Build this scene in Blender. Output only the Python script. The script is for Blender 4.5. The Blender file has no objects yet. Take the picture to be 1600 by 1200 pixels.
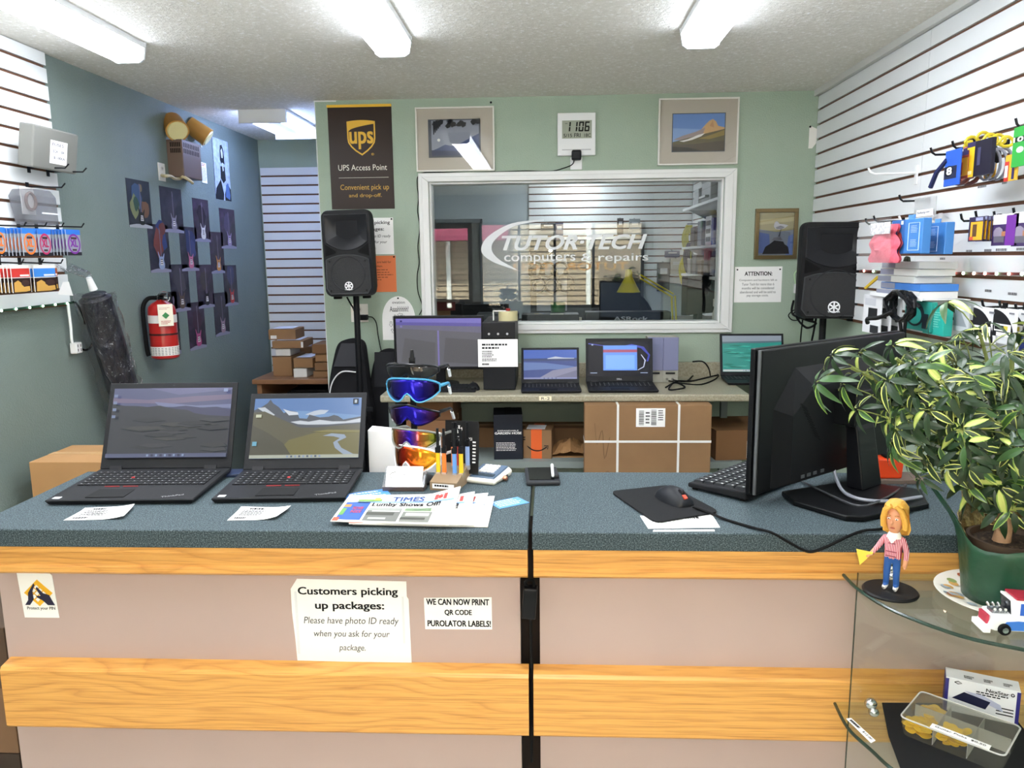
import bpy, math, random
from math import sin, cos, tan, pi, radians, atan2, sqrt
from mathutils import Matrix, Vector as V
S = bpy.context.scene
COL = S.collection
# ------------------------------------------------------------------ camera
F_PX = 1200.0                       # focal length for a 1600 px wide frame
TH, PS, RO = radians(9.3), radians(2.74), .011
EYE = V((0, 0, 1.62))
FW = V((-sin(PS)*cos(TH), cos(PS)*cos(TH), -sin(TH)))
_r0 = V((cos(PS), sin(PS), 0)); _u0 = _r0.cross(FW)
RT = _r0*cos(RO)-_u0*sin(RO); UP = _u0*cos(RO)+_r0*sin(RO)
cam = bpy.data.cameras.new('camera'); cam.sensor_width = 36; cam.lens = 27; cam.clip_start = .02
co = bpy.data.objects.new('camera', cam); COL.objects.link(co)
co.matrix_world = Matrix(((RT.x, UP.x, -FW.x, EYE.x), (RT.y, UP.y, -FW.y, EYE.y), (RT.z, UP.z, -FW.z, EYE.z), (0, 0, 0, 1)))
S.camera = co
# ------------------------------------------------------------------ world, sun, flash, exposure
S.view_settings.view_transform = 'Standard'; S.view_settings.look = 'None'
S.view_settings.gamma = 1; S.view_settings.use_curve_mapping = False
S.view_settings.exposure = 1.40
W = bpy.data.worlds.new('sky'); S.world = W; W.use_nodes = True
W.node_tree.nodes['Background'].inputs[0].default_value = (.80, .90, 1, 1)
W.node_tree.nodes['Background'].inputs[1].default_value = 6.0
def lamp(name, kind, loc, energy, color=(1, 1, 1), **kw):
    l = bpy.data.lights.new(name, kind); l.energy = energy; l.color = color
    for k, v in kw.items(): setattr(l, k, v)
    o = bpy.data.objects.new(name, l); COL.objects.link(o); o.location = loc
    return o
o = lamp('sun', 'SUN', (0, 6, 9), 18, (1, .94, .85), angle=.01); o.rotation_euler = (radians(-42), 0, radians(12))
lamp('camera_flash', 'POINT', (.03, -.03, 1.70), 15, (1, .98, .95), shadow_soft_size=.015)
o = lamp('daylight_portal', 'AREA', (-.1, -2.1, 1.3), 1, shape='RECTANGLE', size=4.4, size_y=2.6); o.rotation_euler = (radians(90), 0, 0)
o.data.cycles.is_portal = True
FLUO = 11.5                         # tube brightness
# ------------------------------------------------------------------ placing: pixel of the photograph -> point on a plane of the room
def _ray(x, y): return FW+RT*((x-800)/F_PX)+UP*((600-y)/F_PX)
def PZ(x, y, z): d = _ray(x, y); return EYE+d*((z-EYE.z)/d.z)
def PY(x, y, v): d = _ray(x, y); return EYE+d*((v-EYE.y)/d.y)
def PX(x, y, v): d = _ray(x, y); return EYE+d*((v-EYE.x)/d.x)
XL, XR, YB, YR, CEIL, YF = -2.117, 1.456, 4.40, 5.734, 2.492, -2.0
CT = 1.03                           # counter top height
# ------------------------------------------------------------------ materials
def lin(h):
    h = h.lstrip('#'); c = [int(h[i:i+2], 16)/255 for i in (0, 2, 4)]
    return tuple((x/12.92 if x <= .04045 else ((x+.055)/1.055)**2.4) for x in c)+(1,)
MATS = {}
def mat(col, rough=.5, metal=0., emit=0., name=None, bump=0., bscale=200., var=0., vscale=8., alpha=None, coat=0., spec=None):
    key = (col, rough, metal, emit, name, bump, bscale, var, vscale, alpha, coat, spec)
    if key in MATS: return MATS[key]
    m = bpy.data.materials.new(name or 'finish_'+col.lstrip('#')); m.use_nodes = True
    nt = m.node_tree; b = nt.nodes['Principled BSDF']; c = lin(col)
    b.inputs['Base Color'].default_value = c; b.inputs['Roughness'].default_value = rough; b.inputs['Metallic'].default_value = metal
    if spec is None and max(c[:3]) < .035: spec = .22
    if coat: b.inputs['Coat Weight'].default_value = coat
    if spec is not None: b.inputs['Specular IOR Level'].default_value = spec
    if emit:
        b.inputs['Emission Color'].default_value = c; b.inputs['Emission Strength'].default_value = emit
    if bump or var:
        tc = nt.nodes.new('ShaderNodeTexCoord')
    if var:
        n = nt.nodes.new('ShaderNodeTexNoise'); n.inputs['Scale'].default_value = vscale; n.inputs['Detail'].default_value = 4
        r = nt.nodes.new('ShaderNodeValToRGB')
        r.color_ramp.elements[0].color = tuple(x*(1-var) for x in c[:3])+(1,); r.color_ramp.elements[1].color = tuple(min(1, x*(1+var)) for x in c[:3])+(1,)
        r.color_ramp.elements[0].position = .3; r.color_ramp.elements[1].position = .7
        nt.links.new(tc.outputs['Object'], n.inputs['Vector']); nt.links.new(n.outputs['Fac'], r.inputs['Fac']); nt.links.new(r.outputs['Color'], b.inputs['Base Color'])
        if emit: nt.links.new(r.outputs['Color'], b.inputs['Emission Color'])
    if bump:
        n = nt.nodes.new('ShaderNodeTexNoise'); n.inputs['Scale'].default_value = bscale; n.inputs['Detail'].default_value = 3
        p = nt.nodes.new('ShaderNodeBump'); p.inputs['Strength'].default_value = bump; p.inputs['Distance'].default_value = .01
        nt.links.new(tc.outputs['Object'], n.inputs['Vector']); nt.links.new(n.outputs['Fac'], p.inputs['Height']); nt.links.new(p.outputs['Normal'], b.inputs['Normal'])
    if alpha is not None: b.inputs['Alpha'].default_value = alpha
    MATS[key] = m; return m
def nodes_mat(name):
    m = bpy.data.materials.new(name); m.use_nodes = True
    return m, m.node_tree, m.node_tree.nodes['Principled BSDF']
def ramp(nt, *stops):
    r = nt.nodes.new('ShaderNodeValToRGB'); e = r.color_ramp.elements
    while len(e) < len(stops): e.new(.5)
    for i, (p, c) in enumerate(stops): e[i].position = p; e[i].color = lin(c)
    return r
def tex(nt, kind, scale, vec=(1, 1, 1), rot=(0, 0, 0), coord='Object', **kw):
    tc = nt.nodes.new('ShaderNodeTexCoord'); mp = nt.nodes.new('ShaderNodeMapping'); mp.inputs['Scale'].default_value = vec; mp.inputs['Rotation'].default_value = rot
    n = nt.nodes.new('ShaderNodeTex'+kind); n.inputs['Scale'].default_value = scale
    for k, v in kw.items():
        if k in n.inputs: n.inputs[k].default_value = v
        else: setattr(n, k, v)
    nt.links.new(tc.outputs[coord], mp.inputs[0]); nt.links.new(mp.outputs[0], n.inputs['Vector'])
    return n
def glass(name, tint='#ffffff', base=.04, gloss=0.0, haze=0., hazecol='#ffffff'):
    m = bpy.data.materials.new(name); m.use_nodes = True; nt = m.node_tree; nt.nodes.clear()
    out = nt.nodes.new('ShaderNodeOutputMaterial'); t = nt.nodes.new('ShaderNodeBsdfTransparent'); t.inputs[0].default_value = lin(tint)
    g = nt.nodes.new('ShaderNodeBsdfGlossy'); g.inputs['Roughness'].default_value = gloss
    lw = nt.nodes.new('ShaderNodeLayerWeight'); lw.inputs['Blend'].default_value = .5
    pw = nt.nodes.new('ShaderNodeMath'); pw.operation = 'POWER'; pw.inputs[1].default_value = 5
    ma = nt.nodes.new('ShaderNodeMath'); ma.operation = 'MULTIPLY_ADD'; ma.inputs[1].default_value = .9; ma.inputs[2].default_value = base
    mx = nt.nodes.new('ShaderNodeMixShader'); nt.links.new(lw.outputs['Facing'], pw.inputs[0]); nt.links.new(pw.outputs[0], ma.inputs[0])
    nt.links.new(ma.outputs[0], mx.inputs[0]); nt.links.new(t.outputs[0], mx.inputs[1]); nt.links.new(g.outputs[0], mx.inputs[2])
    last = mx
    if haze:
        d = nt.nodes.new('ShaderNodeBsdfDiffuse'); d.inputs[0].default_value = lin(hazecol); tl = nt.nodes.new('ShaderNodeBsdfTranslucent'); tl.inputs[0].default_value = lin(hazecol)
        ad = nt.nodes.new('ShaderNodeMixShader'); ad.inputs[0].default_value = .4
        nt.links.new(d.outputs[0], ad.inputs[1]); nt.links.new(tl.outputs[0], ad.inputs[2])
        m2 = nt.nodes.new('ShaderNodeMixShader'); m2.inputs[0].default_value = haze
        nt.links.new(mx.outputs[0], m2.inputs[1]); nt.links.new(ad.outputs[0], m2.inputs[2]); last = m2
    nt.links.new(last.outputs[0], out.inputs[0]); return m
# ------------------------------------------------------------------ mesh builder
class MB:
    def __init__(s, m=None):
        s.v = []; s.f = []; s.mi = []; s.mats = []; s.c = 0; s.T = Matrix.Identity(4)
        if m: s.use(m)
    def use(s, m):
        if m not in s.mats: s.mats.append(m)
        s.c = s.mats.index(m); return s
    def add(s, vs, fs):
        b = len(s.v); T = s.T
        s.v += [T @ V(p) for p in vs]; s.f += [[b+i for i in f] for f in fs]; s.mi += [s.c]*len(fs); return s
    def box(s, x0, x1, y0, y1, z0, z1):
        if x0 > x1: x0, x1 = x1, x0
        if y0 > y1: y0, y1 = y1, y0
        if z0 > z1: z0, z1 = z1, z0
        return s.add([(x0, y0, z0), (x1, y0, z0), (x1, y1, z0), (x0, y1, z0), (x0, y0, z1), (x1, y0, z1), (x1, y1, z1), (x0, y1, z1)],
                     [(0, 3, 2, 1), (4, 5, 6, 7), (0, 1, 5, 4), (1, 2, 6, 5), (2, 3, 7, 6), (3, 0, 4, 7)])
    def rbox(s, c, size, rz=0, rx=0, ry=0):
        T = s.T; s.T = T @ Matrix.Translation(c) @ Matrix.Rotation(rz, 4, 'Z') @ Matrix.Rotation(ry, 4, 'Y') @ Matrix.Rotation(rx, 4, 'X')
        a, b, d = [x/2 for x in size]; s.box(-a, a, -b, b, -d, d); s.T = T; return s
    def loft(s, rings, caps=True, closed=True):
        n = len(rings[0]); vs = [p for r in rings for p in r]; fs = []
        for i in range(len(rings)-1):
            for j in range(n if closed else n-1):
                k = (j+1) % n; fs.append((i*n+j, i*n+k, (i+1)*n+k, (i+1)*n+j))
        if caps: fs.append(tuple(range(n-1, -1, -1))); fs.append(tuple((len(rings)-1)*n+j for j in range(n)))
        return s.add(vs, fs)
    def cyl(s, p0, p1, r0, r1=None, n=14):
        p0, p1 = V(p0), V(p1); r1 = r0 if r1 is None else r1
        d = (p1-p0).normalized(); a = d.orthogonal().normalized(); b = d.cross(a)
        R = lambda p, r: [p+a*(r*cos(2*pi*i/n))+b*(r*sin(2*pi*i/n)) for i in range(n)]
        return s.loft([R(p0, r0), R(p1, r1)])
    def tube(s, pts, r, n=6, smooth=0):
        pts = [V(p) for p in pts]
        if smooth: pts = catmull(pts, smooth)
        rings = []; a = None
        for i, p in enumerate(pts):
            d = (pts[min(i+1, len(pts)-1)]-pts[max(i-1, 0)]).normalized()
            a = d.orthogonal().normalized() if a is None else (a-d*a.dot(d)).normalized()
            b = d.cross(a); rr = r[i] if isinstance(r, (list, tuple)) else r
            rings.append([p+a*(rr*cos(2*pi*j/n))+b*(rr*sin(2*pi*j/n)) for j in range(n)])
        return s.loft(rings)
    def lathe(s, prof, c=(0, 0, 0), n=24, axis='Z'):
        c = V(c); rings = []
        for r, z in prof:
            ring = []
            for i in range(n):
                a = 2*pi*i/n; p = V((r*cos(a), r*sin(a), z))
                if axis == 'Y': p = V((p.x, -p.z, p.y))
                if axis == 'X': p = V((p.z, p.x, p.y))
                ring.append(c+p)
            rings.append(ring)
        return s.loft(rings)
    def sph(s, c, rx, ry=None, rz=None, n=14):
        ry = rx if ry is None else ry; rz = rx if rz is None else rz; m = n//2; rings = []
        for i in range(m+1):
            t = pi*i/m; t = min(max(t, .03), pi-.03)
            rings.append([(c[0]+rx*sin(t)*cos(2*pi*j/n), c[1]+ry*sin(t)*sin(2*pi*j/n), c[2]-rz*cos(t)) for j in range(n)])
        return s.loft(rings)
    def poly(s, pts): return s.add(pts, [tuple(range(len(pts)))])
    def prism(s, pts, a, b, plane='XZ'):
        # polygon in a plane, extruded along the third axis from a to b
        f = {'XZ': lambda u, w, t: (u, t, w), 'XY': lambda u, w, t: (u, w, t), 'YZ': lambda u, w, t: (t, u, w)}[plane]
        return s.loft([[f(u, w, a) for u, w in pts], [f(u, w, b) for u, w in pts]])
    def pic(s, x0, x1, z0, z1, y, shapes):
        # flat picture in the XZ plane facing -Y; shapes in 0..1
        for i, (m, pts) in enumerate(shapes):
            s.use(m); s.poly([(x0+(x1-x0)*min(1, max(0, u)), y-.00025*(i+1), z0+(z1-z0)*min(1, max(0, w))) for u, w in pts])
        return s
    def text(s, t, x0, x1, z0, z1, y=0, bold=0., shear=0., fit=True):
        cu = bpy.data.curves.new('t', 'FONT'); cu.body = t; cu.shear = shear; cu.resolution_u = 3
        ob = bpy.data.objects.new('t', cu); me = ob.to_mesh()
        vs = [v.co.copy() for v in me.vertices]; fs = [tuple(p.vertices) for p in me.polygons]; ob.to_mesh_clear()
        bpy.data.objects.remove(ob); bpy.data.curves.remove(cu)
        if not vs: return s
        ax, bx = min(v.x for v in vs), max(v.x for v in vs); ay, by = min(v.y for v in vs), max(v.y for v in vs)
        sx = (x1-x0)/max(1e-6, bx-ax); sz = (z1-z0)/max(1e-6, by-ay)
        b_ = abs(bold)*.8*sx if bold > 0 else 0; c_ = bold*.5*sz if bold > 0 else 0
        for k, (dx, dz) in enumerate(((-b_, -c_), (b_, -c_), (-b_, c_), (b_, c_)) if bold > 0 else ((0, 0),)): s.add([(x0+(v.x-ax)*sx+dx, y-.00009*k, z0+(v.y-ay)*sz+dz) for v in vs], fs)
        return s
    def dashes(s, x0, x1, z0, z1, n, seed=1, y=0, full=.95, th=.5):
        # rows of type too small to read
        rr = random.Random(seed); h = (z1-z0)/n
        for i in range(n):
            zt = z1-h*i; xe = x0+(x1-x0)*rr.uniform(.55, full) if i == n-1 else x0+(x1-x0)*rr.uniform(.8, 1); x = x0
            while x < xe:
                w = rr.uniform(.05, .14)*(x1-x0); s.add([(x, y, zt-h*th), (min(xe, x+w), y, zt-h*th), (min(xe, x+w), y, zt), (x, y, zt)], [(0, 1, 2, 3)]); x += w+.025*(x1-x0)
        return s
    def build(s, name, parent=None, M=None, smooth=False, bevel=0., bseg=2):
        me = bpy.data.meshes.new(name); me.from_pydata([tuple(p) for p in s.v], [], s.f)
        for m in s.mats: me.materials.append(m)
        me.polygons.foreach_set('material_index', s.mi)
        if smooth: me.polygons.foreach_set('use_smooth', [True]*len(me.polygons))
        me.update(); o = bpy.data.objects.new(name, me); COL.objects.link(o)
        if parent: o.parent = parent
        if M is not None: o.matrix_world = M
        if bevel:
            b = o.modifiers.new('edge', 'BEVEL'); b.width = bevel; b.segments = bseg; b.limit_method = 'ANGLE'; b.angle_limit = radians(40)
        if smooth:
            try: me.set_sharp_from_angle(angle=radians(42))
            except Exception: pass
        return o
def catmull(P, k):
    out = []
    for i in range(len(P)-1):
        a, b, c, d = P[max(i-1, 0)], P[i], P[i+1], P[min(i+2, len(P)-1)]
        for j in range(k):
            t = j/k; out.append(.5*((2*b)+(c-a)*t+(2*a-5*b+4*c-d)*t*t+(3*b-a-3*c+d)*t**3))
    return out+[P[-1]]
# ------------------------------------------------------------------ things
def tag(o, label=None, cat=None, group=None, kind=None):
    if label: o['label'] = label
    if cat: o['category'] = cat
    if group: o['group'] = group
    if kind: o['kind'] = kind
    return o
def thing(name, label, cat, loc=(0, 0, 0), rz=0., group=None, M=None):
    o = bpy.data.objects.new(name, None); COL.objects.link(o); o.empty_display_size = .05
    o.matrix_world = M if M is not None else Matrix.Translation(loc) @ Matrix.Rotation(rz, 4, 'Z')
    return tag(o, label, cat, group)
def struct(name, mb, **kw): return tag(mb.build(name, **kw), kind='structure')
def dup(root, M, label=None, group=None):
    c = root.copy(); COL.objects.link(c); c.matrix_world = M
    if label: c['label'] = label
    if group: c['group'] = group
    for ch in root.children:
        d = ch.copy(); COL.objects.link(d); d.parent = c
        for g in ch.children:
            e = g.copy(); COL.objects.link(e); e.parent = d
    return c
# wall frames: local x to the right as one looks at the wall, local y into the wall, z up
def frame(x, y, z, wall):
    R = {'B': ((1, 0, 0), (0, 1, 0)), 'L': ((0, 1, 0), (-1, 0, 0)), 'R': ((0, -1, 0), (1, 0, 0))}[wall]
    (a, b, c), (d, e, f) = R
    return Matrix(((a, d, 0, x), (b, e, 0, y), (c, f, 1, z), (0, 0, 0, 1)))
def on(wall, tl, br, off=0.):
    """rectangle seen between two pixels on a wall (off metres in front of it): frame at its lower middle, width, height"""
    if wall == 'B': a, b = PY(*tl, YB-off), PY(*br, YB-off); w = b.x-a.x; x, y = (a.x+b.x)/2, YB-off
    elif wall == 'L': a, b = PX(*tl, XL+off), PX(*br, XL+off); w = b.y-a.y; x, y = XL+off, (a.y+b.y)/2
    else: a, b = PX(*tl, XR-off), PX(*br, XR-off); w = a.y-b.y; x, y = XR-off, (a.y+b.y)/2
    return frame(x, y, b.z, wall), w, a.z-b.z
# shared finishes
BLACK = mat('#101114', .45); MATTE = mat('#16171a', .7); RUB = mat('#0b0b0c', .85); WHITE = mat('#e9eaea', .5); PAPER = mat('#f4f4f2', .75)
INK = mat('#17171a', .7); GREYINK = mat('#6d6d70', .7); CARD = mat('#8a6947', .8, var=.08, vscale=6, name='cardboard'); TAPE = mat('#c39a68', .35, name='parcel_tape')
CHROME = mat('#cfd2d4', .18, 1.); DARKWIRE = mat('#1b1c1f', .35, .3); CLEAR = glass('clear_plastic', '#f2f4f4', .05, .05, .12)
YELLOW = mat('#e9b81f', .5); RED = mat('#b5231c', .4); BLUE = mat('#2f63b8', .5)
# ------------------------------------------------------------------ big surfaces
def wall_paint(name, col, dark, sc=140, strength=.35):
    m, nt, b = nodes_mat(name); n = tex(nt, 'Noise', 2.2, Detail=3.); r = ramp(nt, (.35, dark), (.65, col)); nt.links.new(n.outputs['Fac'], r.inputs[0]); nt.links.new(r.outputs[0], b.inputs['Base Color'])
    b.inputs['Roughness'].default_value = .55
    n2 = tex(nt, 'Noise', sc, Detail=2.); p = nt.nodes.new('ShaderNodeBump'); p.inputs['Strength'].default_value = strength; p.inputs['Distance'].default_value = .006
    nt.links.new(n2.outputs['Fac'], p.inputs['Height']); nt.links.new(p.outputs[0], b.inputs['Normal']); return m
GREEN = wall_paint('sage_green_paint', '#a2b2a0', '#9cae9b')
TEAL = wall_paint('teal_green_paint', '#7d8b86', '#76847f', 150, .5)
PALE = wall_paint('pale_grey_blue_paint', '#b9c3c8', '#b2bcc2')
m, nt, b = nodes_mat('popcorn_ceiling'); n = tex(nt, 'Noise', 62, Detail=4., Roughness=.7); r = ramp(nt, (.38, '#dedbd1'), (.58, '#e9e6dd'), (.66, '#ffffff'))
nt.links.new(n.outputs['Fac'], r.inputs[0]); nt.links.new(r.outputs[0], b.inputs['Base Color']); b.inputs['Roughness'].default_value = .9
p = nt.nodes.new('ShaderNodeBump'); p.inputs['Strength'].default_value = .65; p.inputs['Distance'].default_value = .010; nt.links.new(n.outputs['Fac'], p.inputs['Height']); nt.links.new(p.outputs[0], b.inputs['Normal'])
POPCORN = m
m, nt, b = nodes_mat('vinyl_floor'); n = tex(nt, 'Noise', 30, Detail=5.); r = ramp(nt, (.35, '#b3a899'), (.65, '#cdc3b5')); nt.links.new(n.outputs['Fac'], r.inputs[0]); nt.links.new(r.outputs[0], b.inputs['Base Color']); FLOOR = m
SLAT = mat('#e0e3e4', .35, name='white_slat_board', var=.02, vscale=3); GROOVE = mat('#6a4631', .8, name='raw_brown_board'); TRIM = mat('#e6e7e5', .45, name='white_trim_paint')
struct('floor', MB(FLOOR).box(-2.4, 1.7, YF-.2, 8.3, -.06, 0))
struct('ceiling', MB(POPCORN).box(-2.4, 1.7, YF-.2, 8.3, CEIL, CEIL+.12))
struct('wall_left', MB(TEAL).box(XL-.12, XL, YF, YR+.1, 0, CEIL))
struct('wall_right', MB(GREEN).box(XR+.02, XR+.14, YF, 8.2, 0, CEIL))
X0 = PY(499, 300, YB).x
wx0, wx1, wz0, wz1 = -.665, .972, 1.245, 2.045          # glazed opening
mb = MB(GREEN).box(X0, wx0, YB, YB+.11, 0, CEIL).box(wx1, XR+.02, YB, YB+.11, 0, CEIL).box(wx0, wx1, YB, YB+.11, 0, wz0).box(wx0, wx1, YB, YB+.11, wz1, CEIL)
struct('wall_back', mb)
struct('wall_partition', MB(PALE).box(X0, X0+.1, YB+.11, 8.1, 0, CEIL))
struct('wall_recess', MB(GREEN).box(XL-.02, X0, YR, YR+.1, 0, CEIL))
struct('wall_backroom', MB(PALE).box(X0+.1, XR+.02, 8.02, 8.12, 0, CEIL))
# slatted display boards: white slats over a brown backing, real grooves
def slats(name, u0, u1, z0, z1, zg, wall, at, seams=(), pitch=.0762, gap=.0125):
    mb = MB(GROOVE)
    if wall == 'B': bx = lambda a, b, d0, d1, c, d: mb.box(a, b, at+d0, at+d1, c, d)
    elif wall == 'L': bx = lambda a, b, d0, d1, c, d: mb.box(at-d1, at-d0, a, b, c, d)
    else: bx = lambda a, b, d0, d1, c, d: mb.box(at+d0, at+d1, a, b, c, d)
    bx(u0, u1, .012, .0195, z0, z1); mb.use(SLAT)
    k = math.ceil((z0-zg)/pitch); cuts = [z0]
    while zg+k*pitch < z1-.01: cuts.append(zg+k*pitch); k += 1
    cuts.append(z1); us = [u0]+sorted(seams)+[u1]
    for a, b in zip(us, us[1:]):
        for i in range(len(cuts)-1):
            lo = cuts[i]+(gap/2 if i else 0); hi = cuts[i+1]-(gap/2 if i < len(cuts)-2 else 0)
            if hi-lo > .004: bx(a+.0012, b-.0012, 0, .012, lo, hi)
    return struct(name, mb)
slats('wall_right_slats', YF+.02, YB-.005, 1.30, 2.485, 2.389, 'R', XR, (YB-.04-1.2, YB-.04-2.4, YB-.04-3.6), pitch=.0771)
slats('wall_left_slats', YF+.02, 3.297, 1.435, 2.488, 2.43, 'L', XL+.02, (2.08, .86), pitch=.071)
slats('wall_recess_slats', XL+.012, X0-.005, .70, 2.292, 2.232, 'B', YR-.02, pitch=.0666)
slats('wall_backroom_slats', -.192, XR, 1.35, 2.47, 2.327, 'B', 8.0, pitch=.07)
struct('wall_backroom_added_panel', MB(mat('#34383b', .8, name='added_dark_sheet')).box(-.18, .98, 7.975, 8.0, .9, 1.80))  # added dark panel, stands in for the dimness low on the workshop wall
slats('wall_backroom_right_slats', YB+.13, 7.99, .6, 2.47, 2.327, 'R', XR, pitch=.07)
struct('trim_1', MB(mat('#c9cac6', .6)).box(XR-.022, XR+.02, YF, YB, CEIL-.03, CEIL))
struct('trim_2', MB(TRIM).box(X0-.004, X0+.0, YB-.001, YB+.11, 0, CEIL).box(X0-.004, X0+.12, YB-.006, YB, CEIL-.006, CEIL))
struct('baseboard_back', MB(mat('#3b332c', .6)).box(X0, XR, YB-.012, YB, 0, .1))
# interior window with white casing and vinyl lettering
win = thing('window_1', None, None, (.15, YB, wz0)); win['kind'] = 'structure'
def W1(mb, name, **k): o = mb.build(name, **k); o.parent = win; o.matrix_parent_inverse = Matrix.Translation((-.15, -YB, -wz0)); return o
ox0, ox1, oz0, oz1 = -.722, 1.037, 1.193, 2.093
def casing(mb, a0, a1, c0, c1, b0, b1, d0, d1, y0, y1):
    for pts in ([(a0, d1), (a1, d1), (b1, c1), (b0, c1)], [(a0, d0), (b0, c0), (b1, c0), (a1, d0)], [(a0, d0), (a0, d1), (b0, c1), (b0, c0)], [(a1, d0), (b1, c0), (b1, c1), (a1, d1)]):
        mb.prism(pts, y0, y1)
mb = MB(TRIM); casing(mb, ox0, ox1, wz0, wz1, wx0, wx1, oz0, oz1, YB-.018, YB)
casing(mb, ox0+.02, ox1-.02, wz0, wz1, wx0, wx1, oz0+.02, oz1-.02, YB-.026, YB-.018)
casing(mb, wx0, wx1, wz0+.012, wz1-.012, wx0+.012, wx1-.012, wz0, wz1, YB+.004, YB+.11)
W1(mb, 'window_frame', bevel=.003)
GLASS = glass('window_glass', '#f4f7f6', .05)
W1(MB(GLASS).box(wx0+.004, wx1-.004, YB+.034, YB+.039, wz0+.004, wz1-.004), 'pane')
VINYL = mat('#dfe3e4', .6, name='white_vinyl')
mb = MB(VINYL); q = lambda x, y: (lambda p: (p.x, p.z))(PY(x, y, YB+.033))
def wtext(t, x0, x1, yt, yb, **k):
    a, b = q(x0, yb), q(x1, yt); mb.text(t, a[0], b[0], a[1], b[1], YB+.033, **k)
wtext('TUTOR·TECH', 785, 1010, 366, 391, bold=.035, shear=.3)
wtext('computers', 788, 899, 396, 413, bold=.008); wtext('& repairs', 908, 1013, 395, 412, bold=.008)
def arc(pts_out, pts_in):
    P = catmull([V((x, y, 0)) for x, y in pts_out], 6); Q = catmull([V((x, y, 0)) for x, y in pts_in], 6)
    for i in range(len(P)-1):
        r = [q(P[i].x, P[i].y), q(P[i+1].x, P[i+1].y), q(Q[i+1].x, Q[i+1].y), q(Q[i].x, Q[i].y)]
        mb.add([(a, YB+.033, b) for a, b in r], [(0, 1, 2, 3)])
arc([(850, 343), (800, 349), (762, 370), (752, 392), (768, 408), (800, 420), (812, 423)], [(850, 345), (805, 353), (775, 373), (768, 389), (778, 404), (802, 418), (812, 424)])
W1(mb, 'vinyl_lettering')
# shop front behind the photographer: door, wide window, street and the sided building across it (seen mirrored in the glass)
dx0, dx1, sx0, sx1, sz0, sz1 = -1.72, -1.06, -.96, 1.34, .92, 2.12
FRONT = mat('#4a4a4c', .5, name='dark_anodised_frame')
mb = MB(PALE).box(XL, dx0, YF-.12, YF, 0, CEIL).box(dx0, dx1, YF-.12, YF, 2.12, CEIL).box(dx1, sx0, YF-.12, YF, 0, CEIL).box(sx0, sx1, YF-.12, YF, 0, sz0).box(sx0, sx1, YF-.12, YF, sz1, CEIL).box(sx1, XR+.02, YF-.12, YF, 0, CEIL)
struct('wall_front', mb)
w2 = thing('window_2', None, None, (.2, YF, sz0)); w2['kind'] = 'structure'
def in_(par, mb, name, **k):
    o = mb.build(name, **k); o.parent = par; o.matrix_parent_inverse = par.matrix_world.inverted(); return o
mb = MB(FRONT)
for x in (sx0, -.42, .08, .62, sx1-.04): mb.box(x, x+.035, YF-.09, YF-.04, sz0, sz1)
mb.box(sx0, sx1, YF-.09, YF-.04, sz0, sz0+.04).box(sx0, sx1, YF-.09, YF-.04, sz1-.04, sz1)
in_(w2, mb, 'window_frame'); FGL = glass('shopfront_glass', '#eef2f0', .05)
in_(w2, MB(FGL).box(sx0, sx1, YF-.068, YF-.062, sz0, sz1), 'pane')
m = bpy.data.materials.new('translucent_cream_vinyl'); m.use_nodes = True; tr_ = m.node_tree.nodes.new('ShaderNodeBsdfTranslucent'); tr_.inputs[0].default_value = lin('#ffe6c4'); m.node_tree.links.new(tr_.outputs[0], m.node_tree.nodes['Material Output'].inputs[0])
mb = MB(m); mb.T = Matrix.Translation((.62, YF-.07, 1.44)) @ Matrix.Rotation(pi, 4, 'Z'); mb.text('TUTOR TECH', -.5, 1.1, 0, .11, bold=.03); in_(w2, mb, 'vinyl_lettering')
d1 = thing('door_1', None, None, (-1.4, YF, 0)); d1['kind'] = 'structure'
mb = MB(FRONT).box(dx0, dx0+.06, YF-.09, YF-.04, 0, 2.12).box(dx1-.06, dx1, YF-.09, YF-.04, 0, 2.12).box(dx0, dx1, YF-.09, YF-.04, 2.04, 2.12).box(dx0, dx1, YF-.09, YF-.04, 0, .2).box(dx0, dx1, YF-.09, YF-.04, 1.0, 1.05)
in_(d1, mb, 'door_frame'); in_(d1, MB(FGL).box(dx0+.06, dx1-.06, YF-.068, YF-.062, .2, 2.04), 'pane')
struct('ground_outside', MB(mat('#bab7af', .9, var=.08, vscale=3)).box(-12, 12, -14, YF-.2, -.1, -.02))
nb = thing('neighbouring_building', 'tan sided building across the street mirrored in the inner window', 'building', (0, -9.5, -.02))
SID = mat('#a8947c', .8, name='tan_siding'); mb = MB(SID)
for k in range(34):
    z = -.02+k*.13; mb.add([(-7, 0, z), (6, 0, z), (6, .025, z), (-7, .025, z), (-7, 0, z+.13), (6, 0, z+.13)], [(3, 2, 5, 4), (0, 1, 2, 3)])
mb.box(-7, 6, -4, -.02, -.02, 4.4); mb.use(mat('#5d5040', .8))
for k in range(1, 34): z = -.02+k*.13; mb.box(-7, 6, -.01, .027, z-.016, z)
mb.build('wall', nb)
mb = MB(mat('#8c3550', .8)); mb.prism([(0, 2.5), (.9, 2.15), (.9, 2.05), (0, 2.05)], -3.4, -.9, 'YZ'); mb.build('awning', nb)
for a in ((1.2, 2.4, .6, 1.9), (-3.2, -2.9, .9, 1.3)): MB(mat('#8a7a68', .7)).box(a[0], a[1], 0, .05, a[2], a[3]).build('shutter', nb)
for x in (.9, -2.4): MB(mat('#e8e6e0', .7)).box(x, x+.1, 0, .09, 0, 3).build('drainpipe', nb)
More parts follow.
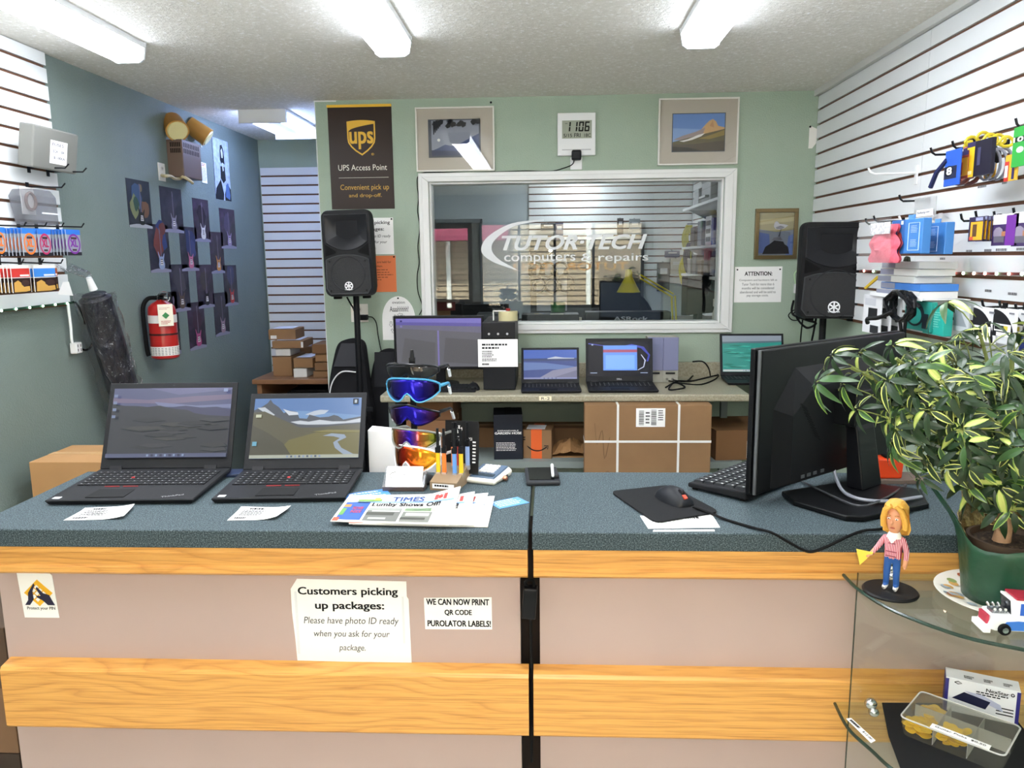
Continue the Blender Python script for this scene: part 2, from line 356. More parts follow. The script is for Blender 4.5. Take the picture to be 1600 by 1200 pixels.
# ------------------------------------------------------------------ lights of the room
TUBE = mat('#f6f9ff', .4, emit=FLUO, name='lit_diffuser'); FIX = mat('#dfe1e2', .4); SIDE = mat('#e3ebfa', .4, emit=FLUO*.52, name='lit_side_lens')
def wrap_light(xc, y1, L, label, group, w=.168, ze=.074):
    t = thing('ceiling_light', label, 'ceiling light', (xc, y1-L/2, CEIL), group=group); h = L/2
    MB(FIX).box(-w/2+.003, w/2-.003, -h, h, -.022, 0).build('housing', t)
    pr = [(-w/2+.006, -.0225), (-w/2+.016, -ze+.012), (-w/2+.034, -ze), (w/2-.034, -ze), (w/2-.016, -ze+.012), (w/2-.006, -.0225)]
    MB(TUBE).prism(pr[1:-1], -h+.012, h-.012).build('diffuser', t)
    for a, b_ in ((pr[0], pr[1]), (pr[-1], pr[-2])): MB(SIDE).prism([a, b_, (b_[0]*.9, b_[1]+.002), (a[0]*.9, a[1])], -h+.012, h-.012).build('side_lens', t)
    ep = [(-w/2, 0), (-w/2+.012, -ze+.01), (-w/2+.032, -ze-.003), (w/2-.032, -ze-.003), (w/2-.012, -ze+.01), (w/2, 0)]
    for s in (-1, 1): MB(mat('#eef0f2', .4)).prism(ep, s*h-.012*(s > 0), s*h+.012*(s < 0)).build('end_cap', t)
    return t
zb = CEIL-.074
for (a, b, y), lab in zip((((173, 229.7, 98)), (584, 643, 88.6), (1064, 1125, 75.5)), ('lit wrap-around ceiling light nearest the left wall', 'lit wrap-around ceiling light in the middle of the ceiling', 'lit wrap-around ceiling light nearest the right slat wall')):
    pa, pb = PZ(a, y, zb), PZ(b, y, zb); wrap_light((pa.x+pb.x)/2, pa.y+.01, 2.44, lab, 'shop ceiling lights', pb.x-pa.x+.012)
# open two-tube fixture in the recess
pa, pb = PZ(376, 193, CEIL-.075), PZ(440, 193, CEIL-.075)
rl = thing('strip_light', 'white two-tube strip light on the ceiling of the recess', 'ceiling light', ((pa.x+pb.x)/2+.02, pa.y+.55, CEIL))
MB(FIX).prism([(-.14, 0), (-.14, -.012), (-.06, -.045), (.06, -.045), (.14, -.012), (.14, 0)], -.54, .06).build('reflector', rl)
MB(mat('#e6e8ea', .4)).box(-.145, .135, -.56, -.535, -.075, 0).build('end_plate', rl); MB(mat('#e6e8ea', .4)).box(-.145, .135, .06, .075, -.075, 0).build('end_plate', rl)
for x in (-.085, .085): MB(mat('#b4c8ff', .4, emit=16, name='lit_tube')).cyl((x, -.53, -.05), (x, .06, -.05), .017, n=12).build('tube', rl, smooth=True)
wrap_light(.3, 7.93, 1.24, "lit ceiling light of the workshop near its far slat wall", None)
# ------------------------------------------------------------------ front counters
m, nt, b = nodes_mat('speckled_blue_grey_laminate'); n = tex(nt, 'Noise', 330, Detail=3., Roughness=.8); r = ramp(nt, (.36, '#232d32'), (.5, '#3e4a4f'), (.64, '#6d7a7e'))
nt.links.new(n.outputs['Fac'], r.inputs[0]); nt.links.new(r.outputs[0], b.inputs['Base Color']); b.inputs['Roughness'].default_value = .55; b.inputs['Specular IOR Level'].default_value = .12; LAM = m
def oak(name, sh, amp):
    m, nt, b = nodes_mat(name); L = nt.links.new
    n = tex(nt, 'Noise', 1.0, (1.7, 1, 9), Detail=2., Roughness=.55); n.inputs['Vector'].links[0].from_node.inputs['Location'].default_value = (sh, sh, sh)
    sp = nt.nodes.new('ShaderNodeSeparateXYZ'); tc = nt.nodes.new('ShaderNodeTexCoord'); L(tc.outputs['Object'], sp.inputs[0])
    ma = nt.nodes.new('ShaderNodeMath'); ma.operation = 'MULTIPLY_ADD'; ma.inputs[1].default_value = amp; L(n.outputs['Fac'], ma.inputs[0]); L(sp.outputs['Z'], ma.inputs[2])
    cb = nt.nodes.new('ShaderNodeCombineXYZ'); L(ma.outputs[0], cb.inputs['Z'])
    w = nt.nodes.new('ShaderNodeTexWave'); w.wave_type = 'BANDS'; w.bands_direction = 'Z'; w.wave_profile = 'SAW'; w.inputs['Scale'].default_value = 16; w.inputs['Distortion'].default_value = 0; L(cb.outputs[0], w.inputs['Vector'])
    g = tex(nt, 'Noise', 1.0, (9, 40, 420), Detail=3.)
    r1 = ramp(nt, (.0, '#b97a38'), (.12, '#cf9248'), (.45, '#e0a557'), (.9, '#dd9f50'), (1., '#c88940')); r2 = ramp(nt, (.36, '#b8803f'), (.5, '#e2a858'), (.8, '#ecb969'))
    L(w.outputs['Fac'], r1.inputs[0]); L(g.outputs['Fac'], r2.inputs[0])
    mx = nt.nodes.new('ShaderNodeMix'); mx.data_type = 'RGBA'; mx.inputs[0].default_value = .42
    L(r1.outputs[0], mx.inputs[6]); L(r2.outputs[0], mx.inputs[7]); L(mx.outputs[2], b.inputs['Base Color'])
    b.inputs['Roughness'].default_value = .38; return m
OAKS = oak('golden_oak', 0.3, .16), oak('golden_oak_plain', 4.1, .05)
MAUVE = mat('#b9a39b', .55, name='mauve_laminate', var=.03, vscale=3)
BY = 2.075
def counter(label, x0, x1, fx0, fx1, px0, px1, wood, back):
    t = thing('service_counter', label, 'counter', ((x0+x1)/2, (1.60+back)/2, 0)); cx, cy = t.location.x, t.location.y
    B = lambda mb, name, **k: (lambda o: (setattr(o, 'parent', t), setattr(o, 'matrix_parent_inverse', Matrix.Translation((-cx, -cy, 0)))))(mb.build(name, **k))
    B(MB(LAM).box(x0, x1, 1.60, back, CT-.042, CT), 'countertop', bevel=.003)
    tr = [(1.60, .985), (1.60, .972), (1.612, .968), (1.612, .938), (1.606, .934), (1.606, .922), (1.616, .914), (1.66, .914), (1.66, .985)]
    tr = [(a+.004, z+.003) for a, z in tr]
    B(MB(wood).prism(tr, fx0, fx1, 'YZ'), 'oak_trim')
    B(MB(MAUVE).box(px0, px1, 1.655, 1.68, .06, .92), 'front_panel')
    B(MB(wood).prism([(1.615, .536), (1.615, .676), (1.62, .684), (1.655, .69), (1.655, .53), (1.62, .53)], fx0-.002, fx1, 'YZ'), 'oak_rail')
    B(MB(MATTE).box(px0+.02, px1-.02, 1.70, back-.06, 0, .07), 'plinth')
    for s, x in ((0, px0), (1, px1-.02)): B(MB(mat('#5f544d', .6)).box(x, x+.02, 1.68, back-.05, .06, CT-.042), 'side_panel')
    B(MB(mat('#6d5a48', .6)).box(px0+.02, px1-.02, 1.7, back-.06, .5, .52), 'inner_shelf')
    if px1 < 0: B(MB(mat('#2a211b', .7)).box(px1-.001, px1+.044, 1.72, 1.735, 0, CT-.043), 'added_gap_shade')  # added dark board, stands in for shade in the gap and hides the bright floor
    return t
counter('left front counter with speckled blue-grey top, oak rails and three paper signs', -1.32, -.0455, -1.288, -.047, -1.296, -.066, OAKS[0], BY)
counter('right front counter with speckled blue-grey top under the big black monitor', -.0365, 1.44, -.034, 1.43, -.021, 1.425, OAKS[1], BY+.004)
# signs taped to the counter front
FP = 1.6545
def front_sheet(name, label, cat, tl, br, y=FP):
    a, b_ = PY(*tl, y), PY(*br, y); w, h = b_.x-a.x, a.z-b_.z
    return thing(name, label, cat, M=frame((a.x+b_.x)/2, y, b_.z, 'B')), w, h
SH = .0012
t, w, h = front_sheet('sign', 'white sign with yellow diamond and two dark hands reading Protect your PIN', 'sign', (29, 895), (93, 965))
pts = [(-w/2-.004, h), (w/2-.012, h), (w/2-.006, h-.006), (w/2, 0), (-w/2+.003, 0)]
MB(PAPER).prism(pts, -SH, 0).build('sheet', t)
mb = MB(mat('#f0b51f', .5)); S1 = -SH-.0004
dm = lambda cx, cz, a, b2: [(cx-a, S1, cz), (cx, S1, cz-b2), (cx+a, S1, cz), (cx, S1, cz+b2)]
mb.poly([(x, S1-.0002, z) for x, y, z in dm(.0, h*.56, w*.40, h*.30)]); mb.use(PAPER)
for i in range(3):
    for j in range(3): mb.T = Matrix.Translation((0, -.0004, h*.55)) @ Matrix.Rotation(radians(45), 4, 'Y'); mb.box(-.017+i*.011, -.009+i*.011, S1-.0002, S1, -.017+j*.011, -.009+j*.011)
mb.build('diamond', t)
mb = MB(mat('#1d1b3a', .6)); S2 = S1-.0012
mb.poly([(x*w, S2, z*h) for x, z in ((-.40, .29), (-.26, .29), (-.14, .42), (-.15, .6), (-.07, .74), (-.1, .78), (-.2, .66), (-.28, .56), (-.30, .4))])
mb.poly([(x*w, S2, z*h) for x, z in ((.44, .29), (.24, .29), (.1, .4), (-.04, .46), (-.07, .5), (.06, .5), (-.05, .66), (-.02, .7), (.14, .56), (.3, .52), (.36, .42))])
mb.build('hands', t)
MB(INK).text('Protect your PIN', -w*.36, w*.42, h*.165, h*.25, S1, bold=.022).build('lettering', t)
t, w, h = front_sheet('sign', 'large white torn-edged sign telling customers picking up packages to have photo ID', 'sign', (452, 904), (642, 1036))
pts = [(-w/2+.002, h*.88), (-w/2+.018, h), (w/2-.004, h-.004), (w/2-.004, h*.8), (w/2, h*.77), (w/2+.002, 0), (-w/2+.008, .003), (-w/2+.006, .06), (-w/2+.002, h*.6)]
MB(PAPER).prism(pts, -SH, 0).build('sheet', t)
MB(mat('#dfe2e4', .3)).box(-w/2+.010, -w/2+.016, S1-.0002, S1, .02, h*.85).build('tape_strip', t); MB(mat('#dfe2e4', .3)).box(w/2-.016, w/2-.011, S1-.0002, S1, .05, h*.8).build('tape_strip', t)
mb = MB(INK); mb.text('Customers picking', -w*.43, w*.41, h*.79, h*.905, S1, bold=.032); mb.text('up packages:', -w*.29, w*.29, h*.62, h*.735, S1, bold=.032); mb.build('heading', t)
mb = MB(mat('#3a3a3c', .7))
for s_, a, c, d in (('Please have photo ID ready', .41, .445, .55), ('when you ask for your', .33, .29, .39), ('package.', .12, .125, .22)): mb.text(s_, -w*a+.004, w*a, h*c, h*d, S1, shear=.18, bold=-.004)
mb.build('lettering', t)
t, w, h = front_sheet('sign', 'small white sign in bold capitals about printing shipping labels', 'sign', (663, 932), (769, 984))
MB(PAPER).prism([(-w/2, 0), (w/2, .001), (w/2, h), (-w/2-.001, h-.003)], -SH, 0).build('sheet', t)
mb = MB(INK); mb.text('WE CAN NOW PRINT', -w*.47, w*.46, h*.76, h*.94, S1, bold=.045); mb.text('QR CODE', -w*.2, w*.2, h*.43, h*.61, S1, bold=.045); mb.text('PUROLATOR LABELS!', -w*.46, w*.48, h*.10, h*.28, S1, bold=.045); mb.build('lettering', t)
# black charger hanging in the gap between the two counters
t = thing('power_adapter', 'black power adapter hanging in the gap between the counters', 'adapter', (-.044, 1.64, .80))
MB(BLACK).rbox((0, 0, .05), (.032, .03, .075), ry=.08).build('brick', t, bevel=.004)
MB(RUB).tube([(-.004, 0, .087), (-.010, -.004, .098), (.0, -.006, .106), (.010, -.004, .098), (.006, 0, .06), (.002, 0, .0), (.0035, 0, -.14), (.002, 0, -.35)], .0035, smooth=5).build('cable', t, smooth=True)
# ------------------------------------------------------------------ things on the left counter
KEY = mat('#1c1d20', .55); LBODY = mat('#1b1c1f', .5, name='laptop_black', bump=.05, bscale=600)
def scr(hexs, e=.55):
    m = mat(hexs, .25, emit=e*.55, name='lit_screen_'+hexs.lstrip('#')); m.node_tree.nodes['Principled BSDF'].inputs['Base Color'].default_value = (.012, .012, .013, 1); return m
def laptop(label, x, y, rz, w, d, lid, ang, shapes, logo='', z=CT, red=True, gap=.0, bez=(.014, .016, .03), num=False, key='laptop', group=None):
    t = thing(key, label, 'laptop', (x, y, z), rz, group)
    # base: origin at its front left corner
    MB(LBODY).loft([[(0.006, .006, .002), (w-.006, .006, .002), (w-.006, d, .004), (.006, d, .004)], [(0, 0, .012), (w, 0, .012), (w, d, .018), (0, d, .018)], [(.002, .002, .0145), (w-.002, .002, .0145), (w-.002, d-.001, .0215), (.002, d-.001, .0215)]]).build('base', t)
    zt = lambda yy: .0147+.007*(yy/d)
    mb = MB(KEY); ky0, ky1 = d*.43, d*.88; rows = 6; mx0 = w*.045; mx1 = w*.955; n = 18 if num else 14; kw = (mx1-mx0)/n; kh = (ky1-ky0)/rows
    for r_ in range(rows):
        xx = mx0+(0 if r_ > 4 else kw*.0)
        for k in range(n):
            if r_ == 0 and 4 <= k <= 8:
                if k > 4: continue
                mb.box(xx+k*kw+.001, xx+(k+5)*kw-.001, ky0+.001, ky0+kh-.0015, zt(ky0)-.001, zt(ky0)+.0022); continue
            a = ky0+r_*kh; mb.box(xx+k*kw+.001, xx+(k+1)*kw-.001, a+.001, a+kh-.0015, zt(a)-.001, zt(a)+.0022)
    mb.use(mat('#9a9b9d', .6)); rr = random.Random(n)
    for r_ in range(rows):
        for k in range(n):
            if r_ == 0 and 4 <= k <= 8: continue
            a = ky0+r_*kh; mb.box(mx0+k*kw+kw*.25, mx0+k*kw+kw*.45, a+kh*.5, a+kh*.66, zt(a)+.001, zt(a)+.0026)
    kb = mb.build('keyboard', t)
    tx = w*.48 if not num else w*.40
    if red:
        MB(mat('#b3272b', .5)).cyl((tx-.01, ky0+kh*2.9, zt(ky0)+.001), (tx-.01, ky0+kh*2.9, zt(ky0)+.0055), .0045, n=10).build('pointing_stick', t)
        for s in (-1, 1): MB(mat('#8f2428', .5)).box(tx-.008+s*.024-.019, tx-.008+s*.024+.019, ky0-.012, ky0-.009, zt(ky0)-.002, zt(ky0)+.0012).build('red_button_stripe', t)
        MB(mat('#dfe6ee', .4)).box(.012, .030, .010, .024, .012, .0158).build('sticker', t)
        mb = MB(mat('#b9bbbd', .4, .6)); mb.T = Matrix.Translation((w*.84, .018, .0162)) @ Matrix.Rotation(.38, 4, 'Z') @ Matrix.Rotation(-pi/2, 4, 'X'); mb.text(logo, -.026, .026, 0, .010, 0, bold=.01); 
        if logo: mb.build('logo', t)
    MB(mat('#131416', .6)).box(tx-.055, tx+.04, d*.06, ky0-.016, .010, zt(d*.2)+.0006).build('touchpad', t)
    # lid
    L = Matrix.Translation((0, d-.004, .022)) @ Matrix.Rotation(-ang, 4, 'X')
    mb = MB(LBODY); mb.T = L; mb.box(0, w, 0, .0075, gap, lid); ld = mb.build('lid', t, bevel=.002)
    mb = MB(mat('#2a2b2e', .5)); mb.T = L; mb.box(w*.08, w*.17, -.004, .01, -.006, .008); mb.build('hinge', t); mb = MB(mat('#2a2b2e', .5)); mb.T = L; mb.box(w*.80, w*.89, -.004, .01, -.006, .008); mb.build('hinge', t)
    mb = MB(); mb.T = L; mb.pic(bez[0], w-bez[0], bez[2], lid-bez[1], -.0006, shapes); mb.build('screen', ld)
    if red:
        mb = MB(mat('#4a4a4d', .5)); mb.T = L; mb.text('T', w-.03, w-.018, bez[2]*.45, bez[2]*.62, -.0005).build('model_mark', ld) if 0 else None
    mb = MB(mat('#3a3c40', .2)); mb.T = L; mb.cyl((w/2, -.0008, lid-bez[1]/2), (w/2, 0, lid-bez[1]/2), .0022, n=8); mb.build('webcam', ld)
    return t
def hills(n, z0, amp, seed, x0=0., x1=1., base=0.):
    rr = random.Random(seed); P = [(x0+(x1-x0)*i/n, z0+amp*(rr.random()-.5)+amp*.9*sin(i*1.1+seed)) for i in range(n+1)]
    return [(x0, base)]+P+[(x1, base)]
full = [(0, 0), (1, 0), (1, 1), (0, 1)]
def taskbar(sh, col='#5a6080', ic='#2e3552'):
    sh.append((scr(col), [(0, 0), (1, 0), (1, .055), (0, .055)]))
    for k in range(9): x = .34+k*.037; sh.append((scr(ic if k % 2 else '#93a6c8'), [(x, .012), (x+.018, .012), (x+.018, .043), (x, .043)]))
    return sh
s1 = [(scr('#5a5f86'), full), (scr('#6e6f9a'), [(.3, 1), (.55, .9), (1, .97), (1, 1)]), (scr('#7d6f8c'), [(0, .86), (.3, .83), (.7, .88), (1, .9), (1, .83), (.5, .77), (0, .79)]), (scr('#7f86ad'), [(.35, .80), (.7, .74), (1, .76), (1, .70), (.4, .73)]),
      (scr('#43456a'), [(0, .2), (0, .70), (.5, .72), (.62, .74), (.75, .71), (.88, .72), (1, .68), (1, .2)]), (scr('#353840'), [(0, 0), (0, .78), (.1, .745), (.22, .74), (.30, .725), (.40, .745), (.48, .71), (.55, .69), (.63, .68), (.70, .63), (.8, .6), (1, .58), (1, 0)])]
for i in range(22):
    rr = random.Random(i+3); x, z = rr.random()*.8, .1+rr.random()*.45; s1.append((scr(['#3e4047', '#2f3138', '#464746', '#393b3f'][i % 4]), [(x, z), (x+.12, z-.03), (x+.28, z-.01), (x+.2, z+.035), (x+.06, z+.03)]))
s1 = taskbar(s1); s1 += [(scr('#7f8fb5'), [(.02+0*k, .86-k*.1), (.05, .86-k*.1), (.05, .90-k*.1), (.02, .90-k*.1)]) for k in range(4)]; s1.append((scr('#93a4d0'), [(.94, .93), (.975, .93), (.975, .975), (.94, .975)]))
p = PZ(70, 787, CT+.006)
laptop('larger black laptop showing a dusky hillside, left end of the counter', p.x, p.y, radians(2.5), .366, .262, .247, radians(24), s1, 'ThinkPad', num=True)
s2 = [(scr('#5c87c4'), full), (scr('#79a3d6'), [(0, .8), (0, .55), (1, .55), (1, .7), (.5, .78)]), (scr('#c9d5e4'), [(.48, .72), (.56, .78), (.62, .80), (.70, .79), (.66, .73), (.55, .70)]),
      (scr('#4e5560'), [(0, .3), (0, .80), (.07, .86), (.12, .92), (.145, .985), (.17, .92), (.23, .85), (.28, .75), (.33, .79), (.40, .77), (.43, .66), (.5, .65), (.52, .72), (.56, .70), (.62, .67), (.70, .68), (.75, .71), (.79, .69), (.84, .63), (.9, .65), (1, .68), (1, .3)]),
      (scr('#dfe6ee'), [(.27, .82), (.34, .78), (.41, .76), (.42, .72), (.33, .71)]), (scr('#d7dfe8'), [(.35, .60), (.44, .62), (.52, .60), (.62, .63), (.74, .60), (.86, .60), (1, .65), (1, .58), (.7, .55), (.5, .55), (.42, .56)]), (scr('#cdd6df'), [(.03, .84), (.1, .85), (.2, .72), (.18, .70), (.08, .78)]),
      (scr('#5d5a42'), [(0, 0), (0, .76), (.1, .78), (.2, .70), (.3, .62), (.38, .55), (.45, .5), (.6, .5), (1, .56), (1, 0)]), (scr('#77703a'), [(.2, 0), (.35, .3), (.6, .42), (.8, .44), (1, .42), (1, 0)]), (scr('#4b4a38'), [(0, 0), (0, .55), (.15, .42), (.3, .25), (.4, 0)]),
      (scr('#9fb0c6'), [(.66, .36), (.74, .40), (.86, .38), (.88, .33), (.80, .26), (.84, .16), (.95, .06), (1, .055), (.86, .055), (.78, .16), (.76, .25), (.82, .32), (.76, .35)]), (scr('#8c8448'), [(.55, .43), (.7, .46), (1, .45), (1, .41), (.7, .42)])]
s2 = taskbar(s2, '#b9bfae', '#4d5a78'); s2.append((scr('#10161c'), [(.925, .88), (.975, .88), (.975, .975), (.925, .975)])); s2.append((scr('#b9c9d6'), [(.938, .90), (.962, .90), (.962, .955), (.938, .955)])); s2.append((scr('#6fb7d4'), [(.02, .2), (.06, .2), (.06, .27), (.02, .27)])); s2.append((scr('#d7dcc0'), [(.03, .67), (.08, .67), (.08, .72), (.03, .72)]))
p = PZ(330, 784, CT+.006)
laptop('smaller black laptop showing a snowy mountain valley, second on the counter', p.x, p.y, radians(3), .331, .238, .222, radians(29), s2, 'ThinkPad')
# price papers in front of the laptops
def ticket(label, pxs, seed):
    P = [PZ(x, y, CT+.001) for x, y in pxs]; c = sum(P, V())/4
    t = thing('price_paper', label, 'paper', (c.x, c.y, CT)); nx, ny = 8, 4; mb = MB(PAPER); vs = []
    for j in range(ny+1):
        for i in range(nx+1):
            u, v_ = i/nx, j/ny; q_ = (P[0]*(1-u)+P[1]*u)*(1-v_)+(P[3]*(1-u)+P[2]*u)*v_
            vs.append((q_.x-c.x, q_.y-c.y, .0012+.010*max(0, u-.55)**2*4*(1-.3*v_)+.004*max(0, v_-.6)**2*4))
    W_ = nx+1; mb.add(vs, [(j*W_+i, j*W_+i+1, (j+1)*W_+i+1, (j+1)*W_+i) for j in range(ny) for i in range(nx)])
    o = mb.build('sheet', t, smooth=True); sm = o.modifiers.new('thick', 'SOLIDIFY'); sm.thickness = .0006
    mb = MB(INK); tm = MB(INK); tm.dashes(.22, .62, .80, .90, 1, seed, y=0, th=.9); tm.dashes(.12, .62, .30, .74, 5, seed+1, th=.5); tm.dashes(.1, .42, .08, .2, 1, seed+2, th=.8)
    def fs(u, v_): v_ = 1-v_; q_ = (P[0]*(1-u)+P[1]*u)*(1-(1-v_))+(P[3]*(1-u)+P[2]*u)*(1-v_); v2 = 1-v_; return (q_.x-c.x, q_.y-c.y, .0022+.010*max(0, u-.55)**2*4*(1-.3*v2)+.004*max(0, v2-.6)**2*4)
    mb.add([fs(a_.x, a_.z) for a_ in [V(q_) for q_ in tm.v]], tm.f); mb.build('print', t)
ticket('white price slip in front of the larger laptop', [(99, 813), (194, 811), (211, 792), (133, 795)], 3)
ticket('white price slip in front of the smaller laptop', [(355, 813), (432, 812), (455, 795), (377, 793)], 9)
# cardboard box behind the counter at the left wall
a, b_ = PZ(45, 722, .86), PZ(75, 697, .86)
def carton(name, label, x0, x1, y0, y1, z0, z1, col=CARD, tape=True, group=None, cat='box', rz=0., seam='x'):
    t = thing(name, label, cat, ((x0+x1)/2, (y0+y1)/2, z0), rz, group); w, d, h = x1-x0, y1-y0, z1-z0
    MB(col).box(-w/2, w/2, -d/2, d/2, 0, h).build('body', t, bevel=.002)
    if tape:
        if seam == 'x': MB(TAPE).box(-w/2-.0006, w/2+.0006, -.02, .02, h-.03, h+.0008).build('tape', t)
        else: MB(TAPE).box(-.02, .02, -d/2-.0006, d/2+.0006, h-.03, h+.0008).build('tape', t)
    return t
carton('cardboard_box', 'tan cardboard box behind the left counter against the left wall', a.x, a.x+.62, a.y, b_.y+.02, 0.42, .86, mat('#b08658', .8, var=.06, vscale=6, name='tan_cardboard'))
carton('cardboard_box', 'cardboard box on the floor supporting the tan box by the left wall', a.x, a.x+.6, a.y, b_.y, 0.0, .418)
for k, (z0, z1, cl) in enumerate(((0, .22, '#5d4533'), (.222, .40, '#3a2c22'), (.402, .58, '#7a5b40'), (.582, .74, '#54402f'))):
    carton('storage_box', ['lowest brown storage box in the stack left of the counter', 'dark second storage box of the stack left of the counter', 'third storage box up in the stack left of the counter', 'topmost storage box of the stack left of the counter'][k], -1.62, -1.335, 1.70, 2.08, z0, z1, mat(cl, .7), False, 'storage boxes left of the counter')
# white carton standing on the floor behind the counter
a, b_ = PY(577, 738, 2.12), PY(684, 672, 2.12)
t = thing('white_carton', 'tall blank white carton behind the counter at the sunglasses rack', 'box', ((a.x+b_.x)/2, 2.15, 0)); w = b_.x-a.x
MB(mat('#f2f3f4', .6)).prism([(-w/2, 0), (w/2, 0), (w/2, b_.z-.02), (-w/2, b_.z)], -.03, .03).build('body', t, bevel=.002)
MB(mat('#dfe0e2', .4)).box(-.02, .02, -.0302, .0302, .2, b_.z-.0115).build('tape', t)
# sunglasses rack
SYv = 1.985; SX = PY(646, 680, SYv).x
rk = thing('sunglasses_rack', 'black upright rack holding five pairs of sunglasses', 'rack', (SX, SYv, CT))
MB(BLACK).lathe([(.055, 0), (.055, .006), (.05, .010), (.008, .014)], n=28).build('base', rk, smooth=True)
ztop = PY(648, 548, SYv).z-CT; MB(BLACK).box(-.008, .008, .012, .022, .006, ztop-.02).build('post', rk); MB(BLACK).cyl((0, .017, ztop-.03), (0, .017, ztop), .008, .004).build('finial', rk)
def lens_mat(name, stops, axis='X', rough=.12, metal=.85):
    m, nt, b = nodes_mat(name); tc = nt.nodes.new('ShaderNodeTexCoord'); sp = nt.nodes.new('ShaderNodeSeparateXYZ'); nt.links.new(tc.outputs['Object'], sp.inputs[0])
    mr = nt.nodes.new('ShaderNodeMapRange'); mr.inputs[1].default_value = -.07; mr.inputs[2].default_value = .07; nt.links.new(sp.outputs[axis], mr.inputs[0])
    r = ramp(nt, *stops); nt.links.new(mr.outputs[0], r.inputs[0]); nt.links.new(r.outputs[0], b.inputs['Base Color'])
    b.inputs['Metallic'].default_value = metal; b.inputs['Roughness'].default_value = rough; return m
def shades(label, z, rz, lens, fr, tip, up=.022, dn=.026, top=None, full_rim=False, flat=0.):
    t = thing('sunglasses', label, 'sunglasses', (SX, SYv-.002, CT+z), rz, 'sunglasses on the rack'); R_ = .086; A = 1.04; n = 24; up *= 1.3; dn *= 1.3
    def pt(a, zz, r=R_): return (r*sin(a), R_-.012-r*cos(a)*1.0-.02, zz)
    def hi(u): return up*(1-.55*abs(u)**3) if top is None else top(u)
    def lo(u):
        k = abs(u); nose = .75*math.exp(-(k/.165)**2)
        return -dn*(1-nose)*(1-.95*max(0, k-.35)**1.6*1.75)
    us = [-1+2*i/n for i in range(n+1)]
    mb = MB(lens); m_ = 5; vs = []
    for u in us:
        for j in range(m_+1): vs.append(pt(u*A, lo(u)+(hi(u)-lo(u))*j/m_, R_-.002*sin(pi*j/m_)*0+.0015*sin(pi*j/m_)))
    W_ = m_+1; mb.add(vs, [(i*W_+j, (i+1)*W_+j, (i+1)*W_+j+1, i*W_+j+1) for i in range(n) for j in range(m_)])
    o = mb.build('lens', t, smooth=True); sm = o.modifiers.new('thick', 'SOLIDIFY'); sm.thickness = .0016
    mb = MB(fr); rt = .0026
    mb.tube([pt(u*A, hi(u), R_+.0006) for u in us], rt, 6)
    if full_rim: mb.tube([pt(u*A, lo(u), R_+.0006) for u in us], rt*.85, 6)
    for s in (-1, 1): mb.tube([pt(s*A, hi(1), R_), pt(s*A, lo(1), R_)], rt*1.1, 6)
    mb.build('frame', t, smooth=True)
    for s in (-1, 1):
        x, y, _ = pt(s*A, 0); mb = MB(fr); pts = [(x, y, .008), (x+s*.003, y+.035, .008), (x, y+.070, .004), (x-s*.006, y+.092, -.014), (x-s*.008, y+.102, -.028)]
        mb.tube(catmull([V(p_) for p_ in pts], 5), [.0048]*5+[.004]*5+[.0034]*11, 6); mb.build('temple', t, smooth=True)
        mb = MB(tip); mb.tube([(x-s*.004, y+.083, -.007), (x-s*.0065, y+.094, -.017), (x-s*.0082, y+.104, -.030)], .0047, 6); mb.build('temple_tip', t, smooth=True)
        MB(mat('#1c1c1f', .5)).sph((s*.010, -.012, -.008), .004, .005, .009, n=8).build('nose_pad', t, smooth=True)
    return t
zz = lambda y: PY(645, y, SYv-.03).z-CT
purple = lens_mat('purple_mirror_lens', ((0, '#47231c'), (.3, '#2a1750'), (.55, '#2a20b8'), (.75, '#22188a'), (1, '#4a1f1a')))
blueviolet = lens_mat('violet_mirror_lens', ((0, '#2c3328'), (.3, '#2a1f78'), (.55, '#2d25d0'), (.8, '#1f1570'), (1, '#2b1b30')))
orange = lens_mat('orange_mirror_lens', ((0, '#4d5a35'), (.28, '#7a3a20'), (.45, '#c22f1a'), (.7, '#e8701c'), (1, '#f5b02a')))
rainbow = lens_mat('rainbow_mirror_lens', ((0, '#8a8f2c'), (.25, '#a3532c'), (.48, '#5a2a8a'), (.58, '#3226c8'), (.75, '#b9562f'), (1, '#8d9a3a')))
smoke = lens_mat('smoke_lens', ((0, '#2b2b2d'), (.5, '#1b1b1d'), (1, '#3b3b3d')), metal=.6, rough=.06)
tp = mat('#eef2f5', .3)
shades('clear-tipped smoke grey sunglasses, topmost on the rack', zz(581), -.22, smoke, mat('#26272a', .25), tp, .015, .018)
shades('light blue framed sunglasses with violet mirror lens, second from top of rack', zz(610), -.22, blueviolet, mat('#4797c0', .35), tp, .024, .024, full_rim=True)
shades('rimless dark sunglasses with purple mirror lens, middle of the rack', zz(650), -.32, purple, mat('#17171a', .3), tp, .020, .020, lambda u: .030*(1-.75*abs(u)**1.3))
shades('grey framed sunglasses with rainbow mirror lens, fourth on the rack', zz(686), -.42, rainbow, mat('#82857f', .4), mat('#3f7fc0', .4), .020, .022, full_rim=True)
shades('white framed sunglasses with bright orange mirror lens, lowest on the rack', zz(716), -.55, orange, mat('#f1f2f3', .35), mat('#3d6fae', .4), .026, .030, full_rim=True)
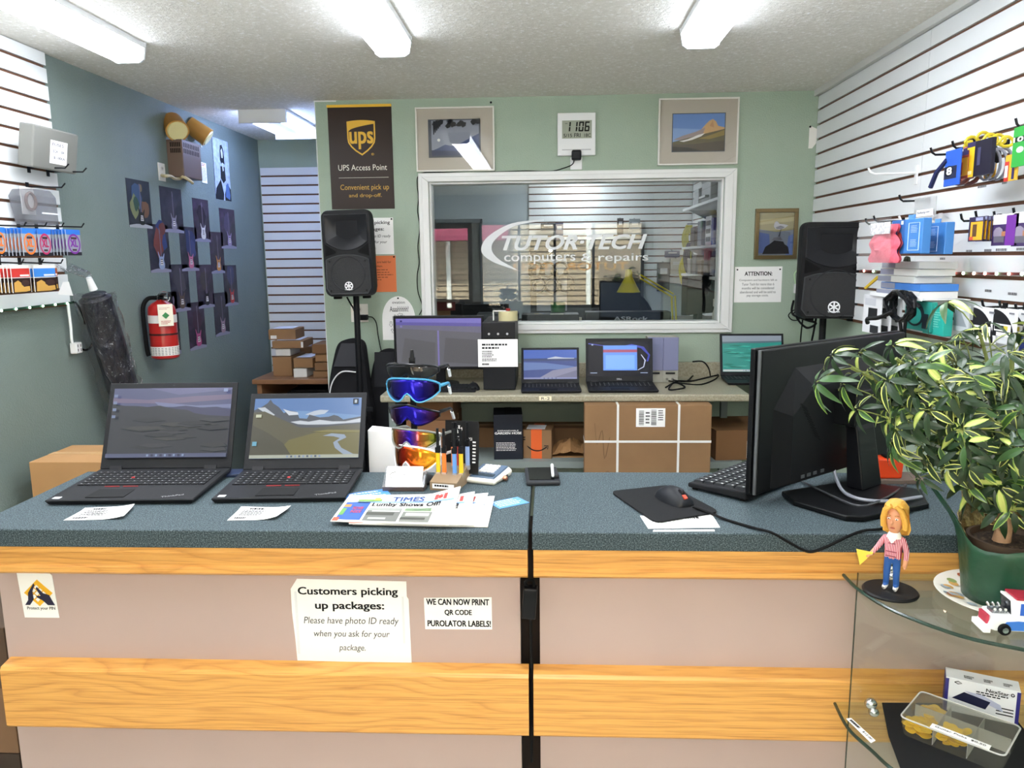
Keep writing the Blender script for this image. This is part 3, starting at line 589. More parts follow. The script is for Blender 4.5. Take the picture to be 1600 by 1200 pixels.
# business cards in a clear holder
a, b_ = PZ(602, 768, CT), PZ(658, 768, CT)
t = thing('card_holder', 'clear holder of white business cards in front of the sunglasses rack', 'card holder', ((a.x+b_.x)/2, a.y, CT)); w = b_.x-a.x
MB(mat('#5a4d49', .3, alpha=.75, name='smoked_plastic')).box(-w/2-.008, w/2+.008, .0, .045, 0, .012).build('tray', t, bevel=.002)
MB(CLEAR).prism([(.0, .012), (.045, .012), (.06, .05), (.055, .05)], -w/2-.008, w/2+.008, 'YZ').build('back', t)
for k in range(5):
    mb = MB(PAPER); mb.T = Matrix.Translation((.001*(k % 2), .002+k*.003, .0125)) @ Matrix.Rotation(-.62, 4, 'X'); mb.box(-w/2, w/2, 0, .0008, 0, .052); o = tag(mb.build('business_card'), 'white business card standing in the clear holder', 'card', 'business cards in the holder'); o.matrix_world = t.matrix_world.copy()
    if k == 0:
        mb2 = MB(INK); mb2.T = mb.T; mb2.text('TUTOR·TECH', -w*.22, w*.25, .030, .036, -.0004); mb2.tube([(-w*.24, -.0004, .040), (-w*.37, -.0004, .036), (-w*.40, -.0004, .028), (-w*.33, -.0004, .023)], .0008, 4, smooth=4); mb2.build('print', o)
# lighter display box
a, b_ = PZ(671, 767, CT), PZ(715, 766, CT); LX, LY = (a.x+b_.x)/2, a.y
t = thing('lighter_display', 'black and kraft display box holding long-neck lighters', 'display box', (LX, LY, CT), -.22); w = (b_.x-a.x)*1.02
MB(mat('#8b765c', .6)).prism([(0, 0), (.115, 0), (.115, .05), (0, .022)], -w/2, w/2, 'YZ').build('tray', t)
mb = MB(mat('#1a1a1b', .5)); mb.T = Matrix.Translation((0, .10, .02)) @ Matrix.Rotation(-.12, 4, 'X'); mb.prism([(-w*.45, 0), (w*.85, 0), (w*.85, .135), (w*.80, .142), (-w*.45, .142)], 0, .002); mb.build('header_card', t)
mb = MB(PAPER); mb.T = Matrix.Translation((0, .0985, .02)) @ Matrix.Rotation(-.12, 4, 'X'); mb.text('EZ', -w*.05, w*.20, .088, .100, 0, bold=.03); mb.text('REACH', w*.42, w*.6, .09, .098, 0, bold=.03)
for i in range(5): a_ = 2*pi*i/5+pi/2; mb.poly([(w*.09+.010*cos(a_+q_), 0, .120+.010*sin(a_+q_)) for q_ in (-.35, .35)]+[(w*.09+.004*cos(a_), 0, .120+.004*sin(a_))]); mb.cyl((w*.09+.007*cos(a_), 0, .116+.007*sin(a_)), (w*.09+.007*cos(a_), .0006, .116+.007*sin(a_)), .0025, n=8)
for i in range(7): mb.box(w*.62, w*.74, 0, .0005, .03+i*.009, .034+i*.009)
mb.build('print', t)
MB(PAPER).box(-w*.40, w*.40, -.0016, -.0006, .006, .018).build('price_label', t); mb = MB(INK); mb.text('lighters $4.99', -w*.3, w*.3, .009, .015, -.002); 
mb = MB(INK); mb.dashes(-w*.32, w*.32, .008, .016, 1, 5, -.002, th=.6); mb.build('price_print', t)
lt = t.matrix_world.copy()
for k, (x, y, c, cn) in enumerate(((-.4, .045, '#f2c21a', 'yellow'), (-.17, .045, '#ee7a2b', 'orange'), (.22, .045, '#5b93d6', 'blue'), (.44, .05, '#f2c21a', 'yellow'), (.10, .085, '#b33532', 'red'), (.02, .078, '#e8935a', 'orange'), (.5, .09, '#8fa9d8', 'pale blue'))):
    lb = {0: 'yellow long-neck lighter, leftmost in the display box', 1: 'orange long-neck lighter beside the leftmost yellow one', 2: 'blue long-neck lighter in the front row', 3: 'yellow long-neck lighter at the right of the front row', 4: 'red long-neck lighter in the back row', 5: 'pale orange long-neck lighter in the back row', 6: 'pale blue long-neck lighter at the right of the back row'}[k]
    h0 = .026 if y < .06 else .036; o = thing('lighter', lb, 'lighter', M=lt @ Matrix.Translation((x*w, y, h0)), group='long-neck lighters')
    MB(mat(c, .35)).rbox((0, 0, .032), (.0115, .008, .064)).build('body', o, bevel=.003); MB(mat('#c9c3bd', .2, alpha=.5)).rbox((0, 0, .005), (.012, .009, .012)).build('tank', o)
    mb = MB(BLACK); mb.rbox((0, 0, .070), (.012, .010, .014)).cyl((0, 0, .076), (0, 0, .128), .0042, .0036, 10).rbox((.004, -.004, .080), (.008, .006, .006)); mb.build('nozzle', o)
# calculator
a = PZ(764, 748, CT)
t = thing('calculator', 'blue-grey and white calculator beside the lighter display', 'calculator', (a.x, a.y, CT), -.35)
MB(mat('#e6e3d6', .45)).loft([[(-.040, -.055, 0), (.040, -.055, 0), (.044, .05, 0), (-.044, .05, 0)], [(-.045, -.06, .010), (.045, -.06, .010), (.048, .055, .014), (-.048, .055, .014)], [(-.038, -.052, .015), (.038, -.052, .015), (.040, .047, .026), (-.040, .047, .026)]]).build('case', t, bevel=.004)
mb = MB(mat('#4c6078', .4)); mb.loft([[(-.037, -.050, .0145), (.037, -.050, .0145), (.039, .046, .0255), (-.039, .046, .0255)], [(-.035, -.046, .0185), (.035, -.046, .0185), (.036, .042, .0285), (-.036, .042, .0285)]]); mb.build('face', t)
mb = MB(mat('#f0f0ee', .45))
for i in range(4):
    for j in range(4): y = -.012+j*.0135; mb.rbox((-.006+i*.0115-.012, y, .0185+(y+.046)*.113+.002), (.0085, .0095, .004))
mb.build('keys', t); MB(mat('#33404c', .2)).rbox((0, -.033, .0205), (.060, .016, .002), rx=.11).build('display', t)
# lighter-like pen with copper end
a = PZ(790, 750, CT)
t = thing('pen', 'short black pen with copper tip standing beside the calculator', 'pen', (a.x, a.y, CT), -.05)
mb = MB(BLACK).cyl((0, -.002, .006), (0, .055, .010), .005, .0045, 10); mb.build('barrel', t, smooth=True); MB(mat('#c58a70', .25, .9)).sph((0, -.010, .008), .008, .009, .007, 10).build('tip', t, smooth=True); MB(CHROME).cyl((0, .012, .008), (0, .016, .008), .0056, n=10).build('ring', t)
# tablet with stylus
a = PZ(847, 750, CT)
t = thing('signature_pad', 'black signature pad at the right end of the left counter', 'tablet', (a.x, a.y, CT), .07)
MB(mat('#2a2c30', .5)).loft([[(-.043, -.055, 0), (.043, -.055, 0), (.043, .06, 0), (-.043, .06, 0)], [(-.045, -.058, .008), (.045, -.058, .008), (.045, .062, .014), (-.045, .062, .014)], [(-.042, -.054, .013), (.042, -.054, .013), (.042, .058, .020), (-.042, .058, .020)]]).build('case', t, bevel=.003)
mb = MB(mat('#07080a', .12)); mb.T = Matrix.Translation((0, 0, .0165)) @ Matrix.Rotation(.062, 4, 'X'); mb.box(-.036, .030, -.045, .052, 0, .0012); mb.build('screen', t); MB(mat('#2a2c30', .5)).rbox((.032, -.030, .019), (.02, .014, .008)).build('pen_rest', t, bevel=.002)
st = thing('stylus', 'white stylus lying on the black signature pad', 'stylus', (a.x+.028, a.y, CT+.0), .02)
MB(mat('#e9ebec', .35)).cyl((0, -.042, .0245), (0, .050, .028), .0038, .0042, 10).build('barrel', st, smooth=True); MB(mat('#9ea2a6', .35)).cyl((0, .050, .028), (0, .058, .0285), .0042, .002, 10).build('point', st)
# newspapers
def paper(label, pxs, k, front):
    P = [PZ(x, y, CT+.003+k*.003) for x, y in pxs]; c = (P[0]+P[2])/2
    t = thing('newspaper', label, 'newspaper', (c.x, c.y, CT+k*.003), group='free newspapers on the counter')
    A, B_, C_, D = [p_-V((c.x, c.y, CT+k*.003)) for p_ in P]   # near-left, near-right, far-right, far-left
    nx, ny = 12, 5; f = lambda u, v_: (A*(1-u)+B_*u)*(1-v_)+(D*(1-u)+C_*u)*v_+V((0, 0, .0005+.022*max(0, v_-.35)*max(0, u-.72)/.2*(.25+.25*k)))
    mb = MB(mat('#e9e8e2', .8)); W_ = nx+1; mb.add([f(i/nx, j/ny) for j in range(ny+1) for i in range(nx+1)], [(j*W_+i, j*W_+i+1, (j+1)*W_+i+1, (j+1)*W_+i) for j in range(ny) for i in range(nx)])
    o = mb.build('pages', t, smooth=True); sm = o.modifiers.new('thick', 'SOLIDIFY'); sm.thickness = .0024; sm.offset = -1
    up = V((0, 0, .0009)); 
    def patch(m_, u0, u1, v0, v1, lift=1.): 
        mb.use(m_); n_ = max(1, int((u1-u0)*10)); 
        for i in range(n_):
            a0, a1 = u0+(u1-u0)*i/n_, u0+(u1-u0)*(i+1)/n_; nv = 3
            for j in range(nv): b0, b1 = v0+(v1-v0)*j/nv, v0+(v1-v0)*(j+1)/nv; mb.add([f(a0, b0)+up*lift, f(a1, b0)+up*lift, f(a1, b1)+up*lift, f(a0, b1)+up*lift], [(0, 1, 2, 3)])
    def words(m_, s_, u0, u1, v0, v1, bold=.02, lift=2.):
        tm = MB(m_); tm.text(s_, u0, u1, v0, v1, 0, bold=bold); mb.use(m_); mb.add([f(v_.x, v_.z)+up*lift-V((0, 0, v_.y)) for v_ in [V(q_) for q_ in tm.v]], tm.f)
    mb = MB(PAPER); inkb = mat('#2b2b2e', .8)
    if front:
        patch(mat('#2f57a6', .7), .03, .24, .05, .70); patch(mat('#b9553a', .7), .01, .06, .0, .12, 1.5); patch(mat('#5d8f4a', .7), .03, .07, .2, .45, 1.5); patch(mat('#c87d3a', .7), .03, .09, .5, .6, 1.5)
        patch(mat('#7fa0c9', .7), .12, .97, .665, .715); patch(mat('#6f9a4a', .7), .12, .33, .72, .80, 1.3); patch(mat('#d9b64a', .7), .26, .31, .76, .85, 1.6)
        words(mat('#35508c', .7), 'TIMES', .42, .70, .71, .87, .03); words(mat('#7fa563', .7), 'Lumby Valley', .40, .69, .86, .93, .0, 2.4); words(mat('#c9423c', .7), 'FREE PAPER', .12, .21, .40, .5, .01); words(mat('#c9423c', .7), 'INSIDE', .12, .21, .28, .37, .01)
        for u in (.79, .87): patch(mat('#b8403c', .7), u+.0, u+.03, .73, .89, 1.6)
        words(mat('#b8403c', .7), '*', .825, .86, .75, .87, .05)
        words(INK, 'Lumby Shows Off!', .27, .86, .50, .655, .035)
        patch(mat('#6b6d68', .8), .26, .55, .03, .47); patch(mat('#8f938c', .8), .26, .55, .38, .47, 1.4); patch(mat('#44463f', .8), .26, .50, .22, .32, 1.4); patch(mat('#c9cbc6', .8), .3, .54, .34, .37, 1.8); patch(mat('#a7aaa2', .8), .30, .45, .08, .14, 1.8)
        patch(mat('#a9c79d', .8), .57, .84, .38, .48); patch(mat('#75776f', .8), .57, .82, .03, .36); patch(mat('#b5b8b0', .8), .60, .80, .22, .31, 1.5); patch(mat('#44463f', .8), .57, .78, .10, .17, 1.5)
        for q_ in range(4): patch(inkb, .58, .80, .39+q_*.022, .397+q_*.022, 2)
    else:
        for u in (.80, .88): patch(mat('#b8403c', .7), u, u+.03, .73, .89, 1.6)
        patch(mat('#7fa0c9', .7), .1, .93, .665, .715); words(INK, 'Off!', .76, .88, .50, .655, .035); patch(mat('#75776f', .8), .3, .85, .05, .36); patch(mat('#a9c79d', .8), .5, .85, .38, .47)
        patch(mat('#b9553a', .7), .0, .12, .0, .04, 1.4)
    mb.build('print', t)
paper('newspaper in the front row at the bottom right of the fanned pile', [(551, 819), (762, 823), (773, 778), (595, 775)], 0, False)
paper('second newspaper up in the fanned pile', [(549, 818), (741, 821), (763, 776), (580, 774)], 1, False)
paper('third newspaper of the fanned pile, flag showing at its corner', [(545, 818), (730, 820), (742, 777), (572, 774)], 2, False)
paper('topmost newspaper headlined Lumby Shows Off', [(516, 814), (702, 820), (720, 772), (546, 774)], 3, True)
def bluecard(label, cpx, rz, w, d, pic_):
    c = PZ(*cpx, CT); t = thing('leaflet', label, 'leaflet', (c.x, c.y, CT), rz); MB(mat('#3f7fd0', .5) if not pic_ else mat('#5b95c9', .5)).box(-w/2, w/2, -d/2, d/2, .0002, .0012).build('card', t)
    mb = MB(mat('#dfeaf4', .6)); mb.T = Matrix.Translation((0, 0, .0014)) @ Matrix.Rotation(-pi/2, 4, 'X'); mb.dashes(-w*.4, w*.4, -d*.4, d*.4, 4, 8, 0, th=.4); mb.build('print', t)
bluecard('blue leaflet half under the newspapers beside the smaller laptop', (576, 776), .45, .11, .09, False)
bluecard('pale blue picture leaflet lying right of the newspapers', (795, 786), .6, .085, .055, True)
a = PZ(372, 736, CT); t = thing('phone', 'dark blue flat phone lying between the two laptops at the back of the counter', 'phone', (a.x, 2.055, CT), .1); MB(mat('#1f2a44', .3)).box(-.035, .035, -.04, .018, 0, .009).build('body', t, bevel=.002)
# ------------------------------------------------------------------ work counter along the back wall and what stands on it
BZ = .942
m, nt, b = nodes_mat('beige_laminate'); n = tex(nt, 'Noise', 120, Detail=4.); r = ramp(nt, (.35, '#8f8973'), (.65, '#a8a28d')); nt.links.new(n.outputs['Fac'], r.inputs[0]); nt.links.new(r.outputs[0], b.inputs['Base Color']); b.inputs['Roughness'].default_value = .4; BEIGE = m
bx0 = PY(594, 620, 3.80).x; BX1 = 1.0
wb = thing('work_counter', 'long beige laminate counter along the back wall under the inner window', 'counter', (.08, 4.09, 0))
def B(mb, name, par=wb, **k):
    o = mb.build(name, **k); o.parent = par; o.matrix_parent_inverse = par.matrix_world.inverted(); return o
B(MB(BEIGE).box(bx0, BX1, 3.79, YB-.0305, BZ-.036, BZ), 'countertop', bevel=.008)
struct('trim_3', MB(BEIGE).box(bx0+.02, BX1, YB-.03, YB-.001, BZ-.03, BZ+.082), bevel=.003)
GREYP = mat('#7d8784', .6)
B(MB(GREYP).box(bx0+.02, BX1-.01, 3.86, YB-.02, .545, .58), 'shelf')
mb = MB(mat('#efe6c8', .5)); p = PY(852, 621, 3.788); mb.rbox((p.x, 3.7892, BZ-.017), (.062, .0006, .022)); B(mb, 'masking_tape', bevel=0)
mb = MB(INK); mb.text('R-2', p.x-.02, p.x+.022, BZ-.024, BZ-.010, 3.7882); B(mb, 'tape_lettering')
for x in (bx0+.03, .28, BX1-.05): yl = 4.2 if x > .9 else 3.85; B(MB(GREYP).box(x, x+.035, yl, yl+.035, 0, BZ-.036), 'leg')
B(MB(GREYP).box(bx0+.03, bx0+.05, 3.885, YB-.03, 0, BZ-.036), 'end_panel')
# monitor with grey desktop
def monitor_at(tl, br, Yp, z0, label, shapes, bez, depth=.035):
    a, b_ = PY(*tl, Yp), PY(*br, Yp); w, h = b_.x-a.x, a.z-b_.z
    t = thing('monitor', label, 'monitor', ((a.x+b_.x)/2, Yp, z0)); zb_ = b_.z-z0
    MB(BLACK).box(-w/2, w/2, 0, depth, zb_, zb_+h).build('housing', t, bevel=.004)
    mb = MB(); mb.pic(-w/2+bez, w/2-bez, zb_+bez*1.1, zb_+h-bez, -.0006, shapes); mb.build('screen', t)
    MB(BLACK).box(-.025, .025, depth, depth+.03, .01, zb_+h*.5).build('neck', t, bevel=.004); MB(BLACK).lathe([(.10, 0), (.10, .008), (.03, .014)], (0, depth+.01, 0), n=28).build('foot', t, smooth=True)
    return t
sm = [(scr('#74747c', .5), full), (scr('#6d66b8', .5), [(0, .86), (1, .82), (1, 1), (0, 1)]), (scr('#8a82d8', .5), [(0, .93), (1, .9), (1, 1), (0, 1)]), (scr('#8f86c6', .5), [(.485, 0), (.505, 0), (.505, .85), (.485, .85)]), (scr('#7c7a92', .5), [(0, .80), (1, .70), (1, .83), (0, .87)]),
      (scr('#6a6a6e', .5), [(.05, .1), (.45, .05), (.46, .5), (.1, .6)]), (scr('#68686c', .5), [(.55, .1), (.95, .05), (.96, .55), (.58, .6)]), (scr('#3a3578', .5), [(.05, .93), (.075, .93), (.075, .965), (.05, .965)]), (scr('#8e86cc', .5), [(.05, .82), (.075, .82), (.075, .86), (.05, .86)])]
monitor_at((614, 494), (757, 577), 4.10, BZ, 'wide monitor with grey and violet screen left of the computer tower', sm, .014)
t = thing('keyboard', 'black keyboard under the grey screened monitor', 'keyboard', (PZ(712, 606, BZ).x-.05, 3.87, BZ))
MB(MATTE).prism([(0, 0), (.14, 0), (.14, .02), (0, .012)], -.20, .17, 'YZ').build('case', t, bevel=.003)
mb = MB(KEY)
for i in range(18):
    for j in range(5): y = .012+j*.025; mb.box(-.19+i*.0196, -.173+i*.0196, y, y+.021, .012+y*.055, .018+y*.055)
mb.build('keys', t)
def mouse(label, x, y, z, rz, col=MATTE, red=False, s=1.):
    t = thing('mouse', label, 'mouse', (x, y, z), rz)
    rings = []
    for v_, wd, ht in ((-.052, .012, .006), (-.045, .024, .022), (-.02, .031, .034), (.01, .031, .036), (.035, .028, .027), (.05, .022, .014), (.054, .012, .006)):
        rings.append([(s*wd*cos(a_), s*v_, max(0, s*ht*sin(a_)*1.0) if a_ < pi else 0.0) for a_ in [pi*i/8 for i in range(9)]]+[(-s*wd*.8, s*v_, 0), (s*wd*.8, s*v_, 0)])
    MB(col).loft(rings).build('shell', t, smooth=True)
    MB(mat('#2b2c2f', .5)).cyl((-s*.004, s*.028, s*.029), (s*.004, s*.028, s*.029), s*.008, n=12).build('wheel', t, smooth=True)
    if red: MB(mat('#c9442b', .4)).rbox((0, s*.043, s*.021), (.009, .012, .004), rx=-.5).build('red_stripe', t)
    return t
p = PZ(740, 608, BZ); mouse('small black mouse left of the computer tower', p.x, p.y, BZ, .2)
# tower
def at(par): return lambda mb, name, **k: mb.build(name, par, **k)
a, b_ = PY(754, 503, 3.95), PY(806, 613, 3.95); tw = b_.x-a.x; th_ = a.z-BZ
t = thing('computer_tower', 'black computer tower between the monitor and the smaller back laptop', 'computer', ((a.x+b_.x)/2, 3.94, BZ))
MB(BLACK).box(-tw/2, tw/2, 0, .40, .006, th_).build('case', t, bevel=.004)
MB(mat('#1f2023', .35)).box(-tw/2, tw/2, -.012, 0, .004, th_).build('front_panel', t, bevel=.004)
for k in range(3): MB(mat('#b9bcc0', .3, .5)).cyl((-tw*.3+k*tw*.28, -.014, th_*.83), (-tw*.3+k*tw*.28, -.011, th_*.83), .006, n=10).build('port', t)
MB(mat('#0a0a0b', .3)).box(-tw*.42, tw*.42, -.0135, -.012, th_*.70, th_*.78).build('drive_bay', t)
a, b_ = PY(746, 531, 3.90), PY(809, 574, 3.90)
t = thing('price_sheet', 'white spec sheet taped to the front of the computer tower', 'sign', M=frame((a.x+b_.x)/2, 3.922, b_.z, 'B')); w, h = b_.x-a.x, a.z-b_.z
MB(PAPER).box(-w/2, w/2, -.001, 0, 0, h).build('sheet', t)
mb = MB(INK); mb.dashes(-w*.40, w*.28, h*.76, h*.84, 1, 2, -.0014, th=.8); mb.dashes(-w*.40, w*.28, h*.64, h*.72, 1, 3, -.0014, th=.8); mb.dashes(-w*.40, -w*.1, h*.32, h*.58, 4, 4, -.0014); mb.dashes(-w*.40, w*.0, h*.18, h*.30, 2, 5, -.0014); mb.dashes(-w*.40, -w*.2, h*.06, h*.13, 1, 6, -.0014, th=.9); mb.build('print', t)
p = PY(794, 500, 3.99); a = p
t = thing('tape_dispenser', 'roll of clear parcel tape on a hand dispenser on top of the tower', 'tape dispenser', (a.x, 3.99, BZ+th_))
mb = MB(mat('#cfc69a', .2, alpha=.9, name='clear_tape_roll')); mb.lathe([(.028, .004), (.050, .004), (.050, .052), (.028, .052), (.028, .004)], n=28); mb.build('tape_roll', t, smooth=True)
MB(mat('#8b1f22', .4)).cyl((.0, 0, .054), (0, 0, .066), .012, n=14).build('hub_nut', t); MB(mat('#d9dadb', .3, .4)).box(-.075, .0, -.004, .004, .050, .056).build('arm', t); MB(mat('#d9dadb', .3, .4)).box(-.078, -.073, -.025, .025, .006, .056).build('cutter_plate', t); MB(mat('#4d4a44', .5)).box(-.05, .05, -.05, .05, 0, .004).build('base_plate', t)
# two laptops and the speakers
sb = [(scr('#1f3d8c', .6), full), (scr('#2b5cc0', .6), [(0, .70), (1, .72), (1, 1), (0, 1)]), (scr('#16316f', .6), [(0, .62), (1, .62), (1, .72), (0, .70)]), (scr('#c9d3e4', .6), [(.45, .71), (.6, .77), (.75, .73), (.95, .72), (.95, .70), (.45, .69)]), (scr('#5a78b8', .6), [(0, .58), (.4, .56), (.9, .44), (1, .40), (1, .30), (.5, .34), (0, .30)]), (scr('#8a8aa8', .6), [(.3, .05), (.55, .30), (1, .42), (1, .05)]), (scr('#6f6f90', .6), [(.55, .05), (1, .3), (1, .05)])]
sb = taskbar(sb, '#8e94c8', '#3a3f70')
a, b_ = PZ(814, 614, BZ+.005), PZ(909, 614, BZ+.005); w = b_.x-a.x
laptop('small black laptop with blue beach wallpaper, right of the computer tower', a.x, a.y, .02, w, .20, .19, radians(14), sb, '', z=BZ, red=False, bez=(.012, .012, .022))
sd = [(scr('#0b0d1c', .6), full), (scr('#2231a8', .7), [(.60, .88), (.85, .80), (.97, .6), (.94, .42), (.97, .42), (1, .6), (.9, .84), (.7, .92)]), (scr('#2231a8', .7), [(0, .95), (.35, .86), (.35, .84), (0, .92)]), (scr('#c8d0ee', .7), [(.86, .62), (.93, .45), (.90, .25), (.8, .16), (.80, .18), (.89, .27), (.91, .45), (.85, .61)]),
      (scr('#5c8fe6', .8), [(.24, .16), (.79, .16), (.79, .88), (.24, .88)]), (scr('#a8486a', .7), [(.24, .68), (.79, .68), (.79, .76), (.24, .76)]), (scr('#77aaf2', .8), [(.28, .2), (.75, .2), (.75, .6), (.28, .6)]), (scr('#9fb0d0', .7), [(.03, .08), (.14, .08), (.14, .10), (.03, .10)]), (scr('#9fb0d0', .7), [(.05, .88), (.08, .88), (.08, .92), (.05, .92)]), (scr('#9fb0d0', .7), [(.84, .08), (.96, .08), (.96, .10), (.84, .10)])]
a, b_ = PZ(919, 613, BZ+.005), PZ(1030, 613, BZ+.005); w = b_.x-a.x
lp = laptop('larger black laptop with dark blue screen and window, centre of the back counter', a.x, a.y, 0, w, .235, .232, radians(12), sd, '', z=BZ, red=False, bez=(.014, .016, .030))
L = Matrix.Translation((0, .231, .022)) @ Matrix.Rotation(-radians(12), 4, 'X'); mb = MB(mat('#c9ccd0', .3, .6)); mb.T = L; mb.text('DELL', w/2-.013, w/2+.013, .010, .018, -.0006, bold=.01); mb.build('logo', lp)
LAV = mat('#7c7fa0', .6, name='lavender_grey_plastic')
for x0_, x1_, lab in ((1012, 1036, 'lavender grey desktop speaker next to the larger back laptop, left of the pair'), (1036, 1060, 'lavender grey desktop speaker, right of the pair')):
    a, b_ = PY(x0_, 527, 4.16), PY(x1_, 592, 4.16); w = b_.x-a.x-.003; h = a.z-BZ
    t = thing('desktop_speaker', lab, 'speaker', ((a.x+b_.x)/2, 4.16, BZ), group='pair of desktop speakers')
    MB(mat('#a09f93', .5)).box(-w/2, w/2, .004, .11, 0, h).build('cabinet', t, bevel=.003)
    MB(LAV).box(-w/2+.001, w/2-.001, -.002, .006, h*.27, h-.001).build('grille', t, bevel=.003); MB(BLACK).box(-w*.30, w*.30, .0, .005, h*.19, h*.23).build('port', t)
    if 'right' in lab:
        for k in (-.2, .15): MB(mat('#6d6c64', .5)).cyl((w*k, -.003, h*.08), (w*k, .005, h*.08), .007, n=10).build('knob', t)
rr = random.Random(4)
def cable(name, label, pts, r=.003, m_=None, cat='cable', sm=6, group=None):
    c = pts[0]; o = MB(m_ or RUB); o.tube([V(p_)-V(c) for p_ in pts], r, 6, smooth=sm); ob = o.build(name, smooth=True); ob.location = c; return tag(ob, label, cat, group)
pp = [PZ(x, y, BZ+.004) for x, y in ((1028, 592), (1050, 598), (1075, 604), (1100, 600), (1122, 590), (1108, 580), (1085, 586), (1070, 598), (1040, 594), (1030, 584))]
for i, p_ in enumerate(pp): p_.z = BZ+.005+.006*(i % 3)
cable('cable', 'tangled black cable on the back counter right of the desktop speakers', pp, .004)
pp = [PZ(x, y, BZ+.004) for x, y in ((1040, 606), (1055, 602), (1070, 605), (1062, 612), (1045, 609), (1056, 600), (1080, 596), (1104, 594), (1128, 585))]
for i, p_ in enumerate(pp): p_.z = BZ+.006+.012*(i % 2)
cable('cable', 'small coiled black lead in front of the desktop speakers', pp, .0045)
pp = [PZ(1110, 588, BZ+.005), PY(1107, 575, 4.1), PY(1098, 565, 4.1), PY(1082, 565, 4.1)]; cable('cable', 'black plug lead curving up against the backsplash', pp, .004)
# teal screen laptop half hidden by the big monitor, closed laptop in front
st_ = [(scr('#2b8f84', .6), full), (scr('#8f9aa6', .6), [(0, .80), (1, .84), (1, 1), (0, 1)]), (scr('#56707a', .6), [(0, .78), (.3, .80), (.6, .79), (1, .82), (1, .86), (0, .83)])]
for i in range(34):
    q_ = random.Random(i); x, z = q_.random(), .05+q_.random()*.7; st_.append((scr(['#1f7468', '#3fb3a2', '#175a52', '#4aa89a'][i % 4], .6), [(x-.12, z), (x, z+.02), (x+.12, z+.005), (x+.05, z-.02)]))
st_ = taskbar(st_, '#c9d4d2', '#4a6a70')
a, b_ = PZ(1136, 600, BZ+.005), PZ(1240, 600, BZ+.005); w = b_.x-a.x
laptop('open laptop with teal water wallpaper behind the big monitor', a.x, a.y-.02, -.04, w, .22, .235, radians(16), st_, '', z=BZ, red=False, bez=(.012, .012, .02))
a = PZ(1150, 600, BZ); t = thing('closed_laptop', 'closed thin black laptop lying at the front edge of the back counter', 'laptop', (a.x+.15, 3.83, BZ), -.25)
MB(LBODY).box(-.13, .15, -.02, .11, .002, .012).build('base', t, bevel=.004); MB(mat('#141518', .35)).box(-.13, .15, -.02, .11, .0125, .019).build('lid', t, bevel=.003)
# under the counter
SZ = .58
def shelf_box(name, label, tl, br, Yp, dep, col, z=SZ, cat='box', rz=0., parts=None):
    a, b_ = PY(*tl, Yp), PY(*br, Yp); w = b_.x-a.x; h = a.z-z
    t = thing(name, label, cat, ((a.x+b_.x)/2, Yp, z), rz); MB(col).box(-w/2, w/2, 0, dep, 0, h).build('body', t, bevel=.002); return t, w, h
t, w, h = shelf_box('garden_hose_box', 'dark blue-black printed box of an expandable garden hose on the shelf', (771, 648), (817, 724), 3.90, .20, mat('#23262e', .5), rz=.06)
mb = MB(PAPER); mb.text('EXPANDABLE', -w*.36, w*.36, h*.63, h*.66, -.0006, bold=.01); mb.text('GARDEN HOSE', -w*.46, w*.46, h*.565, h*.615, -.0006, bold=.03); mb.dashes(-w*.42, w*.3, h*.18, h*.38, 6, 11, -.0006, th=.35); mb.build('print', t)
MB(mat('#15171b', .5)).box(-w*.12, w*.12, .0, .2, h, h+.0008).build('tape', t)
t, w, h = shelf_box('parcel_box', 'small kraft box with orange tape and a curved smile arrow on the shelf', (817, 672), (862, 724), 3.92, .16, CARD, rz=-.1)
mb = MB(mat('#e2642a', .45)); mb.box(-w*.22, w*.16, -.0008, 0, 0, h).box(-w*.22, w*.16, 0, .16, h, h+.0008); mb.build('tape', t)
mb = MB(INK); mb.tube([(-w*.36, -.001, h*.44), (-w*.15, -.001, h*.30), (w*.1, -.001, h*.29), (w*.33, -.001, h*.42)], [.002]*2+[.0035]*8+[.003]*6, 5, smooth=5); mb.tube([(w*.24, -.001, h*.46), (w*.38, -.001, h*.46), (w*.36, -.001, h*.34)], .0022, 5); mb.box(-w*.5, -w*.42, -.0012, 0, h*.72, h*.76).box(-w*.5, -w*.42, -.0012, 0, h*.64, h*.68); mb.build('arrow_logo', t)
MB(mat('#dfe3e6', .5)).box(-w*.4, w*.25, .02, .12, h+.0008, h+.0016).build('label', t)
# crumpled paper parcel
a, b_ = PY(861, 690, 3.95), PY(922, 724, 3.95); w = b_.x-a.x; rr = random.Random(8); mb = MB(mat('#9c7449', .75, bump=.4, bscale=40, name='kraft_paper')); N = 12; vs = []
for j in range(7):
    for i in range(N+1):
        u, v_ = i/N, j/6; vs.append(((u-.5)*w*1.1, v_*.2, (.004+.075*(sin(pi*u)**.6)*(sin(pi*min(1, v_*.9+.05))**.5)*(.8+.35*rr.random()))))
mb.add(vs, [(j*(N+1)+i, j*(N+1)+i+1, (j+1)*(N+1)+i+1, (j+1)*(N+1)+i) for j in range(6) for i in range(N)]); mb.box(-w*.5, w*.5, .01, .19, 0, .006)
o = mb.build('paper_parcel'); o.location = ((a.x+b_.x)/2, 3.93, SZ); tag(o, 'crumpled brown paper parcel between the smile-arrow box and strapped carton', 'parcel')
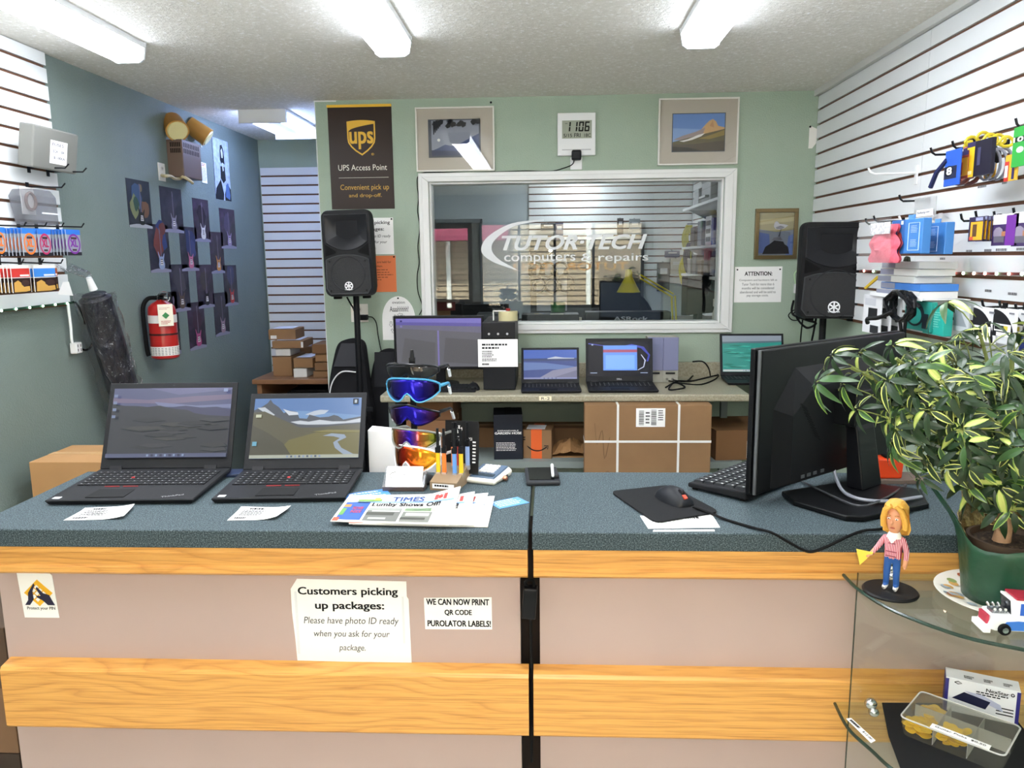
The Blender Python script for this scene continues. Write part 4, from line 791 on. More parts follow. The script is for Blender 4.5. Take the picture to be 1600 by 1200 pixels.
# big strapped carton
a, b_ = PY(913, 633, 3.72), PY(1110, 740, 3.72); w = b_.x-a.x-.004; h = a.z-.001
t = thing('strapped_carton', 'large flat cardboard carton with white straps leaning on the back counter', 'box', ((a.x+b_.x)/2, 3.775, .001))
MB(CARD).box(-w/2, w/2, -.055, .055, 0, h).build('body', t, bevel=.003)
STR = mat('#e6e6e3', .4)
for x in (965, 1060): u = PY(x, 690, 3.72).x-t.location.x; MB(STR).box(u-.0055, u+.0055, -.0565, .0565, -.0005, h+.0012).build('strap', t)
zs = PY(1000, 690, 3.72).z-.001; MB(STR).box(-w/2-.001, w/2+.001, -.0572, .0572, zs-.0055, zs+.0055).build('strap', t)
q0, q1 = PY(994, 638, 3.72), PY(1039, 667, 3.72); lx0, lx1, lz0, lz1 = q0.x-t.location.x, q1.x-t.location.x, q1.z-.001, q0.z-.001
lb = MB(PAPER).box(lx0, lx1, -.0562, -.055, lz0, lz1).build('shipping_label', t); mb = MB(INK); rr = random.Random(3)
for (c0, c1) in ((.1, .27), (.52, .70)):
    z = lz0+.1*(lz1-lz0)
    while z < lz1-.1*(lz1-lz0): d = rr.uniform(.001, .003); mb.box(lx0+c0*(lx1-lx0), lx0+c1*(lx1-lx0), -.0566, -.0562, z, z+d); z += d+rr.uniform(.001, .003)
mb.dashes(lx0+.76*(lx1-lx0), lx0+.95*(lx1-lx0), lz0+.3*(lz1-lz0), lz0+.9*(lz1-lz0), 5, 3, -.0565); mb.dashes(lx0+.33*(lx1-lx0), lx0+.48*(lx1-lx0), lz0+.1*(lz1-lz0), lz0+.8*(lz1-lz0), 4, 5, -.0565); mb.build('print', lb)
mb = MB(mat('#6e5236', .8)); mb.tube([(-w*.42, -.0555, h*.9), (-w*.40, -.0555, h*.78), (-w*.36, -.0555, h*.86), (-w*.34, -.0555, h*.7), (-w*.30, -.0555, h*.82)], .0015, 4, smooth=4); mb.tube([(-w*.36, -.0555, h*.6), (-w*.31, -.0555, h*.63), (-w*.34, -.0555, h*.55)], .0015, 4, smooth=3); mb.build('pen_scribble', t)
# carton lying at the right, boxes at the left under the counter
t, w, h = shelf_box('cardboard_box', 'brown cardboard box tipped open behind the big monitor under the counter', (1118, 672), (1215, 736), 3.90, .35, mat('#7d5836', .8), rz=.1)
MB(PAPER).box(w*.0, w*.20, -.001, 0, .01, .10).build('label', t); mb = MB(mat('#8d653f', .8)); mb.T = Matrix.Translation((-w/2, .05, h)) @ Matrix.Rotation(.5, 4, 'Y'); mb.box(-.09, 0, 0, .25, -.002, .002); mb.build('flap', t)
for k, (z0, z1) in enumerate(((.58, .68), (.682, .79), (.792, .885))):
    a, b_ = PY(664, 700, 3.93), PY(713, 700, 3.93)
    carton('shipping_box', ['lowest brown shipping box under the left end of the back counter', 'middle brown shipping box under the left end of the back counter', 'topmost brown shipping box under the left end of the back counter'][k], a.x-.1+.01*k, b_.x-.004*k, 3.90, 4.25, z0, z1, mat(['#7f5a3a', '#8a6241', '#7a5536'][k], .8), True, 'shipping boxes under the back counter')
a, b_ = PY(868, 668, 4.2), PY(914, 690, 4.2); carton('cardboard_box', 'low wide cardboard box at the back of the shelf behind the paper parcel', PY(720, 680, 4.2).x, b_.x+.05, 4.16, 4.33, SZ, SZ+.11, mat('#8a6746', .8))
cable('cable', 'thin black lead hanging behind the shelf boxes', [PY(700, 650, 4.30), PY(716, 665, 4.3), PY(735, 684, 4.3)], .004)
# ------------------------------------------------------------------ loudspeakers on stands
def loudspeaker(label, tl, br, Yf, tilt, sl, sp=.2, rz=0.):
    a, b_ = PY(*tl, Yf), PY(*br, Yf); w = (b_.x-a.x)*.93; h = a.z-b_.z; cx = (a.x+b_.x)/2
    sx = thing('speaker_stand', sl, 'stand', (cx, Yf+.13, 0)); zt_ = b_.z+.012
    mb = MB(BLACK).cyl((0, 0, .75), (0, 0, zt_), .0165, n=14).cyl((0, 0, .25), (0, 0, .80), .021, n=14); mb.build('pole', sx, smooth=True)
    MB(MATTE).cyl((0, 0, .76), (0, 0, .83), .032, n=14).build('collar', sx, smooth=True); MB(MATTE).rbox((.045, 0, .80), (.05, .012, .025)).build('knob', sx, bevel=.003)
    for k in range(3):
        an = radians(30+120*k); d = V((cos(an), sin(an), 0)); MB(BLACK).tube([V((0, 0, .72))+d*.03, d*sp+V((0, 0, .012))], .011, 8).build('leg', sx, smooth=True); MB(BLACK).tube([V((0, 0, .28)), d*sp*.55+V((0, 0, .36))], .008, 6).build('brace', sx)
    T = Matrix.Translation((cx, Yf, b_.z)) @ Matrix.Rotation(rz, 4, 'Z') @ Matrix.Rotation(tilt, 4, 'Y')
    t = thing('loudspeaker', label, 'loudspeaker', M=T, group='pair of loudspeakers'); dp = .25
    def outline(w_, h_, r_, n_=5, z0=0.): 
        P = []
        for cx_, cz, a0 in ((w_/2-r_, z0+h_-r_, 0), (-w_/2+r_, z0+h_-r_, 90), (-w_/2+r_, z0+r_, 180), (w_/2-r_, z0+r_, 270)):
            for i in range(n_+1): an = radians(a0+90*i/n_); P.append((cx_+r_*cos(an), cz+r_*sin(an)))
        return P
    O = outline(w, h, .035); O2 = outline(w*.97, h*.985, .035, z0=h*.0075); ob_ = outline(w*.72, h*.93, .03, z0=h*.035)
    MB(MATTE).loft([[(x, 0.02, z) for x, z in O], [(x, .07, z) for x, z in O], [(x, dp, z) for x, z in ob_]]).build('cabinet', t, smooth=True)
    # front moulding with a horn flare above and a grille below
    mb = MB(BLACK); mb.loft([[(x, .02, z) for x, z in O], [(x, .0, z) for x, z in O2]]); fr = None
    mb = MB(BLACK); mb.loft([[(x, .02, z) for x, z in O], [(x, .0, z) for x, z in O2]], caps=False); e_ = w*.485; zz_ = h*.64
    bw = [(-w*.43+w*.86*i/20, zz_-h*.10*(1-((i/20-.5)*2)**2)) for i in range(21)]
    mb.poly([(x, 0, z) for x, z in [(e_, zz_)]+O2[:12]+[(-e_, zz_), (-w*.43, zz_), (-w*.43, h*.945), (w*.43, h*.945), (w*.43, zz_)]])
    mb.poly([(x, 0, z) for x, z in [(-e_, zz_)]+O2[12:]+[(e_, zz_)]+bw[::-1]]); mb.build('front_baffle', t, smooth=True)
    mb = MB(mat('#1e1f22', .35)); n_ = 20
    def bow(z0, z1, s): return [(-w*.43+w*.86*i/n_, z0+s*(1-((i/n_-.5)*2)**2)) for i in range(n_+1)]
    top = [(w*.43, h*.945), (-w*.43, h*.945)]; lo = bow(h*.64, 0, -h*.10)
    ho = lo+top; c_ = (0, h*.80); hi_ = [(c_[0]+(x-c_[0])*.22, c_[1]+(z-c_[1])*.22) for x, z in ho]
    mb.loft([[(x, -.0015, z) for x, z in ho], [(c_[0]+(x-c_[0])*.6, .012, c_[1]+(z-c_[1])*.6) for x, z in ho], [(x, .045, z) for x, z in hi_]], caps=False); mb.add([(x, .045, z) for x, z in hi_], [tuple(range(len(hi_)))])
    # cut: recess is shown by a dark bowl standing proud by its rim
    mb.tube([V((x, -.002, z)) for x, z in ho+[ho[0]]], .0028, 5); hm = mb.build('horn', t, smooth=True)
    gr, nt_, bb = nodes_mat('speaker_grille'); bb.inputs['Base Color'].default_value = lin('#1b1c1e'); bb.inputs['Roughness'].default_value = .6
    vo = tex(nt_, 'Voronoi', 260); bp = nt_.nodes.new('ShaderNodeBump'); bp.inputs['Strength'].default_value = .6; bp.inputs['Distance'].default_value = .003; nt_.links.new(vo.outputs['Distance'], bp.inputs['Height']); nt_.links.new(bp.outputs[0], bb.inputs['Normal'])
    g = bow(h*.43, 0, h*.055); gp = [(w*.44, h*.055), (-w*.44, h*.055)][::-1]; gp = g+[(w*.45, h*.10), (w*.38, h*.035), (-w*.38, h*.035), (-w*.45, h*.10)]
    MB(gr).prism(gp, -.006, .002).build('grille', t); mb = MB(mat('#303236', .4)); mb.tube([V((x, -.006, z)) for x, z in gp+[gp[0]]], .003, 5); mb.build('grille_rim', t, smooth=True)
    mb = MB(mat('#26282b', .5)); ring = [V((.34*w*cos(2*pi*i/32), -.0075, h*.265+.34*w*sin(2*pi*i/32))) for i in range(33)]; mb.tube(ring, .0028, 5); mb.build('cone_ring', t, smooth=True)
    for s in (-1, 1): MB(mat('#050506', .8)).prism([(s*w*.44, h*.615), (s*w*.44, h*.47), (s*w*.24, h*.505), (s*w*.22, h*.525)], -.003, .0).build('vent', t)
    for x, z in ((-.36, .41), (.36, .41), (.36, .07), (-.36, .07)): MB(mat('#0d0d0e', .5)).cyl((x*w, -.008, z*h), (x*w, -.004, z*h), .006, n=8).build('screw', t)
    lg = MB(mat('#e9eaeb', .35)); R1 = w*.085
    lg.loft([[(R1*cos(2*pi*i/24), -.0078, h*.125+R1*sin(2*pi*i/24)) for i in range(24)], [(R1*.80*cos(2*pi*i/24), -.0078, h*.125+R1*.80*sin(2*pi*i/24)) for i in range(24)]], caps=False)
    for k in range(3): a_ = radians(90+60*k); dx, dz = cos(a_)*R1*.78, sin(a_)*R1*.78; px_, pz_ = -sin(a_)*R1*.13, cos(a_)*R1*.13; lg.poly([(dx+px_, -.0079, h*.125+dz+pz_), (dx-px_, -.0079, h*.125+dz-pz_), (-dx-px_, -.0079, h*.125-dz-pz_), (-dx+px_, -.0079, h*.125-dz+pz_)])
    lg.text('YAMAHA', -w*.085, w*.085, h*.068, h*.086, -.0079, bold=.03); lg.build('logo', t)
    for s in (-1, 1): MB(RUB).rbox((s*w*.3, .05, -.006), (.04, .03, .014)).build('foot', t, bevel=.003)
    return t
loudspeaker('black loudspeaker on the stand in front of the left end of the back wall', (499, 328), (588, 463), 4.02, -.02, 'black tripod stand under the left loudspeaker, behind the sunglasses rack', rz=.0)
loudspeaker('black loudspeaker on the stand near the right slat wall corner', (1250, 347), (1360, 498), 3.75, .012, 'black tripod stand under the right loudspeaker, behind the big monitor', .11, rz=-.10)
cable('cable', 'black cable bundle hanging under the right loudspeaker at its left', [PY(1240, 470, 4.38), PY(1238, 490, 4.3), PY(1260, 500, 4.1), PY(1275, 505, 4.0), PY(1260, 512, 4.1), PY(1245, 495, 4.2), PY(1262, 488, 4.1)], .006)
cable('cable', 'thin black cable hanging from the right loudspeaker to the back counter', [PY(1254, 500, 4.1), PY(1251, 530, 4.2), PY(1250, 560, 4.25), PY(1249, 585, 4.3)], .004)
cable('cable', 'black cable hanging close left of the right speaker pole', [PY(1275, 498, 3.85), PY(1271, 520, 3.9), PY(1266, 545, 3.95), PY(1262, 580, 4.0)], .005)
cable('cable', 'black cable from the left loudspeaker sagging toward its pole', [PY(542, 464, 4.2), PY(548, 475, 4.2), PY(553, 484, 4.2), PY(556, 500, 4.2), PY(557, 530, 4.2)], .005)
# gig bags
def gig_bag(label, pxs, Yp, dep, z0=0.):
    pts = [PY(x, y, Yp) for x, y in pxs]; cx = sum(p_.x for p_ in pts)/len(pts); t = thing('guitar_gig_bag', label, 'bag', (cx, Yp, z0))
    O = [(p_.x-cx, p_.z-z0) for p_ in pts]; C_ = [V((x, z, 0)) for x, z in O]; C_ = [(p_.x, p_.y) for p_ in catmull(C_, 4)]
    C_ = [(C_[0][0], 0.01)]+C_+[(C_[-1][0], .01)]
    sh = lambda k: [(x*k, .4+(z-.4)*(1-(1-k)*.35)) for x, z in C_]
    MB(mat('#1a1a1d', .8, name='black_nylon', bump=.15, bscale=300)).loft([[(x, 0, z) for x, z in sh(.90)], [(x, .02, z) for x, z in sh(1)], [(x, dep, z) for x, z in sh(1)], [(x, dep+.02, z) for x, z in sh(.9)]]).build('body', t, smooth=True)
    return t, C_
t, C_ = gig_bag('black guitar gig bag with white piping behind the left speaker pole', [(511, 640), (513, 600), (520, 560), (527, 538), (540, 531), (556, 530), (568, 537), (572, 560), (577, 600), (583, 640)], 4.235, .05)
MB(mat('#33343a', .8)).prism([(-.09, .28+.75), (-.04, 1.16), (.05, 1.16), (.06, 1.03)], -.012, -.001).build('front_pocket', t)
mb = MB(mat('#d9dadb', .5)); q = [PY(x, y, 4.2) for x, y in ((513, 626), (516, 605), (523, 590), (535, 581), (555, 582))]; mb.tube([V((p_.x-t.location.x, -.022, p_.z)) for p_ in q], .004, 6, smooth=5); mb.build('piping', t, smooth=True)
t, C_ = gig_bag('plain black guitar gig bag between the speaker pole and the monitor', [(573, 640), (577, 600), (582, 570), (590, 552), (602, 546), (616, 547), (630, 552), (634, 600)], 4.315, .05)
MB(mat('#2a2b2f', .8)).prism([(-.06, .9), (-.05, 1.1), (.06, 1.1), (.07, .9)], -.012, -.001).build('front_pocket', t)
# ------------------------------------------------------------------ recess: desk and parcels
DW = mat('#8a6242', .45, name='brown_desk_wood', var=.12, vscale=5); dz = PY(440, 592, 4.75).z
dk = thing('desk', 'brown wooden desk in the recess stacked with parcels', 'desk', (-1.72, 5.05, 0)); B2 = lambda mb, n_, **k: B(mb, n_, par=dk, **k)
dxl = PY(393, 590, 4.72).x
B2(MB(DW).box(dxl, X0-.02, 4.72, 5.5, dz-.03, dz), 'desktop', bevel=.004)
B2(MB(DW).box(dxl+.02, dxl+.05, 4.75, 5.48, 0, dz-.03), 'side_panel'); B2(MB(DW).box(X0-.07, X0-.04, 4.75, 5.48, 0, dz-.03), 'side_panel'); B2(MB(mat('#4f3524', .6)).box(dxl+.05, X0-.07, 5.44, 5.46, .1, dz-.03), 'back_panel'); B2(MB(DW).box(dxl+.05, X0-.07, 4.80, 5.44, dz-.24, dz-.22), 'shelf')
t = thing('printer', 'black flat printer on the shelf inside the recess desk', 'printer', (-1.52, 5.05, dz-.22)); MB(BLACK).box(-.2, .2, -.15, .15, 0, .11).build('body', t, bevel=.01); MB(mat('#26272b', .3)).box(-.17, .17, -.155, .05, .11, .125).build('lid', t, bevel=.004)
PB = mat('#94704c', .8, var=.06, vscale=8, name='parcel_brown'); PWH = mat('#e3e2dd', .7)
def parcel(label, tl, br, Yp, dep, z=None, col=PB, top=False, front=None, rz=0.):
    a, b_ = PY(*tl, Yp), PY(*br, Yp); z0 = dz if z is None else z; w, h = b_.x-a.x, a.z-z0
    t = thing('parcel', label, 'parcel', ((a.x+b_.x)/2, Yp, z0), rz, 'parcels on the recess desk'); MB(col).box(-w/2, w/2, 0, dep, 0, h-.004).build('box', t, bevel=.004)
    if top: MB(mat('#dfe4f0', .6)).box(-w*.38, w*.38, dep*.08, dep*.85, h, h+.001).build('label', t); 
    if front: MB(PWH).box(front[0]*w, front[1]*w, -.001, 0, front[2]*h, front[3]*h).build('sticker', t)
    return t.location.z+h
zA = parcel('large brown parcel at the bottom left of the desk pile', (425, 557), (457, 591), 4.86, .30)
zW = parcel('white carton on the large brown parcel', (430, 544), (454, 557), 4.88, .2, zA, PWH)
zF = parcel('flat brown parcel with white label lying on the white carton', (425, 532), (474, 543), 4.86, .25, zW, PB, True, (.42, .49, .1, .8), .05)
parcel('brown parcel with white label on top of the left pile', (419, 514), (462, 531), 4.90, .22, zF, PB, True, (-.42, -.2, .1, .4), .05)
zB = parcel('small white carton at the bottom middle of the desk pile', (458, 575), (480, 591), 4.80, .2, None, PWH)
parcel('brown parcel with white label lying on the small white carton', (458, 559), (489, 574), 4.80, .26, zB, PB, True)
zC = parcel('brown box behind the middle of the desk pile', (462, 552), (487, 575), 5.16, .16, None, PB); parcel('flat parcel with blue-white label at the back of the desk pile', (461, 541), (486, 551), 5.16, .16, zC, PB, True)
z1 = parcel('lowest brown box of the right pile on the desk', (489, 579), (516, 591), 4.80, .24)
z2 = parcel('second brown box up in the right pile on the desk', (491, 566), (517, 579), 4.79, .24, z1, mat('#8a6644', .8))
z3 = parcel('third brown box up in the right pile on the desk', (492, 552), (517, 565), 4.81, .24, z2, mat('#9c7650', .8)); parcel('topmost brown box of the right pile on the desk', (487, 537), (517, 551), 4.785, .24, z3, mat('#86603f', .8))
# ------------------------------------------------------------------ back wall: banner, pictures, clock, notices
def wall_thing(wall, name, label, cat, tl, br, off=0., group=None):
    M, w, h = on(wall, tl, br, off); return thing(name, label, cat, M=M, group=group), w, h
t, w, h = wall_thing('B', 'banner', 'dark brown parcel access point banner with yellow top edge and shield', 'banner', (511.5, 168), (617, 326))
BR = mat('#33261f', .35, name='dark_brown_vinyl'); GOLD = mat('#e6b32c', .45); CREAM = mat('#e8e3d6', .6)
MB(BR).box(-w/2, w/2, -.003, -.001, 0, h).build('sheet', t); MB(mat('#f0bd2d', .45)).box(-w/2-.002, w/2, -.008, 0, h-.002, h+.012).build('top_rail', t)
y0 = -.0034
def shield(cx, cz, W_, H_, k=1.): 
    P = []
    for i in range(9): u = -1+2*i/8; P.append((cx+u*W_*k, cz+H_*(k*.93+.07*k*(1-u*u))))
    for i in range(1, 9): u = i/8; P.append((cx+W_*k*(1-.02*u-(u**3.2)*.98*.0-max(0, u-.55)**1.7*3.75), cz+H_*k*(.93-1.93*u)))
    for i in range(7, 0, -1): u = i/8; P.append((cx-W_*k*(1-.02*u-max(0, u-.55)**1.7*3.75), cz+H_*k*(.93-1.93*u)))
    return P
cx, cz, W_, H_ = .005, h*.70, w*.222, h*.172
P0, P1 = shield(cx, cz, W_, H_), shield(cx, cz, W_, H_, .90); mb = MB(GOLD); n = len(P0)
mb.add([(x, y0, z) for x, z in P0]+[(x, y0, z) for x, z in P1], [(i, (i+1) % n, n+(i+1) % n, n+i) for i in range(n)])
cu = [(cx-W_*.9+W_*1.8*i/10, cz+H_*(.38+.40*(i/10)**.55)) for i in range(11)]; tp_ = [(cx-W_*.9+W_*1.8*i/10, cz+H_*(.84+.06*(1-((i/10-.5)*2)**2))) for i in range(11)]
mb.add([(x, y0-.0002, z) for x, z in cu]+[(x, y0-.0002, z) for x, z in tp_], [(i, i+1, 12+i, 11+i) for i in range(10)])
mb.text('ups', cx-W_*.82, cx+W_*.82, cz-H_*.62, cz+H_*.34, y0-.0003, bold=.03); mb.text('®', cx+W_*.66, cx+W_*.86, cz-H_*1.0, cz-H_*.86, y0); mb.build('shield_emblem', t)
mb = MB(CREAM); mb.text('UPS Access Point', -w*.37, w*.40, h*.383, h*.44, y0); mb.box(-w*.37, w*.42, y0, y0+.0003, h*.310, h*.313); mb.build('lettering', t)
mb = MB(mat('#cfa03a', .5)); mb.text('Convenient pick up', -w*.35, w*.42, h*.175, h*.245, y0); mb.text('and drop-off.', -w*.22, w*.30, h*.107, h*.155, y0); mb.build('slogan', t)
MATB = mat('#b8b0a2', .8)
def picture(label, tl, br, itl, ibr, frm, mount, shapes, fw=.008, glz=True):
    t, w, h = wall_thing('B', 'framed_picture', label, 'picture', tl, br); o, iw, ih = on('B', itl, ibr); cx = o.to_translation().x-t.location.x; z0 = o.to_translation().z-t.location.z
    mb = MB(frm)
    for a in ((-w/2, w/2, 0, fw), (-w/2, w/2, h-fw, h), (-w/2, -w/2+fw, fw, h-fw), (w/2-fw, w/2, fw, h-fw)): mb.box(a[0], a[1], -.022, 0, a[2], a[3])
    mb.build('frame', t, bevel=.0015); 
    if mount: MB(mount).box(-w/2+fw, w/2-fw, -.012, -.004, fw, h-fw).build('mount', t)
    mb = MB(); mb.pic(cx-iw/2, cx+iw/2, z0, z0+ih, -.0125, shapes); mb.build('photo', t)
    if glz: MB(glass('picture_glass', base=.045)).box(-w/2+fw, w/2-fw, -.0175, -.0165, fw, h-fw).build('glazing', t)
    return t
F = lambda c: mat(c, .6)
rr = random.Random(2); sh = [(F('#39404c'), full), (F('#8a909f'), [(.06, .05), (.97, .05), (.97, .97), (.06, .97)]), (F('#2a3f6e'), [(.06, .05), (.06, .18), (.2, .26), (.32, .34), (.45, .30), (.6, .36), (.8, .5), (.97, .62), (.97, .05)]), (F('#1c2a4f'), [(.06, .05), (.97, .05), (.97, .14), (.06, .2)]), (F('#e4e6de'), [(.2+.03*cos(a_*.6), .46+.04*sin(a_*.6)) for a_ in range(10)])]
for i in range(16): x, z = .1+rr.random()*.85, .80+rr.random()*.15; sh.append((F('#22242a'), [(x-.05, z), (x-.01, z-.07*rr.random()-.03), (x+.05, z-.03), (x+.06, z+.06), (x, z+.08)]))
for i in range(5): x = .1+.03*i; sh.append((F('#22242a'), [(x, .6+.05*i), (x+.015, .6+.05*i), (x+.05, .95), (x, .95)]))
picture('white framed picture of a moon over blue hills, left above the inner window', (649, 169), (773.5, 267), (669, 187.5), (751.8, 245.8), mat('#e7e5de', .4), MATB, sh)
sh = [(F('#3a3f49'), full), (F('#5f87c6'), [(.015, .02), (.985, .02), (.985, .98), (.015, .98)]), (F('#7ea0d2'), [(.015, .02), (.985, .02), (.985, .55), (.015, .62)]), (F('#c9a06a'), [(.4, .45), (.55, .58), (.64, .72), (.70, .80), (.76, .84), (.82, .78), (.86, .66), (.985, .62), (.985, .3), (.4, .3)]), (F('#9a8a86'), [(.03, .32), (.2, .42), (.45, .52), (.62, .62), (.58, .45), (.3, .3)]), (F('#b98a5a'), [(.70, .66), (.76, .8), (.79, .62)]),
      (F('#5d5330'), [(.015, .02), (.015, .26), (.3, .36), (.6, .46), (.985, .58), (.985, .02)]), (F('#8f7a35'), [(.5, .34), (.75, .44), (.985, .56), (.985, .42), (.7, .32)]), (F('#e7e3df'), [(.14, .28), (.3, .33), (.5, .44), (.62, .48), (.55, .40), (.38, .31), (.22, .26)]), (F('#4a3f2c'), [(.015, .02), (.015, .2), (.4, .2), (.985, .28), (.985, .02)]), (F('#33302a'), [(.015, .02), (.015, .14), (.3, .12), (.6, .02)])]
picture('white framed picture of a rocky peak in evening sun, right above the inner window', (1029, 155), (1151, 257), (1050, 178), (1131.5, 237), mat('#e7e5de', .4), MATB, sh)
sh = [(F('#8f8a62'), full), (F('#a89f74'), [(0, .72), (1, .8), (1, .9), (0, .84)]), (F('#6d7480'), [(0, 0), (1, 0), (1, .6), (.5, .55), (0, .62)]), (F('#4d5f92'), [(0, .05), (.35, .05), (.3, .5), (0, .55)]), (F('#55699c'), [(.8, .0), (1, .0), (1, .5), (.86, .45)]), (F('#2b2a2c'), [(.12, .03), (.9, .03), (.86, .2), (.75, .26), (.72, .32), (.45, .35), (.35, .28), (.2, .2)]), (F('#5f6168'), [(.38, .35), (.44, .42), (.62, .43), (.7, .36)]),
      (F('#a9abb2'), [(.42, .68), (.44, .76), (.48, .80), (.54, .79), (.58, .74), (.72, .73), (.84, .70), (.74, .64), (.6, .60), (.48, .62)]), (F('#6f7178'), [(.48, .66), (.62, .70), (.74, .66), (.64, .61), (.5, .62)]), (F('#3a3a3c'), [(.62, .61), (.64, .61), (.61, .48), (.56, .44), (.60, .44)])]
picture('small bronze framed picture of a gull standing on a rock', (1180, 326.5), (1243, 404.5), (1186, 333), (1237, 398.5), mat('#7a6a4a', .35, .7, name='bronze_frame'), None, sh, .021)
# digital wall clock
t, w, h = wall_thing('B', 'wall_clock', 'white digital wall clock showing 11:06', 'clock', (871, 178), (930, 243.5))
MB(WHITE).box(-w/2, w/2, -.028, 0, 0, h).build('case', t, bevel=.004)
MB(mat('#9aa08f', .3)).box(-w*.38, w*.40, -.0292, -.028, h*.40, h*.82).build('display', t)
mb = MB(mat('#15170f', .5)); yy = -.0296
def seg7(mb, ch, x, z, w_, h_, th=.0035, sk=.10):
    S_ = {'0': 'abcdef', '1': 'bc', '6': 'acdefg', '5': 'acdfg'}[ch]
    def q(u0, v0, u1, v1): mb.add([(x+u*w_+sk*v*h_, yy, z+v*h_) for u, v in ((u0, v0), (u1, v0), (u1, v1), (u0, v1))], [(0, 1, 2, 3)])
    a, b_ = th/w_, th/h_
    if 'a' in S_: q(.08, 1-b_, .92, 1)
    if 'g' in S_: q(.08, .5-b_/2, .92, .5+b_/2)
    if 'd' in S_: q(.08, 0, .92, b_)
    if 'f' in S_: q(0, .53, a, .97)
    if 'e' in S_: q(0, .03, a, .47)
    if 'b' in S_: q(1-a, .53, 1, .97)
    if 'c' in S_: q(1-a, .03, 1, .47)
for ch, x in zip('1106', (-.30, -.12, .045, .20)): seg7(mb, ch, x*w, h*.56, w*.13, h*.23, .008)
for z in (.62, .72): mb.box(w*.0, w*.025, yy, yy+.0003, h*z, h*z+.006)
mb.text('5/15', -w*.34, -w*.12, h*.43, h*.51, yy, bold=.01); mb.text('FRI', -w*.06, w*.10, h*.43, h*.52, yy, bold=.01); mb.text('18C', w*.2, w*.37, h*.43, h*.51, yy, bold=.01); mb.box(-w*.30, -w*.24, yy, yy+.0003, h*.745, h*.755); mb.build('digits', t)
MB(mat('#b9babb', .4)).box(-w*.38, w*.38, -.0290, -.028, h*.125, h*.15).build('lower_slot', t)
t, w, h = wall_thing('B', 'wall_outlet', 'white round-cornered outlet plate just below the digital clock', 'outlet', (891, 246), (909.5, 265)); MB(WHITE).box(-w/2, w/2, -.006, 0, 0, h).build('plate', t, bevel=.008)
t, w, h = wall_thing('B', 'power_adapter', 'black square power adapter plugged in under the clock', 'adapter', (893, 235.5), (908, 251), .0061); MB(BLACK).box(-w/2, w/2, -.04, 0, 0, h).build('body', t, bevel=.008)
pw = lambda x, y, o=.006: PY(x, y, YB-o)
cable('cable', 'thin black cable from the clock adapter along the window casing and down its left side', [pw(897, 250, .03), pw(894, 257, .012), pw(880, 263), pw(860, 267.5), pw(820, 267), pw(780, 268.5), pw(720, 270, .003), pw(680, 269.5, .003), pw(662, 270, .004), pw(653, 276, .005), pw(652, 290), pw(654, 310), pw(652.5, 330), pw(656, 355), pw(653, 385), pw(655, 410), pw(652, 430), pw(653, 455), pw(660, 479), pw(655, 492)], .0028)
# notices
t, w, h = wall_thing('B', 'notice', 'white ATTENTION notice about hardware left more than six months', 'sign', (1148.5, 417), (1220, 472))
MB(PAPER).box(-w/2, w/2, -.0015, 0, 0, h).build('sheet', t); mb = MB(INK); mb.text('ATTENTION:', -w*.29, w*.29, h*.75, h*.86, -.0018, bold=.035); mb.build('heading', t)
mb = MB(mat('#4c4c4e', .7))
for i, (s_, a) in enumerate((('Computers and hardware left at', .40), ('Tutor Tech for more than 6', .34), ('months will be considered', .34), ('abandoned and will be sold to', .38), ('pay storage costs.', .23))): mb.text(s_, -w*a, w*a, h*(.585-.11*i), h*(.655-.11*i), -.0018)
mb.build('lettering', t)
for x in (-.45, .45): MB(INK).cyl((x*w, -.006, h*.92), (x*w, 0, h*.92), .0045, n=8).build('push_pin', t)
t, w, h = wall_thing('B', 'notice', 'white notice about picking up packages half hidden by the left loudspeaker', 'sign', (540, 341), (616, 397))
MB(PAPER).box(-w/2, w/2, -.0015, 0, 0, h).build('sheet', t); mb = MB(INK); mb.text('Customers picking', -w*.45, w*.43, h*.80, h*.92, -.0018, bold=.02); mb.text('up packages:', -w*.32, w*.30, h*.62, h*.74, -.0018, bold=.02); mb.build('heading', t)
mb = MB(INK); mb.text('Please have photo ID ready', -w*.44, w*.44, h*.44, h*.54, -.0018, shear=.2); mb.text('when you ask for your', -w*.36, w*.36, h*.28, h*.38, -.0018, shear=.2); mb.text('package.', -w*.12, w*.12, h*.12, h*.22, -.0018, shear=.2); mb.build('lettering', t)
MB(INK).cyl((w*.47, -.006, h*.96), (w*.47, 0, h*.96), .005, n=8).build('push_pin', t)
t, w, h = wall_thing('B', 'notice', 'orange notice below the white one behind the left loudspeaker', 'sign', (558, 400), (620, 456))
MB(mat('#e07a48', .75)).box(-w/2, w/2, -.0015, 0, 0, h).build('sheet', t); mb = MB(mat('#5e2f1c', .7)); mb.text('are held for', w*.02, w*.38, h*.80, h*.86, -.0018, bold=.01); mb.text('15 days.', -w*.1, w*.16, h*.68, h*.74, -.0018, bold=.01); mb.dashes(-w*.4, w*.42, h*.28, h*.62, 5, 21, -.0018, th=.25); mb.build('lettering', t)
MB(INK).cyl((w*.46, -.006, h*.965), (w*.46, 0, h*.965), .005, n=8).build('push_pin', t)
t, w, h = wall_thing('B', 'paper_cutout', 'white rounded paper cutout with Aaaahhhhh and looping arrows above the monitor', 'sign', (596, 463), (650, 531))
pts = [(-w/2, 0), (w/2, 0), (w*.5, h*.48)]+[(w*.5*cos(a_), h*.48+h*.52*sin(a_)) for a_ in [pi*i/16 for i in range(1, 16)]]+[(-w*.5, h*.48)]
MB(PAPER).prism(pts, -.0015, 0).build('sheet', t); mb = MB(INK); mb.text('ovation', -w*.18, w*.2, h*.83, h*.89, -.0018); mb.text('Aaaahhhhh!', -w*.26, w*.30, h*.65, h*.77, -.0018, bold=.006)
